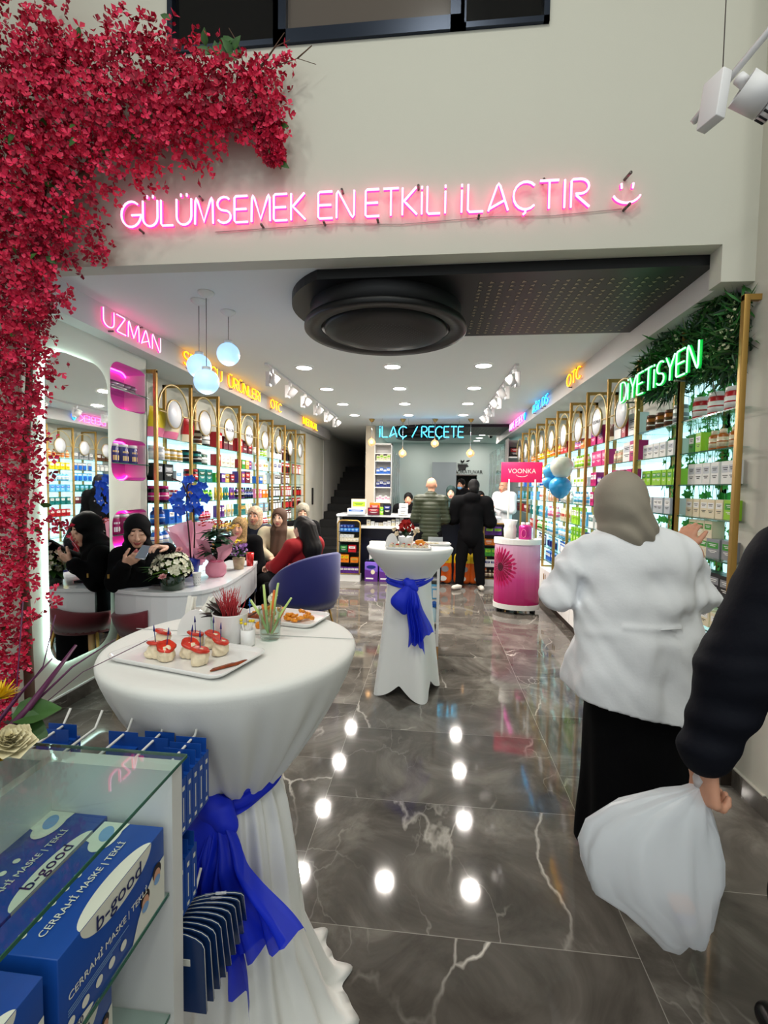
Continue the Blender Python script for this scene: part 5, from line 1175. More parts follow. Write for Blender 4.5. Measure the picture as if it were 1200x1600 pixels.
def bust(x, y, z, H, lab, sk, garment, garc, facing, hj=None, hr=None, mask=False, look=0, beard=False, arms=None):
    q = person((x, y, 0), facing, lab)
    h = headp((0, .03, z-.105), (look, 1, -.15), s=1.03, ears=hj is None)
    J = stand_joints(H, h, .20, .085, .1, *(arms or (None, None)))
    dz = z-.105-.115-J['neck'][2]-.0
    for k_ in ('neck', 'chest', 'shL', 'shR', 'elL', 'elR', 'wrL', 'wrR', 'waist'): J[k_] = J[k_]+V3(0, 0, dz)
    body(q, sk, J, h, .009, lids=False, hands=(hand(J['wrL'], (.5, .8, -.2), (0, 0, -1), -1), hand(J['wrR'], (-.5, .8, -.2), (0, 0, -1), 1)))
    top_garment(q, garment, garc, J, .010, .032, hem=V3(0, 0, .80), hemr=.15, disp=folds(.006, 30, int(x*50) % 40+1))
    trousers(q, M_blk, J, .013); shoes(q, M_black, J)
    if hj: hijab(q, hj, h, J['neck'], .009, disp=folds(.004, 60, 9))
    if hr: hair(q, hr, h, .009)
    if mask:
        P0, M, c, s = h; T = lambda *a: c+M@V3(*a)*s
        sdf_mesh('face_mask', [('e', T(0, .045, -.055), (.058, .062, .048), M), ('-e', T(0, .025, -.05), (.060, .060, .070), M, .004)], .005, mat('blue surgical mask', (120, 180, 225), .8), .01, parent=q)
    return q
bk = mat('black hair', (8, 7, 7), .7, spec=.2)
bust(.34, 8.95, 1.64, 1.62, 'person in a dark green headscarf behind the back counter between the two customers', SK1, 'dark_uniform', mat('dark green uniform', (24, 48, 48), .8), PI, hj=mat('dark green scarf', (22, 44, 42), .8), look=.1)
bust(-.46, 9.0, 1.50, 1.50, 'dark haired person behind the back counter looking over white cartons', SK2, 'black_uniform', M_blk, PI, hr=bk)
bust(1.36, 9.15, 1.76, 1.74, 'bald person in a white coat behind the counter at the right, looking left', SK2, 'white_coat', M_coat, R(125), arms=(((-.26, .06, 1.16), (-.05, .26, 1.22)), ((.27, .05, 1.14), (.08, .27, 1.12))))
bust(.62, 10.4, 1.80, 1.72, 'dark haired person in a blue face mask at the back by the laboratory door', SK2, 'grey_uniform', M_blk, R(150), hr=bk, mask=True)
bust(.90, 9.25, 1.55, 1.60, 'person with black hair just visible behind the black hoodie', SK2, 'black_top', M_blk, R(200), hr=bk)
# ------------------------------------------------------------------ white consulting desk
t = empty('white_desk', (-2.078, 4.044, 0), 0, 'white gloss desk with a rounded front corner, flowers on top', 'desk')
def curve_poly():
    p = [(-2.20, 3.03), (-1.95, 2.975), (-1.72, 2.99), (-1.60, 3.06), (-1.53, 3.20), (-1.52, 3.40), (-1.56, 3.75), (-1.62, 4.15), (-1.69, 4.42), (-1.98, 4.42), (-1.95, 3.75), (-2.0, 3.40)]
    q = []
    for i in range(len(p)):
        a, b_, c = Vector(p[i-1]), Vector(p[i]), Vector(p[(i+1) % len(p)])
        if 1 <= i <= 7: q += [tuple(b_*.75+a*.25), tuple(b_*.75+c*.25)]
        else: q.append(tuple(b_))
    return [((x+1.85)*1.1233, (y-3.6)*1.1233) for x, y in q]
pl = curve_poly()
MB().m(M_gloss).prism(pl, .752, .78).build('desk_top', t)
MB().m(M_gloss).prism([(x*.975, y*.985) for x, y in pl], .495, .749).build('apron', t)
for x, y in ((-.30, -.55), (.20, -.50), (.10, .70), (-.18, .72)): MB().m(mat('pale oak', (176, 132, 84), .5)).lathe([(.018, 0), (.028, .495)], 14, (x*1.1, y*1.1, 0)).build('leg', t)
DZ = .8705
DESK0 = set(bpy.data.objects)
tag(MB().m(M_black).box(-.10, .10, -.05, .05, 0, .012, .003).build('tablet_case', None, (-2.02, 3.22, DZ), (0, 0, .1)), 'thin black case lying on the white desk left of the vase', 'case')
# ---- plants
def leafq(b, p, d, n, L, w, bend=.2, seg=3):
    """a leaf: folded blade along d"""
    p = Vector(p); d = Vector(d).normalized(); n = Vector(n); s = d.cross(n)
    s = s.normalized() if s.length > 1e-5 else d.orthogonal().normalized(); n = s.cross(d); vs = []; 
    for i in range(seg+1):
        u = i/seg; ww = w*.5*math.sin(PI*(.08+.90*u**.8)); c = p+d*L*u-n*bend*L*u*u
        vs += [tuple(c+s*ww+n*ww*.3), tuple(c), tuple(c-s*ww+n*ww*.3)]
    b.add(vs, [f for i in range(seg) for f in ((3*i, 3*i+1, 3*i+4, 3*i+3), (3*i+1, 3*i+2, 3*i+5, 3*i+4))], True)
def blossom(b, p, n, r, petals=5, cup=.3, wide=.9):
    p = Vector(p); n = Vector(n).normalized(); u = n.orthogonal().normalized(); w = n.cross(u)
    for k in range(petals):
        a = 2*PI*k/petals+p.x*50; d = (u*math.cos(a)+w*math.sin(a)); leafq(b, p, d+n*cup, n, r, r*wide, -.1, 2)
def rdir(r_): 
    while True:
        v = Vector((r_.uniform(-1, 1), r_.uniform(-1, 1), r_.uniform(-1, 1)))
        if .1 < v.length < 1: return v.normalized()
rn = random.Random(42)
G1, G2, G3 = mat('leaf green', (52, 92, 38), .5, var=.25, vscale=30), mat('deep leaf green', (26, 58, 34), .45, var=.25, vscale=30), mat('fresh leaf green', (110, 150, 50), .5)
# bouquet in a dark glass vase
t = empty('flower_bouquet', (-1.80, 3.10, DZ), 0, 'white and pink bouquet in a round dark green glass vase on the desk', 'flowers')
MB().m(mat('dark green vase glass', (24, 48, 30), .06, coat=.6)).lathe([(.068, 0), (.078, .005), (.080, .10), (.074, .105), (.074, .02), (0, .02)], 30).build('vase', t)
b = MB().m(G3)
for k in range(70):
    d = rdir(rn); d.z = abs(d.z)*.9+.05; leafq(b, Vector((0, 0, .11))+d*.05, d, (0, 0, 1), rn.uniform(.05, .10), .035)
b.m(G1)
for k in range(14): leafq(b, (-.03, -.02, .12), (-.9+rn.uniform(-.2, .3), -.4+rn.uniform(-.3, .3), rn.uniform(-.2, .5)), (0, 0, 1), rn.uniform(.12, .19), .05)
b.build('foliage', t)
b = MB().m(mat('cream petals', (236, 232, 206), .6))
for k in range(150):
    d = rdir(rn); d.z = abs(d.z)*1.1-.1; c = Vector((0, -.01, .13))+Vector((d.x*.135, d.y*.12, d.z*.135)); blossom(b, c, d, rn.uniform(.016, .030), 5, .4)
b.build('white_blossoms', t)
b = MB().m(mat('soft pink petals', (232, 168, 168), .6))
for c in ((-.0, -.05, .27), (.05, .0, .27), (.0, -.12, .10)):
    for q in range(3): blossom(b, (c[0], c[1], c[2]+q*.006), (.1, -.5, .9), .035-.009*q, 6, .4+q*.5)
b.build('pink_blossoms', t)
# paper cup
t = empty('paper_cup', (-1.70, 3.25, DZ), 0, 'small white patterned paper cup on the desk beside the vase', 'cup')
MB().m(M_matw).lathe([(.022, 0), (.031, .09), (.033, .092), (.0295, .09), (.021, .004), (0, .004)], 22).build('cup', t)
b = MB().m(mat('grey print', (150, 150, 150), .6))
for k in range(10):
    for z in (.02, .04, .06): a = 2*PI*k/10; b.ball(((.0225+.1*z)*math.cos(a), (.0225+.1*z)*math.sin(a), z), .003, 6)
b.build('printed_dots', t)
# blue orchid
t = empty('blue_orchid', (-1.93, 3.60, DZ), 0, 'bright blue orchid on dark stems wrapped in pink paper on the desk', 'potted plant')
MB().m(mat('royal blue foil', (30, 60, 170), .3)).lathe([(.05, 0), (.07, .12), (.075, .14)], 20).build('pot_wrap', t)
b = MB().m(mat('dark orchid stem', (48, 28, 24), .5))
st_pts = [[(0.0, 0, .10), (-.02, .0, .35), (-.04, 0, .55), (-.02, -.02, .72), (.05, -.03, .80)], [(.02, 0, .10), (.03, 0, .35), (.02, 0, .55), (-.06, -.02, .75), (-.14, -.03, .78)]]
for s_ in st_pts: b.tube(s_, .006, 7)
b.build('stems', t)
b = MB().m(mat('blue orchid petals', (30, 90, 215), .45, var=.2, vscale=20))
for k in range(34):
    u = rn.random(); c = Vector((rn.uniform(-.15, .13), rn.uniform(-.06, .04), rn.uniform(.50, .78)))
    if c.z < .60: c.x *= .7
    blossom(b, c, (rn.uniform(-.4, .6), -.9, rn.uniform(-.2, .3)), rn.uniform(.036, .048), 5, .15, 1.0)
b.build('blossoms', t)
b = MB().m(mat('white orchid throat', (238, 236, 244), .5))
for k in range(10): b.ball((rn.uniform(-.12, .1), -.085, rn.uniform(.52, .76)), .006, 6)
b.build('blossom_throats', t)
M_pinkp = sheer('pink wrapping paper', (226, 156, 176), .94, .5)
b = MB().m(M_pinkp)
def sheet(pts, nu=6, nv=6, wob=.012, seed=0):
    a, b2, c, d = [Vector(p) for p in pts]; r = random.Random(seed); vs = []
    for i in range(nu+1):
        for j in range(nv+1):
            u, v = i/nu, j/nv; p = a*(1-u)*(1-v)+b2*u*(1-v)+c*u*v+d*(1-u)*v
            w_ = wob*math.sin(u*7+seed)*math.cos(v*5+seed*2); vs.append((p.x+w_, p.y+w_*.8, p.z+r.uniform(-.003, .003)))
    return vs, [(i*(nv+1)+j, (i+1)*(nv+1)+j, (i+1)*(nv+1)+j+1, i*(nv+1)+j+1) for i in range(nu) for j in range(nv)]
for k, pts in enumerate((((-.02, .05, .08), (.08, .05, .1), (.15, .10, .44), (-.10, .12, .42)), ((-.05, .04, .05), (.0, .03, .06), (-.06, .10, .44), (-.25, .06, .38)), ((-.06, 0, .05), (.0, .03, .06), (-.10, .08, .28), (-.22, .03, .36)), ((.02, .0, .08), (.09, .02, .08), (.17, .02, .30), (.08, .0, .28)))):
    vs, fs = sheet(pts, seed=k); b.add(vs, fs, True)
b.build('pink_paper', t)
# second pot: pink wrap with big leaves and red yellow flowers
t = empty('wrapped_plant', (-1.72, 3.60, DZ), 0, 'leafy plant with red flowers in a tied pink paper wrap on the desk', 'potted plant')
b = MB().m(M_pinkp); b.lathe([(.055, 0), (.078, .03), (.080, .08), (.052, .125), (.050, .135)], 26, fold=lambda a, i, z: 1+.05*math.sin(a*7+i))
for k, pts in enumerate((((-.05, -.02, .12), (.02, -.05, .12), (-.03, -.10, .30), (-.14, -.05, .30)), ((.02, -.05, .12), (.05, .0, .12), (.18, -.02, .30), (.06, -.09, .24)), ((-.05, 0, .12), (-.03, .04, .12), (-.20, .02, .26), (-.16, -.06, .16)), ((0, .05, .12), (.05, .02, .12), (.14, .10, .32), (-.02, .12, .30)))):
    vs, fs = sheet(pts, seed=k+9, wob=.02); b.add(vs, fs, True)
b.build('paper_wrap', t)
MB().m(mat('pink ribbon', (200, 90, 120), .4)).lathe([(.055, .118), (.058, .128), (.055, .138)], 20).build('ribbon', t)
b = MB().m(G2)
for k in range(34):
    a = rn.random()*6.28; z = rn.uniform(.18, .38); leafq(b, (.0, 0, z), (math.cos(a), math.sin(a), rn.uniform(-.1, .5)), (0, 0, 1), rn.uniform(.10, .17), .075, .35)
b.tube([(0, 0, .1), (.01, 0, .42)], .006, 6); b.build('leaves', t)
b = MB().m(mat('red petals', (186, 34, 30), .6))
for k in range(28): blossom(b, (rn.uniform(-.14, .06), rn.uniform(-.03, .08), rn.uniform(.40, .45)), (0, -.2, 1), .018, 5, .5)
b.m(mat('yellow petals', (226, 176, 60), .6))
for k in range(20): blossom(b, (rn.uniform(.05, .16), rn.uniform(-.03, .08), rn.uniform(.36, .41)), (0, -.2, 1), .018, 5, .5)
b.build('blossoms', t)
t = empty('small_flower_pot', (-1.68, 3.95, DZ), 0, 'small purple flowers in a beige pot at the far end of the desk', 'potted plant')
MB().m(mat('beige pot', (170, 150, 120), .7)).lathe([(.04, 0), (.055, .10), (.05, .10), (0, .09)], 20).build('pot', t)
b = MB().m(mat('lilac petals', (160, 110, 180), .6))
for k in range(40): blossom(b, (rn.uniform(-.05, .08), rn.uniform(-.05, .05), rn.uniform(.12, .24)), rdir(rn), .016, 5, .3)
b.m(cm('yellow')); [blossom(b, (rn.uniform(-.05, .02), -.02, rn.uniform(.22, .27)), (0, -.4, 1), .02) for k in range(8)]
b.m(G1); [leafq(b, (0, 0, .1), (rn.uniform(-1, 1), rn.uniform(-1, 1), .6), (0, 0, 1), .10, .03) for k in range(20)]
b.build('blossoms', t)
t = empty('red_can', (-1.655, 4.14, DZ), 0, 'red patterned drinking glass standing at the far end of the desk', 'glass')
MB().m(mat('red tumbler', (196, 36, 34), .2)).lathe([(.030, 0), (.036, .12), (.033, .12), (0, .01)], 20).build('tumbler', t)

for o in set(bpy.data.objects)-DESK0:
    if o.parent is None: o.location = (o.location.x*1.1233, o.location.y*1.1233, .7805); o.scale = (1.1233,)*3
# ------------------------------------------------------------------ covered cocktail tables
M_cloth = mat('white stretch cloth', (240, 240, 237), .85, bump=.06, bscale=300, sheen=.2)
M_cloth2 = mat('white draped cloth', (232, 231, 226), .85, bump=.05, bscale=200)
t = empty('cocktail_table', (-.565, 1.30, 0), 0, 'near round high table under a draped white cloth carrying the food plates', 'table')
def fold1(a, i, z):
    g = max(0, min(1, (1.12-z)/.35)); w = g*(.055 if z > .76 else .085 if z > .3 else .055)
    return 1+w*(math.sin(a*15+.5*math.sin(a*3))+.5*math.sin(a*27+z*5+1))*(1 if z < 1.10 else 0)
prof = [(.0, 1.150), (.30, 1.150), (.335, 1.1485), (.347, 1.143), (.351, 1.134), (.350, 1.122), (.343, 1.10), (.325, 1.06), (.30, 1.01), (.265, .95), (.225, .885), (.175, .81), (.135, .765), (.122, .75), (.122, .73), (.138, .68), (.152, .60), (.165, .50), (.178, .38), (.196, .26), (.222, .16), (.25, .08), (.275, .03), (.30, .008), (.33, .004)]
MB().m(M_cloth2).lathe(prof, 220, fold=lambda a, i, z: fold1(a, i, z)*(1+(.05*math.sin(a*2+1.0)+.05*max(0, math.sin(a*5+2)) if z < .2 else 0))).build('table_cover', t)
MB().m(mat('seam white', (205, 204, 200), .9)).tube([(.345*math.cos(a), .0+.06+.0*a, 1.1512) for a in (0, .6, 1.2, PI/2, 2.2, PI)], .0012, 4).build('seam', t)
# a blue sash with knot, loop and tails
M_sash = sheer('royal blue chiffon', (18, 52, 225), .93, .5)
M_sashs = mat('royal blue knot', (14, 42, 205), .6)
def sash(par, r, z, kx, ky, s=1.0, tails=((0.10, -.06, -.50), (-.02, -.07, -.40)), nloop=1):
    b = MB().m(M_sashs); vs = []; N_ = 60
    for i in range(N_):
        a = 2*PI*i/N_
        for j in range(7):
            v = j/6; rr = r+.010+.008*math.sin(j*2.2+a*3); vs.append((rr*math.cos(a), rr*math.sin(a), z+(v-.5)*.07*s+.012*math.sin(a*2+1)+.02*(math.cos(a))))
    b.add(vs, [(i*7+j, ((i+1) % N_)*7+j, ((i+1) % N_)*7+j+1, i*7+j+1) for i in range(N_) for j in range(6)], True); b.build('sash_band', par)
    K = Vector((kx, ky, z-.01))
    sdf_mesh('knot', [('e', tuple(K), (.045*s, .035*s, .04*s)), ('c', tuple(K+Vector((-.03*s, 0, .02*s))), tuple(K+Vector((.04*s, -.01, -.03*s))), .03*s, .022*s)], .005, M_sashs, .02, disp=folds(.004, 120, 2), parent=par)
    # hanging loop: a full soft pouch to the left
    Q = lambda x, y, z: tuple(K+Vector((x, y, z))*s)
    sdf_mesh('bow_loop', [('c', Q(0, -.01, 0), Q(-.075, -.035, -.13), .036*s, .066*s, (0, 1, 0), .55), ('c', Q(-.075, -.035, -.13), Q(-.045, -.03, -.19), .062*s, .045*s, (0, 1, 0), .55), ('c', Q(.01, -.01, .0), Q(.03, -.03, -.15), .036*s, .050*s, (0, 1, 0), .5)], .0045, M_sashs, .02, disp=folds(.008, 46, 4, (1, .5, .35), 1.0), parent=par)
    for q, (dx, dy, dz, wd) in enumerate(tails):
        b = MB().m(M_sash); vs = []; N_, M_ = 22, 22
        for i in range(N_+1):
            u = i/N_; wdt = (.03+(wd-.03)*u**.7)*s
            for j in range(M_+1):
                v = j/M_-.5; vs.append((K.x+dx*s*u**1.1+v*wdt+.006*math.sin(u*9+q), K.y+dy*s*min(1, u*3)-.022*math.sin(v*20+q*2+u*2)*(.35+u)*s*.9-.01, K.z+dz*s*u+.055*s*u*math.sin(v*3.2+q*2)+.0*v))
        b.add(vs, [(i*(M_+1)+j, (i+1)*(M_+1)+j, (i+1)*(M_+1)+j+1, i*(M_+1)+j+1) for i in range(N_) for j in range(M_)], True)
        b.build('sash_tail', par)
t = empty('sash', (-.565, 1.30, 0), 0, 'royal blue chiffon sash knotted round the near table cloth', 'sash')
sash(t, .128, .755, .02, -.16, 1.0, ((.13, -.06, -.30, .25), (.05, -.07, -.42, .17), (.08, -.05, -.24, .26)))
# second table: tight stretch cover with four pointed feet
t = empty('cocktail_table', (-.17, 3.68, 0), 0, 'farther round high table in a tight white stretch cover with pointed feet', 'table')
vs = []; N_ = 96; zs = [1.150, 1.1500, 1.148, 1.138, 1.12, 1.08, 1.02, .96, .92, .90, .86, .76, .62, .46, .30, .16, .06, .0]
rr0 = [0, .28, .325, .338, .335, .315, .27, .215, .185, .175, .174, .178, .185, .193, .198, .204, .208, .21]
for i, (z, r_) in enumerate(zip(zs, rr0)):
    for k in range(N_):
        a = 2*PI*k/N_; c4 = abs(math.cos(2*(a-R(20)+R(0))))**1.0  # 4 lobes
        q = max(0, (.88-z)/.88); c4 = abs(math.cos(2*(a-R(28)))); lob = 1+q*(.36*c4**5-.10*(1-c4))
        rise = (.10*(1-c4**1.2) if i == len(zs)-1 else .06*(1-c4**1.2) if i == len(zs)-2 else 0)
        vs.append((r_*lob*math.cos(a), r_*lob*math.sin(a), z+rise*(1 if z < .1 else 0)))
MB().m(M_cloth).add(vs, [(i*N_+k, i*N_+(k+1) % N_, (i+1)*N_+(k+1) % N_, (i+1)*N_+k) for i in range(len(zs)-1) for k in range(N_)], True).build('table_cover', t)
t2 = empty('sash', (-.17, 3.68, 0), 0, 'royal blue chiffon sash knotted round the farther table', 'sash')
sash(t2, .172, .895, .02, -.205, .95, ((.10, -.03, -.42, .17), (.06, -.05, -.50, .13)))

# ------------------------------------------------------------------ food on the near table
M_por = mat('white porcelain', (236, 234, 232), .12, coat=.5)
TZ = 1.1515
def tray(loc, rz, w, d, label, nm='serving_plate'):
    t = empty(nm, loc, rz, label, 'plate')
    bm = bmesh.new(); P0 = rrect(-w/2, w/2, -d/2, d/2, .03, 5); n = len(P0); b = MB().m(M_por)
    lay = [(.90, 0), (.93, .002), (1.0, .012), (1.0, .015), (.985, .0155), (.93, .006), (.90, .005)]
    vs = [(x*s, y*s, z) for s, z in lay for x, y in P0]
    b.add(vs, [(i*n+k, i*n+(k+1) % n, (i+1)*n+(k+1) % n, (i+1)*n+k) for i in range(len(lay)-1) for k in range(n)]+[tuple(range(n-1, -1, -1)), tuple((len(lay)-1)*n+k for k in range(n))], True)
    b.sm[-1] = b.sm[-2] = False; b.build('plate', t); return t
tray((-.625, 1.145, TZ), R(-14), .36, .20, 'white rectangular plate of tomato canapés on the near table')
M_cream = mat('cream cheese', (232, 216, 184), .55, var=.12, vscale=60); M_tom = mat('tomato red', (206, 52, 32), .25, var=.3, vscale=60)
M_pick = mat('dark blue pick', (40, 44, 120), .3)
cps = [(-.700, 1.125, 0), (-.735, 1.215, 1), (-.660, 1.105, 0), (-.640, 1.215, 1), (-.590, 1.215, 1), (-.612, 1.135, 2), (-.565, 1.095, 0), (-.545, 1.165, 1)]
cnm = ['leftmost in the front row', 'in the back left corner', 'second from left in the front row', 'in the middle of the back row', 'right of the back row', 'between the two rows with a torn base', 'rightmost in the front row', 'next to the brown sauce']
for k, (x, y, v) in enumerate(cps):
    t = empty('canape', (x, y, TZ+.0062), rn.random()*3, 'tomato canapé on a cream roll, ' + cnm[k], 'canapé', 'tomato canapés on the near plate')
    sdf_mesh('cream_roll', [('c', (0, 0, .010), (0, 0, .018), .019, .021), ('c', (-.012, .01, .008), (.016, .012, .008), .010, .008)], .003, M_cream, .008, cuts=((2, 1, 0.0),), disp=folds(.0022, 380, k+1, (1, 1, 1)), parent=t)
    b = MB().m(M_tom); b.M = Matrix.Translation((0, 0, .036)) @ Matrix.Rotation(R(14+7*(k % 3)), 4, 'X')
    b.lathe([(0, -.004), (.020, -.004), (.0235, 0), (.020, .004), (.016, .0035), (0, .003)], 18, fold=lambda a, i, z: 1+.05*math.sin(a*5+k)); b.build('tomato_slice', t)
    if k not in (1,):
        b = MB().m(M_pick); b.tube([(0, 0, .03), (.006, 0, .078)], .0011, 5); b.tube([(.005, 0, .066), (.0062, 0, .083)], [.003, .0008], 5); b.build('pick', t)
t = empty('sauce_smear', (-.485, 1.09, TZ+.006), R(48), 'smear of brown sauce on the near plate', 'sauce')
sdf_mesh('sauce', [('c', (-.045, 0, .001), (.04, .004, .001), .008, .013), ('c', (-.04, .008, .001), (.01, .012, .002), .006, .007), ('c', (-.055, -.002, 0), (-.03, .004, 0), .004, .005)], .0022, mat('brown sauce', (128, 56, 22), .25, var=.4, vscale=120), .006, cuts=((2, 1, 0.0),), disp=lambda X, Y, Z: Z*1.3, parent=t)
# napkin holder with two napkins
t = empty('napkin_holder', (-.70, 1.345, TZ), R(10), 'white arched napkin holder with folded napkins', 'napkin holder')
for s_ in (-.02, .02):
    b = MB().m(M_por); pts = clock(0, 0, .055, .078, 0, 180, 16); n = len(pts)
    b.add([(x, s_-.003, z) for x, z in pts]+[(x, s_+.003, z) for x, z in pts], [tuple(range(n)), tuple(range(2*n-1, n-1, -1))]+[(i, (i+1) % n, n+(i+1) % n, n+i) for i in range(n)]); b.build('side_plate', t)
MB().m(M_por).box(-.055, .055, -.022, .022, 0, .005).build('base', t)
for k, (x0, x1) in enumerate(((-.02, -.012), (.0, .045))):
    b = MB().m(mat('napkin paper', (236, 232, 222), .9)); vs, fs = sheet(((-.03+x0, .0, .006), (.01+x0, -.004, .006), (.012+x1, -.012, .115), (-.02+x1, .006, .112)), 4, 6, .006, k); b.add(vs, fs, True); b.tube([(-.01+x0, -.004, .006), (x1-.0, -.006, .112)], [.010, .007], 8, flat=.4); b.build('napkin', t)
# slim clear glass behind the pot, white pot with feathery red grass
t = empty('clear_tumbler', (-.622, 1.315, TZ), 0, 'clear straight tumbler standing between the napkins and the white pot', 'glass')
MB().m(glass('clear drinking glass')).lathe([(.022, 0), (.024, .10), (.0225, .10), (.021, .006), (0, .006)], 24).build('tumbler', t)
t = empty('decorated_pot', (-.572, 1.285, TZ), 0, 'white round pot with feathery red grass and dark leaves on the near table', 'potted plant')
MB().m(M_por).lathe([(.036, 0), (.040, .004), (.050, .082), (.0515, .086), (.0485, .086), (.046, .07), (0, .066)], 36).build('pot', t)
b = MB().m(mat('feathery red grass', (176, 44, 52), .6))
for k in range(120):
    a = rn.random()*6.28; r_ = rn.random()*.022; q = Vector((r_*math.cos(a), r_*math.sin(a), .066)); e_ = q*1.0+Vector((rn.uniform(-.03, .03), rn.uniform(-.03, .02), rn.uniform(.05, .095))); b.tube([q, (q+e_)*.5+Vector((rn.uniform(-.008, .008), 0, .0)), e_], [.0014, .0010, .0003], 4)
b.build('red_grass', t)
b = MB().m(mat('dark brown leaves', (42, 30, 24), .5))
for k in range(16): leafq(b, (-.018, 0, .072), (-.9+rn.uniform(-.2, .6), rn.uniform(-.4, .2), rn.uniform(.1, .9)), (0, -.3, 1), rn.uniform(.04, .075), .016)
b.build('dark_leaves', t)
t = empty('pick_holder', (-.512, 1.265, TZ), R(10), 'small white holder of cocktail picks with yellow heads', 'holder')
MB().m(M_por).lathe([(.020, 0), (.021, .003), (.021, .045), (.0185, .045), (.018, .004), (0, .004)], 8).build('holder', t)
b = MB().m(M_matw); y_ = MB().m(cm('yellow'))
for k in range(8):
    a = rn.random()*6.28; e_ = (.018*math.cos(a), .018*math.sin(a), .062+.012*rn.random()); b.tube([(0, 0, .01), e_], .0017, 5); y_.ball(e_, (.005, .003, .004), 6)
b.build('pick_sticks', t); y_.build('yellow_heads', t)
# glass of vegetable sticks
t = empty('vegetable_glass', (-.468, 1.325, TZ), 0, 'short drinking glass of pale green and orange vegetable sticks', 'glass')
MB().m(glass('clear drinking glass')).lathe([(.026, 0), (.029, .01), (.034, .095), (.0325, .095), (.0275, .018), (0, .016)], 28).build('glass', t)
for k, (x, y, lx, lz, c) in enumerate(((-.01, 0, -.01, .16, 0), (.004, .004, .018, .165, 0), (.01, -.004, .055, .125, 0), (-.008, -.004, -.05, .115, 0), (0, .008, .0, .11, 0), (.004, 0, .008, .145, 1), (-.012, .004, -.014, .10, 1), (.012, .006, .03, .09, 1))):
    m_ = mat('celery green', (184, 208, 120), .5) if not c else mat('carrot orange', (226, 112, 40), .5)
    MB().m(m_).tube([(x*.5, y*.5, .018), (x+lx*.4, y, lz*.6), (x+lx, y*1.5, lz)], [.006, .0065, .005], 6, flat=.6).build('vegetable_stick', t)
# rear plate with orange snacks, rose and blue pick
tray((-.50, 1.535, TZ), R(-12), .30, .16, 'white rectangular plate of orange snacks at the back of the near table')
for k in range(26):
    x, y = rn.uniform(-.09, .12), rn.uniform(-.05, .05); t0 = (-.50+x*math.cos(R(-12))-y*math.sin(R(-12)), 1.535+x*math.sin(R(-12))+y*math.cos(R(-12)), TZ+.007+.006*(k % 3))
    o = sdf_mesh('fried_snack', [('e', (0, 0, .006), (.011, .009, .006)), ('c', (-.008, .004, .006), (.012, -.003, .008), .005, .004)], .003, mat('orange snack', (224, 140, 30), .4, var=.3, vscale=90), .004, disp=folds(.002, 400, k+1, (1, 1, 1))) if k < 3 else sn[k % 3].copy()
    if k < 3: sn = (sn if k else [])+[o]
    else: COL.objects.link(o)
    o.location = t0; o.rotation_euler = (0, 0, rn.random()*6); tag(o, 'crinkled orange fried snack on the rear plate', 'snack', 'orange snacks on the rear plate')
t = empty('white_rosebud', (-.545, 1.46, TZ), 0, 'cream rosebud lying over the rear plate', 'flower')
b = MB().m(mat('cream petals', (236, 232, 206), .6)); b.ball((.035, .0, .085), (.014, .014, .016), 12)
for q in range(3): blossom(b, (.035, 0, .075-.002*q), (.3, -.1, 1), .030-.003*q, 6, 1.6, .9)
b.build('petals', t); MB().m(mat('brown stem', (96, 60, 40), .6)).tube([(-.05, -.01, .02), (0, 0, .05), (.033, 0, .072)], .003, 6).build('stem', t)
b = MB().m(mat('bright blue pick', (40, 110, 210), .3)); b.tube([(0, 0, 0), (0, 0, .05)], .0014, 5); b.tube([(-.006, 0, .034), (.006, 0, .034)], .002, 5); b.tube([(0, 0, .04), (0, 0, .056)], [.004, .001], 6)
tag(b.build('cocktail_pick', None, (-.60, 1.50, TZ+.018)), 'bright blue cocktail pick standing upright behind the white pot', 'pick')
tag(MB().m(mat('brown sauce', (128, 56, 22), .25)).box(-.03, .03, -.012, .012, 0, .016, .005).build('chocolate_slice', None, (-.595, 1.505, TZ+.0065), (0, 0, .1)), 'dark slice on the rear plate under the blue pick', 'cake')
tag(sdf_mesh('orange_blossom', [('e', (0, 0, .015), (.022, .02, .016)), ('c', (-.02, 0, .01), (.02, .01, .015), .012, .012)], .0035, mat('orange petals', (235, 140, 20), .5), .006, disp=folds(.004, 300, 5, (1, 1, 1)), loc=(-.52, 1.425, TZ)), 'orange flower head beside the glass of vegetable sticks', 'flower')

# food on the farther table
tray((-.17, 3.50, TZ), 0, .34, .16, 'white plate of small canapés at the front of the farther table')
tray((.00, 3.78, TZ), R(5), .30, .16, 'white plate of pale yellow snacks on the farther table')
for k in range(14):
    b = MB().m(M_cream); b.ball((0, 0, .012), (.018, .016, .014), 10); b.m(M_tom if k % 2 else cm('cream')); b.ball((.004, -.006, .026), (.013, .012, .006), 8)
    if k < 2: o = b.build('canape'); cn = ([] if k == 0 else cn)+[o]
    else: o = cn[k % 2].copy(); COL.objects.link(o)
    o.location = (-.30+.043*(k % 7), 3.475+.05*(k//7), TZ+.006); tag(o, ('small red topped canapé on the farther table' if k % 2 else 'small cream canapé on the farther table'), 'canapé', 'canapés on the farther table')
for k in range(8):
    if k == 0: b = MB().m(cm('cream')); b.ball((0, 0, .008), (.018, .014, .009), 8); o = b.build('pale_snack'); ps = o
    else: o = ps.copy(); COL.objects.link(o)
    o.location = (-.08+.03*(k % 5), 3.75+.04*(k//5), TZ+.006); tag(o, 'pale yellow snack on the farther table', 'snack', 'pale snacks on the farther table')
t = empty('decorated_pot', (-.20, 3.63, TZ), 0, 'white pot of red and cream flowers on the farther table', 'potted plant')
MB().m(M_por).lathe([(.05, 0), (.062, .075), (.058, .075), (0, .06)], 24).build('pot', t)
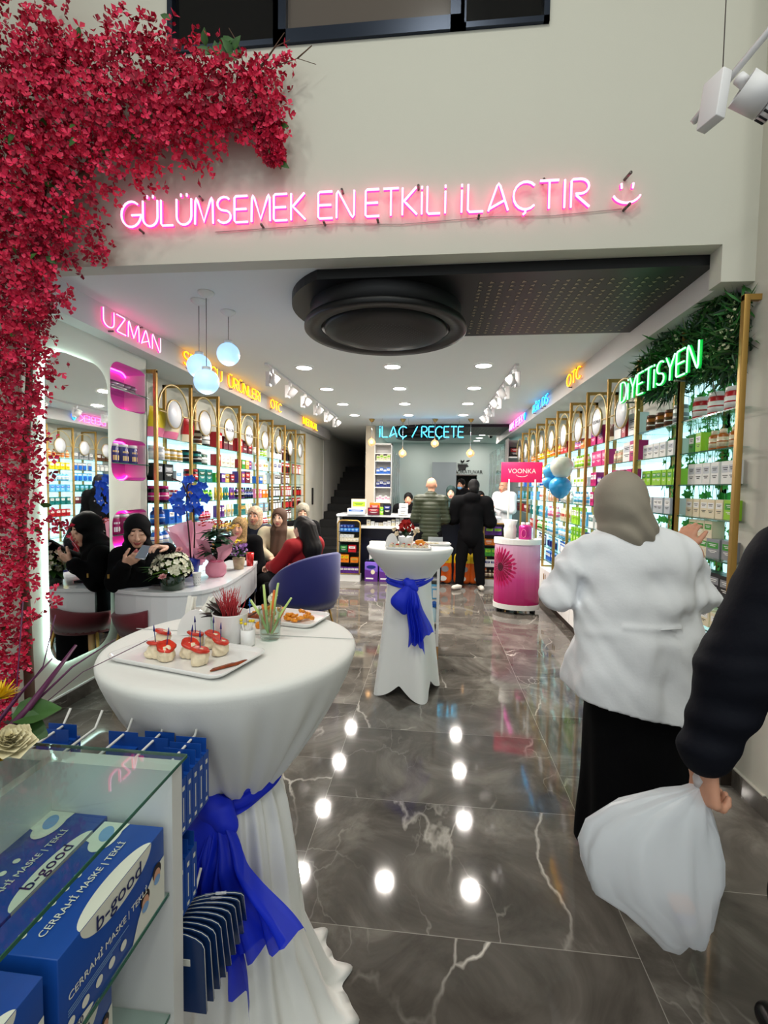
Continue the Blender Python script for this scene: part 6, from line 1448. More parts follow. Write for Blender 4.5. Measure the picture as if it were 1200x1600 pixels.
b = MB().m(mat('red petals', (186, 34, 30), .6)); [blossom(b, (rn.uniform(-.04, .05), rn.uniform(-.03, .03), rn.uniform(.12, .19)), rdir(rn), .028) for k in range(22)]
b.m(M_cream); [blossom(b, (s_*rn.uniform(.06, .09), 0, rn.uniform(.08, .13)), rdir(rn), .025) for k in range(6) for s_ in (-1, 1)]
b.m(G2); [leafq(b, (0, 0, .07), (rn.uniform(-1, 1), rn.uniform(-1, 1), .8), (0, 0, 1), .08, .03) for k in range(24)]
b.build('blossoms', t)
tag(sdf_mesh('orange_blossom', [('e', (0, 0, .03), (.04, .03, .03))], .006, mat('orange petals', (235, 140, 20), .5), .01, disp=folds(.006, 200, 5, (1, 1, 1)), loc=(-.09, 3.60, TZ)), 'orange flower head beside the pot on the farther table', 'flower')
b = MB().m(M_por); pts = clock(0, 0, .05, .10, 0, 180, 14); n = len(pts)
b.add([(x, -.02, z) for x, z in pts]+[(x, .02, z) for x, z in pts], [tuple(range(n)), tuple(range(2*n-1, n-1, -1))]+[(i, (i+1) % n, n+(i+1) % n, n+i) for i in range(n)])
tag(b.build('napkin_holder', None, (-.305, 3.60, TZ)), 'white arched napkin holder on the farther table', 'napkin holder')
tag(MB().m(mat('grey card', (170, 176, 180), .6)).box(-.06, .06, -.002, .002, 0, .05).build('price_card', None, (.03, 3.90, TZ)), 'small grey card standing behind the plates on the farther table', 'card')

# ------------------------------------------------------------------ narrow white display unit behind the farther table
t = empty('display_unit', (-.05, 4.35, 0), 0, 'narrow white shelf unit on oak feet behind the farther table', 'shelf unit')
b = MB().m(M_matw); b.box(.105, .13, 0, .38, .13, .95); b.box(-.22, -.195, 0, .38, .13, .95); b.box(-.22, .13, .36, .38, .13, .95); b.box(-.22, .13, 0, .38, .93, .95); b.build('carcass', t)
for z in (.13, .34, .55, .75): MB().m(M_matw).box(-.195, .105, .01, .36, z, z+.015).build('shelf', t)
for x in (-.20, .10): MB().m(mat('pale oak', (176, 132, 84), .5)).box(x, x+.03, .02, .06, 0, .13).build('foot', t)
for z, n_, c in ((.146, 3, 'silver'), (.356, 3, 'white'), (.566, 3, 'sky blue'), (.766, 3, 'grey')):
    for k in range(n_): product('pack', c, 'black' if z > .7 else 'white', .07, .04, .14, (-.05-.14+.10*k+.03, 4.40, z), -R(90), '%s pack, %s shelf of the narrow unit behind the farther table' % (c, {.146: 'bottom', .356: 'third', .566: 'second', .766: 'top'}[z]), 'packs in the narrow unit')
t = empty('water_bottle', (.035, 4.385, .356), 0, 'clear bottle with a bright blue cap in the narrow white unit', 'bottle')
MB().m(mat('pale blue plastic', (190, 220, 230), .1)).lathe([(.024, 0), (.026, .01), (.026, .11), (.014, .14)], 16).build('body', t); MB().m(cm('blue')).lathe([(.026, .14), (.028, .20), (0, .205)], 16).build('cap', t)

# ------------------------------------------------------------------ back counter
t = empty('back_counter', (-.1, 8.25, 0), 0, 'long navy fronted counter with a white top at the back', 'counter')
MB().m(M_gloss).box(-1.55, 1.25, -.25, .40, 1.10, 1.14, .004).build('worktop', t)
MB().m(M_navy).box(-1.50, 1.22, .05, .36, .0, 1.10).build('front_panel', t)
MB().m(M_matw).box(-1.15, -.25, -.22, .05, .90, .945).build('front_shelf', t)
MB().m(M_matw).box(-1.54, -1.50, -.22, .36, 0, 1.10).build('end_panel', t)
MB().m(M_matw).box(-.25, .2, -.22, .05, .88, .93).build('front_shelf', t)
def rack(x, y, lab, short, rows):
    t = empty('product_rack', (x, y, 0), 0, lab, 'rack')
    b = MB().m(M_goldd); p = [(-.19, 0, .13)]+[(-.19, 0, .98)]+[(-.13+.06*math.cos(a)*1, 0, .98+.06*math.sin(a)) for a in (R(150), R(120), R(90))]+[(.13+.06*math.cos(a), 0, .98+.06*math.sin(a)) for a in (R(90), R(60), R(30))]+[(.19, 0, .98), (.19, 0, .13)]
    b.tube(p, .014, 8, closed=True); b.build('gold_frame', t)
    MB().m(M_black).box(-.18, .18, .16, .175, .14, 1.02).build('back_board', t)
    MB().m(M_matw).box(-.19, .19, .0, .17, 0, .12).build('plinth', t)
    for z in (.14, .32, .50, .68, .85): MB().m(M_black).box(-.18, .18, .0, .16, z-.012, z).build('shelf', t)
    for (z, c, c2, w, h, n_, k2) in rows:
        for k in range(n_): product(k2, c, c2, w, .09, h, (x-.16+w/2+k*(w+.004), y+.07, z+.0005), -R(90), '%s %s with %s on the %s, %s' % (c, NOUN[k2][1], c2, {.14: 'bottom shelf', .32: 'second shelf up', .50: 'middle shelf', .68: 'fourth shelf up', .85: 'top shelf', .915: 'top shelf, stacked', .745: 'fourth shelf up, stacked'}[z], short), 'products on the gold racks')
rack(-1.40, 7.86, 'gold rounded product rack at the left end of the back counter', 'left gold rack', [(.14, 'purple', 'white', .062, .10, 5, 'box'), (.32, 'orange', 'yellow', .075, .14, 2, 'box'), (.50, 'dark green', 'green', .13, .12, 1, 'box'), (.50, 'red', 'white', .13, .12, 1, 'box')][0:3]+[(.68, 'cream', 'white', .06, .06, 5, 'box'), (.745, 'white', 'silver', .055, .055, 4, 'box'), (.85, 'blue', 'sky blue', .06, .06, 5, 'box'), (.915, 'navy', 'blue', .055, .05, 4, 'box')])
product('box', 'red', 'white', .13, .09, .12, (-1.40+.05, 7.93, .5005), -R(90), 'red carton on the middle shelf of the gold rack at the left end', 'products on the gold racks')
product('box', 'orange', 'gold', .13, .09, .09, (-1.40+.09, 7.93, .3205), -R(90), 'low orange carton on the second shelf up of the left gold rack', 'products on the gold racks')
rack(1.04, 7.86, 'gold rounded product rack right of the black hoodie', 'right gold rack', [(.14, 'brown', 'cream', .06, .12, 5, 'vial'), (.32, 'white', 'navy', .09, .12, 3, 'box'), (.50, 'green', 'lime', .10, .13, 3, 'box'), (.68, 'orange', 'peach', .12, .10, 2, 'box'), (.85, 'purple', 'lime', .13, .13, 2, 'box')])
# things on and under the counter
CT = 1.1405
for i, (x, w, h, c, c2, d) in enumerate(((-1.30, .30, .10, 'white', 'blue', .2), (-1.28, .26, .26, 'cream', 'lime', .04), (-1.00, .20, .12, 'maroon', 'red', .16), (-1.00, .18, .20, 'orange', 'red', .03), (-.86, .07, .13, 'lime', 'green', .12), (-.77, .13, .19, 'black', 'navy', .12), (-.50, .16, .10, 'white', 'silver', .12), (-.49, .15, .10, 'silver', 'white', .10))):
    yy = 8.05+(.10 if d < .05 else 0); zz = CT+(.101 if i == 7 else 0)
    product('box', c, c2, w, d, h, (x, yy, zz), -R(90), '%s and %s display carton on the counter top, %s' % (c, c2, ('left end', 'left end, upright board', 'by the dark box', 'by the dark box, upright card', 'narrow one', 'tall dark one', 'lower one before the dark haired person', 'upper one before the dark haired person')[i]), 'display cartons on the back counter', 'box')
for k in range(11):
    h = (.10, .07, .05, .05, .07, .09, .11, .13, .15, .06, .05)[k]
    product('box', 'white' if k % 3 else 'cream', 'silver', .062, .08, h, (-1.10+.072*k, 8.12, .9455), -R(90), 'small white medicine carton on the counter front shelf', 'medicine cartons on the counter front shelf')
for k, (x, h) in enumerate(((-1.02, .33), (-.77, .29), (-.53, .27))):
    t = empty('wipes_box', (x, 7.98, 0), 0, 'purple carton with a dark badge on the floor under the counter, %s of three' % ('leftmost', 'middle', 'rightmost')[k], 'box', None)
    b = MB().m(mat('violet carton', (118, 88, 190), .4)); b.box(-.11, .11, -.07, .07, 0, h, .004); b.build('carton', t)
    b = MB().m(cm('purple')); b.add([(-.11, -.0712, .0), (.11, -.0712, 0), (.11, -.0712, h*.5), (-.11, -.0712, h*.62)], [(0, 1, 2, 3)]); b.m(cm('navy')); b.lathe([(0, 0), (.07, 0)], 20) if False else None
    b.add([(x_, -.0720, h*.76+z_) for x_, z_ in clock(0, 0, .08, .03, 0, 350, 20)], [tuple(range(21))]); b.m(cm('cream')); b.add([(.03+x_, -.0722, h*.5+z_) for x_, z_ in clock(0, 0, .035, .04, 0, 350, 16)], [tuple(range(17))]); b.m(cm('white')); b.add([(-.09, -.0722, .04), (.04, -.0722, .04), (.04, -.0722, .065), (-.09, -.0722, .065)], [(0, 1, 2, 3)])
    b.build('printed_front', t)
t = empty('device_box', (-.93, 8.00, .36), 0, 'white device carton standing above the purple cartons', 'box')
MB().m(cm('white')).box(-.13, .13, -.05, .14, 0, .32, .003).build('carton', t)
b = MB().m(cm('dark green')); b.add([(-.12, -.0512, .0), (.12, -.0512, 0), (.12, -.0512, .08), (-.12, -.0512, .02)], [(0, 1, 2, 3)]); b.m(cm('grey')); b.add([(-.08, -.0514, .05), (.11, -.0514, .05), (.11, -.0514, .12), (-.08, -.0514, .12)], [(0, 1, 2, 3)]); b.add([(-.1, -.0514, .2), (.1, -.0514, .2), (.1, -.0514, .24), (-.1, -.0514, .24)], [(0, 1, 2, 3)]); b.build('printed_front', t)
tag(MB().m(M_navy).box(-1.12, -.40, -.05, .06, .345, .36).build('low_shelf', None, (0, 8.0, 0)), 'navy ledge carrying the white device carton under the counter', 'shelf')
bpy.data.objects['low_shelf'].location.y = 8.03
for k, (x, c) in enumerate(((.20, 0), (.52, 1), (.78, 1))):
    t = empty('nappy_pack', (x, 7.97, 0), 0, 'orange and yellow nappy pack on the floor, %s' % ('leftmost, beside the near table cloth', 'between the black trouser legs', 'right of the black trouser legs')[k], 'pack', None)
    sdf_mesh('soft_pack', [('c', (-.07, 0, .08), (-.07, 0, .46), .075, .07, (0, 1, 0), .8), ('c', (.07, 0, .08), (.07, 0, .46), .075, .07, (0, 1, 0), .8)], .012, [mat('orange film', (228, 98, 24), .3), mat('yellow film', (240, 200, 30), .3)], .05, cuts=((2, 1, .004),), disp=folds(.004, 40, k+1), matf=lambda V: (V[:, 2] > .36).astype(int), parent=t)
    b = MB().m(cm('navy')); b.add([(x_, -.0665, .42+z_) for x_, z_ in clock(0, 0, .085, .03, 0, 350, 20)], [tuple(range(21))]); b.m(cm('white')); b.add([(x_, -.0665, .10+z_) for x_, z_ in clock(0, 0, .06, .045, 0, 350, 20)], [tuple(range(21))]); b.m(cm('grey')); b.add([(x_+.03, -.0672, .26+z_) for x_, z_ in clock(0, 0, .06, .05, 0, 350, 20)], [tuple(range(21))])
    b.build('printed_front', t)
# tall white shelf tower and glazed medicine walls
t = empty('medicine_tower', (-1.05, 10.0, 0), 0, 'tall white open shelf tower of medicines left of the dispensary', 'shelf unit')
b = MB().m(M_matw); b.box(-.20, -.185, 0, .35, 0, 2.55); b.box(.155, .17, 0, .35, 0, 2.55); b.box(-.20, .17, .335, .35, 0, 2.55); b.box(-.20, .17, 0, .35, 2.52, 2.55); b.build('carcass', t)
TS = [1.0, 1.3, 1.62, 1.90, 2.18, 2.34]
for z in TS: MB().m(M_matw).box(-.185, .155, 0, .335, z-.02, z).build('shelf', t)
for z, c, c2, n_ in ((1.0, 'black', 'white', 3), (1.3, 'white', 'pink', 5), (1.62, 'navy', 'silver', 4), (1.90, 'blue', 'white', 4), (2.18, 'cream', 'lime', 4)):
    for k in range(n_): product('box', c, c2, .30/n_-.004, .10, .11+.03*(k % 2), (-1.21+(.30/n_)*(k+.5), 10.08, z+.0005), -R(90), '%s medicine carton in the tall white shelf tower' % c, '%s cartons in the shelf tower' % c)
M_fr = mat('frosted lit cabinet glass', (196, 222, 222), .35, emit=(160, 212, 214), es=1.0)
def medwall(x, y0_, y1_, z0_, z1_, face, lab):
    t = empty('medicine_cabinet', (x, (y0_+y1_)/2, 0), 0, lab, 'cabinet'); L = y1_-y0_; g = face
    MB().m(M_fr).box(-.06 if g > 0 else 0, 0 if g > 0 else .06, -L/2, L/2, z0_, z1_).build('lit_back', t)
    r_ = random.Random(int(x*100)); 
    for c_ in ('white', 'grey', 'silver', 'teal', 'cream'):
        b = MB().m(cm(c_, False)); nz = 9; ny = int(L/.14)
        for i in range(ny):
            for j in range(nz):
                if r_.random() < .13:
                    yy = -L/2+(i+.1)*L/ny; zz = z0_+(z1_-z0_)*j/nz+.01; h = (z1_-z0_)/nz*r_.uniform(.35, .8); b.box(g*.02 if g > 0 else g*.16, g*.16 if g > 0 else g*.02, yy, yy+L/ny*r_.uniform(.4, .85), zz, zz+h)
        o = b.build('stored_cartons', t); o['kind'] = 'stuff'
    b = MB().m(M_gedge); 
    for j in range(10): z = z0_+(z1_-z0_)*j/9; b.box(min(0, g*.18), max(0, g*.18), -L/2, L/2, z-.004, z+.004)
    b.build('shelves', t)
    b = MB().m(M_chrome); k = int(L/.6)
    for i in range(k+1): yy = -L/2+L*i/k; b.box(min(g*.185, g*.20), max(g*.185, g*.20), yy-.006, yy+.006, z0_, z1_)
    b.build('mullions', t)
    MB().m(M_glass).box(min(g*.19, g*.194), max(g*.19, g*.194), -L/2, L/2, z0_, z1_).build('glass_doors', t)
medwall(-1.16, 10.45, 13.6, .0, 2.5, 1, 'glass fronted medicine cabinet wall on the left of the dispensary')
medwall(1.78, 10.2, 13.6, .0, 2.62, -1, 'glass fronted medicine cabinet wall on the right of the dispensary')
# laboratory logo and lettering
t = empty('laboratory_sign', (.95, 13.69, 2.2), 0, 'black pot logo and lettering on the laboratory wall', 'sign')
text_mesh('lettering', 'LABORATUVAR', .135, M_black, t, (-.02, -.012, -.11), (R(90), 0, 0), .003)
b = MB().m(M_black); b.add([(x_*.9-.12, -.012, z_) for x_, z_ in ((-.14, .11), (.14, .11), (.20, .05), (.12, .03), (.10, -.06), (-.10, -.06), (-.14, .05))], [tuple(range(7))]); b.box(-.26, .04, -.013, -.010, .125, .135)
b.build('pot_logo', t)
b = MB().m(M_black); leafq(b, (-.12, -.014, .15), (-.5, 0, .8), (0, 1, 0), .10, .05); leafq(b, (-.12, -.014, .15), (.5, 0, .8), (0, 1, 0), .10, .05); leafq(b, (-.02, -.014, .19), (.9, 0, .3), (0, 1, 0), .12, .04); b.build('leaf_logo', t)
# grey shelf tower at the right end of the room behind the white coat
t = empty('grey_shelf', (1.62, 9.75, 0), 0, 'grey shelf column with a black and red picture carton at the back right', 'shelf unit')
b = MB().m(mat('warm grey panel', (150, 146, 142), .6)); b.box(-.18, .30, 0, .02, .5, 2.60); b.box(-.18, -.16, -.30, 0, .5, 2.60); b.build('panel', t)
for z in (1.4, 1.9, 2.25): MB().m(M_matw).box(-.16, .30, -.28, 0, z-.02, z).build('shelf', t)
product('box', 'black', 'red', .20, .08, .20, (1.60, 9.6, 2.2505), -R(90), 'black and red picture carton on the grey shelf column', 'cartons on the grey column')

# ------------------------------------------------------------------ pink promotion stand
t = empty('promotion_stand', (1.12, 6.30, 0), R(-10), 'curved pink promotion counter with a daisy print and a raised banner', 'stand')
def bow(k=18, rx=.29, ry=.20): return [(-rx, .12)]+[(rx*math.cos(a), -ry*math.sin(a)) for a in [PI-PI*i/k for i in range(k+1)]]+[(rx, .12)]
B0 = bow()
m = bpy.data.materials.new('magenta fading print'); m.use_nodes = True; nt = m.node_tree; bs = nt.nodes['Principled BSDF']; bs.inputs['Roughness'].default_value = .25
tc = nt.nodes.new('ShaderNodeTexCoord'); sp = nt.nodes.new('ShaderNodeSeparateXYZ'); rp = nt.nodes.new('ShaderNodeValToRGB'); nt.links.new(tc.outputs['Object'], sp.inputs[0]); nt.links.new(sp.outputs['Z'], rp.inputs[0]); nt.links.new(rp.outputs[0], bs.inputs['Base Color'])
e = rp.color_ramp.elements; e[0].position = .12; e[0].color = (*lin((160, 14, 84)), 1); e[1].position = .90; e[1].color = (*lin((214, 170, 196)), 1); x = e.new(.45); x.color = (*lin((192, 62, 128)), 1)
b = MB().m(m); b.prism(B0, .12, .90); b.build('printed_front', t)
MB().m(M_matw).prism([(x*1.04, y*1.04) for x, y in B0], .90, .965).build('counter_top', t); MB().m(M_matw).prism([(x*1.02, y*1.02) for x, y in B0], .055, .12).build('base_rim', t)
for x, y in ((-.2, .05), (.2, .05), (.22, -.08), (-.22, -.08), (0, -.15)): MB().m(M_black).lathe([(.022, 0), (.022, .05), (.01, .055)], 12, (x, y, 0)).build('castor', t)
b = MB().m(mat('daisy petal magenta', (176, 14, 84), .35)); c2 = MB().m(mat('daisy petal dark', (126, 8, 52), .35)); c3 = MB().m(mat('daisy heart', (58, 6, 24), .5))
def onfront(u, z, off): # u = arc angle position along the bow
    a = PI-u; return (.29*math.cos(a)*(1+off*4), -.20*math.sin(a)*(1+off*5), z)
U0, Z0 = .78, .60
for ring_, (r0, r1, bb, nn, of) in enumerate(((.04, .27, b, 26, .0010), (.03, .20, c2, 22, .0016))):
    for k in range(nn):
        a = 2*PI*k/nn+ring_*.1; da = PI/nn*.85; P_ = []
        for rr, w_ in ((r0, .4), ((r0+r1)*.5, 1.0), (r1*.88, .7), (r1, .02)):
            for s_ in (-1, 1): P_.append((rr, a+s_*da*w_))
        pts = [onfront(max(.0, U0+rr*math.cos(aa)*3.0), Z0+rr*math.sin(aa), of+.00002*k) for rr, aa in P_]
        bb.add(pts, [(0, 1, 3, 2), (2, 3, 5, 4), (4, 5, 7, 6)])
c3.add([onfront(U0+.055*math.cos(a)*3, Z0+.055*math.sin(a), .0026) for a in [2*PI*i/24 for i in range(24)]], [tuple(range(24))])
b.build('daisy_print', t); c2.build('daisy_inner_petals', t); c3.build('daisy_heart', t)
for x in (-.13, .20): MB().m(M_matw).lathe([(.013, .965), (.013, 1.74)], 12, (x, .07, 0)).build('banner_pole', t)
MB().m(mat('hot pink banner', (226, 34, 96), .35, emit=(226, 34, 96), es=.12)).box(-.235, .285, .06, .08, 1.70, 1.965, .003).build('banner', t)
text_mesh('banner_lettering', 'VOONKA', .085, M_matw, t, (.03, .057, 1.845), (R(90), 0, 0), .001, sx=.95)
MB().m(M_matw).tube([(.03+.07*math.cos(a), .056, 1.80+.028*math.sin(a)) for a in [PI+PI*i/12 for i in range(13)]], .003, 5).build('smile_mark', t)
t = empty('pleated_vase', (1.02, 6.30, .966), 0, 'tall pleated white lampshade shaped vase on the pink counter', 'vase')
MB().m(M_matw).lathe([(.075, 0), (.082, .12), (.068, .16), (.092, .24), (.088, .24), (0, .235)], 72, fold=lambda a, i, z: 1+(.035*math.sin(a*18) if z > .14 else .008*math.sin(a*18))).build('vase', t)
t = empty('magenta_jar', (1.20, 6.22, .966), R(-10), 'large magenta jar with two white caps on the pink counter', 'jar')
MB().m(mat('magenta metallic', (178, 34, 118), .2, .3)).lathe([(.075, 0), (.082, .01), (.082, .16), (.06, .185)], 28).build('body', t)
for x in (-.03, .03): MB().m(M_matw).lathe([(.024, .17), (.024, .215), (0, .22)], 14, (x, 0, 0)).build('cap', t)
MB().m(cm('pink')).tube([(-.02+.03*math.cos(a), -.0835, .08+.05*math.sin(a)) for a in [2*PI*i/20 for i in range(20)]], .003, 5, closed=True).build('printed_mark', t)
# balloons
for k, (x, y, z, r_, c, nm) in enumerate(((1.27, 4.85, 1.83, .112, (222, 226, 208), 'pale cream balloon, the upper front one'), (1.26, 4.85, 1.635, .108, (40, 160, 222), 'bright blue balloon, the lower front one'), (1.21, 5.0, 1.79, .085, (70, 170, 220), 'blue balloon half hidden behind the cream one'), (1.18, 4.98, 1.68, .06, (70, 170, 220), 'small blue balloon at the left of the cluster'))):
    t = empty('balloon', (x, y, z), 0, nm, 'balloon', 'balloon cluster'); m_ = mat('balloon rubber %d' % k, c, .15, coat=.6, sss=.1)
    MB().m(m_).lathe([(0, -r_*1.12), (r_*.3, -r_*1.02), (r_*.72, -r_*.68), (r_*.97, -r_*.15), (r_, .12*r_), (r_*.9, r_*.5), (r_*.6, r_*.82), (r_*.3, r_*.95), (0, r_)], 28).build('skin', t)
    MB().m(m_).lathe([(.003, -r_*1.10), (.012, -r_*1.10-.02), (0, -r_*1.12)], 10).build('neck', t)
    MB().m(M_steel).tube([(0, 0, -r_*1.12), (1.6-x-.05, .1, -.30)], .0012, 4).build('string', t)

# ------------------------------------------------------------------ near display case with face mask boxes
t = empty('glass_display_case', (-.72, .40, 0), 0, 'white display case with a glass top in the lower left corner', 'display case')
o_ = (-.72, .40)
def cb(x0, x1, y0_, y1_, z0_, z1_, m_, nm): return MB().m(m_).box(x0-o_[0], x1-o_[0], y0_-o_[1], y1_-o_[1], z0_, z1_, .0).build(nm, t)
cb(-1.0, -.478, .815, .85, 0, 1.062, M_matw, 'end_panel'); cb(-.745, -.725, -.10, .815, 0, 1.062, M_matw, 'centre_panel')
cb(-1.0, -.478, -.10, -.08, 0, 1.062, M_matw, 'end_panel'); cb(-1.0, -.478, -.08, .815, .03, .07, M_matw, 'bottom_shelf')
b = MB().m(M_glass); b.box(-1.0-o_[0], -.472-o_[0], -.10-o_[1], .858-o_[1], 1.064, 1.070); b.m(M_gedge); b.box(-.472-o_[0], -.4705-o_[0], -.10-o_[1], .858-o_[1], 1.064, 1.070); b.box(-1.0-o_[0], -.472-o_[0], .858-o_[1], .8595-o_[1], 1.064, 1.070); b.build('glass_top', t)
for z in (.825, .58, .33):
    b = MB().m(M_glass); b.box(-.725-o_[0], -.485-o_[0], -.08-o_[1], .812-o_[1], z-.006, z); b.box(-.995-o_[0], -.745-o_[0], -.08-o_[1], .812-o_[1], z-.006, z); b.m(M_gedge); b.box(-.485-o_[0], -.4835-o_[0], -.08-o_[1], .812-o_[1], z-.006, z); b.build('glass_shelf', t)
M_mb = mat('mask box blue', (22, 74, 160), .35); M_mw = mat('mask box cream', (232, 230, 216), .4); M_lb = mat('light mask blue', (130, 168, 214), .5); M_nt = mat('navy print', (24, 34, 90), .5)
def mask_box(loc, label, L=.25, Wd=.118, H=.138, topb=False):
    """long side faces +x, text reads away from the viewer along +y"""
    t = empty('mask_box', loc, 0, label, 'box', None)
    MB().m(M_mb).box(-Wd/2, Wd/2, -L/2, L/2, 0, H, .0015).build('carton', t)
    def flat(pts, nm, m_, face, off=.0006):
        b = MB().m(m_); b.add([((Wd/2+off, p[0], p[1]) if face == 's' else (-p[1]+Wd/2-0, p[0], H+off)) for p in pts], [tuple(range(len(pts)))]); return b
    S_ = []
    blob = lambda cy, cz, ry, rz_, t_=0: [(cy+ry*math.cos(a)*math.cos(t_)-rz_*math.sin(a)*math.sin(t_), cz+ry*math.cos(a)*math.sin(t_)+rz_*math.sin(a)*math.cos(t_)) for a in [2*PI*i/28 for i in range(28)]]
    b = MB()
    def put(pts, m_, face, off=.0006):
        b.m(m_); b.add([((Wd/2+off, p[0], p[1]) if face == 's' else (Wd/2-p[1], p[0], H+off)) for p in pts], [tuple(range(len(pts)))])
    top_half = lambda cy, ry, rz_: [(cy+ry*math.cos(a), H-rz_*math.sin(a)*1.0) for a in [PI*i/24 for i in range(25)]]
    put(top_half(.0, .085, .040), M_mw, 's')                                    # cream cloud at the upper edge, side face
    put([(p[0], H-p[1]) for p in top_half(.0, .085, .026)], M_mw, 't')            # and on the top face
    put([(.125, H*.55), (.125, 0), (-.005, 0), (.03, .02), (.07, .055), (.10, .075)][::-1] if False else [(.124, .085), (.10, .082), (.07, .062), (.045, .03), (.03, .001), (.124, .001)], M_mw, 's', .0007)
    put(blob(.088, .088, .036, .022), M_mw, 't', .0007); put([(.06, .075), (.124, .066), (.124, .117), (.075, .117)], M_mw, 't', .0008)
    put(blob(.095, .092, .020, .012, .4), M_lb, 't', .0011)
    # two people in blue masks at the far end of the side face
    for cy, cz in ((.065, .035), (.100, .055)):
        put(blob(cy, cz+.018, .013, .014), mat('printed dark hair', (40, 28, 26), .6), 's', .0011); put(blob(cy, cz+.010, .010, .013), mat('printed skin', (214, 160, 130), .6), 's', .0014); put(blob(cy, cz+.003, .009, .008), M_lb, 's', .0017); put(blob(cy, cz-.016, .016, .012), M_mw, 's', .0010)
    for k in range(5): put(blob(-.105+.028*k, .026, .0075, .0075), M_mw, 's', .0009); put(blob(-.10+.026*k, .075, .0055, .0055), M_mw, 't', .0009)
    for k in range(3): put([(-.11, .048-.004*k), (.02-.02*k, .048-.004*k), (.02-.02*k, .0465-.004*k), (-.11, .0465-.004*k)], M_lb, 's', .0009)
    put(blob(-.09, .008, .028, .006), M_mw, 's', .0010)
    b.build('printed_panels', t)
    up = (R(90), 0, R(90))
    text_mesh('side_brand_lettering', 'b-good', .034, M_nt, t, (Wd/2+.0018, .0, H-.020), up, .0002, sx=1.15)
    text_mesh('side_lettering', 'CERRAHİ MASKE | TEKLİ', .0155, M_mw, t, (Wd/2+.0018, -.02, H-.072), up, .0002, sx=1.05)
    tp = (0, 0, R(90))
    if topb: text_mesh('top_brand_lettering', 'b-good', .028, M_nt, t, (Wd/2-.013, .0, H+.0018), tp, .0002, sx=1.2)
    text_mesh('top_lettering', 'CERRAHİ MASKE | TEKLİ', .0155, M_mw, t, (Wd/2-.048, -.01, H+.0018), tp, .0002, sx=1.05)
    text_mesh('count_lettering', '50', .014, M_nt, t, (Wd/2+.0018, -.09, .009), up, .0002)
    return t
mb = mask_box((-.545, .675, .8255), 'blue and cream face mask box at the right on the upper glass shelf')
mb2 = mask_box((-.668, .690, .8255), 'blue and cream face mask box beside the centre panel on the upper glass shelf', topb=True)
dup(mb, (-.548, .405, .8255), 0, 'blue and cream face mask box nearest the camera at the lower left')
dup(mb, (-.670, .425, .8255), 0, 'blue and cream face mask box at the far left of the upper glass shelf')
dup(mb, (-.60, .62, .5805), R(8), 'blue and cream face mask box on the glass shelf below')
dup(mb, (-.58, .33, .5805), R(-4), 'blue and cream face mask box on the lower glass shelf near the bottom edge')
dup(mb, (-.86, .60, .8255), 0, 'blue and cream face mask box behind the centre panel')
# hooks with hanging packs on the far side of the end panel
def hang_pack(loc, lab, dark=False):
    t = empty('mask_packet', loc, 0, lab, 'packet', 'blue packets on the hooks')
    b = MB().m(M_mb); b.box(-.035, .035, -.011, .011, -.135, -.02); b.box(-.035, .035, -.0005, .0005, -.02, .012); b.build('packet', t)
    b = MB().m(M_mw); b.box(.0352, .0356, -.004, .004, -.045, -.036); b.box(.0352, .0356, -.0012, .0012, -.11, -.06); b.box(.0352, .0356, -.004, .004, -.128, -.121); b.build('printed_side', t); return t
def bag_pack(loc, lab, tilt):
    t = empty('mask_bag', loc, 0, lab, 'packet', 'dark blue bags on the lower hooks'); t.rotation_euler = (R(tilt), 0, 0)
    b = MB().m(mat('dark blue film', (22, 50, 96), .25)); n = 12; pts = [(-.06, -.17), (.06, -.17), (.06, -.02)]+[(.06*math.cos(a), -.02+.03*math.sin(a)) for a in [PI*i/8 for i in range(1, 8)]]+[(-.06, -.02)]
    b.add([(x, -.002, z) for x, z in pts]+[(x, .004, z) for x, z in pts], [tuple(range(len(pts)-1, -1, -1)), tuple(range(len(pts), 2*len(pts)))]+[(i, (i+1) % len(pts), len(pts)+(i+1) % len(pts), len(pts)+i) for i in range(len(pts))])
    b.m(M_mw); b.tube([(x, 0.001, z) for x, z in pts], .0007, 4, closed=True); b.box(.0, .03, -.0032, -.002, -.06, -.045); b.build('bag', t); return t
hk = 0
for r_, z in enumerate((1.035, .86, .675)):
    for c_, x in enumerate((-.52, -.60, -.68, -.76, -.84)):
        if r_ and c_ > 0: continue
        t = empty('display_hook', (x, .85, z), 0, 'white wire hook on the far side of the case, %s row' % ('top', 'middle', 'bottom')[r_], 'hook', 'white display hooks'); hk += 1
        MB().m(M_matw).tube([(0, 0, 0), (0, .13, .004), (0, .155, .035)], .003, 6).build('wire', t)
HP_ = hang_pack((-.52, .868, 1.033), 'blue mask packet on the top right hook')
for k in range(1, 5): dup(HP_, (-.52, .868+.024*k, 1.033), 0, 'blue mask packet on the top right hook')
for x, y in ((-.60, .95), (-.60, .975), (-.68, .965), (-.84, .955), (-.84, .98)): dup(HP_, (x, y, 1.033), 0, 'blue mask packet hanging on a top hook behind the case')
for k in range(3): dup(HP_, (-.525, .868+.025*k, .855), 0, 'blue mask packet on the middle hook')
bp = bag_pack((-.505, .87, .675), 'dark blue mask bag on the bottom hook', 4)
for k in range(1, 9):
    q = dup(bp, (-.505+.004*k, .87+.014*k, .675-.001*k), 0, 'dark blue mask bag on the bottom hook'); q.rotation_euler = (R(4+3*k), 0, R(2*k))

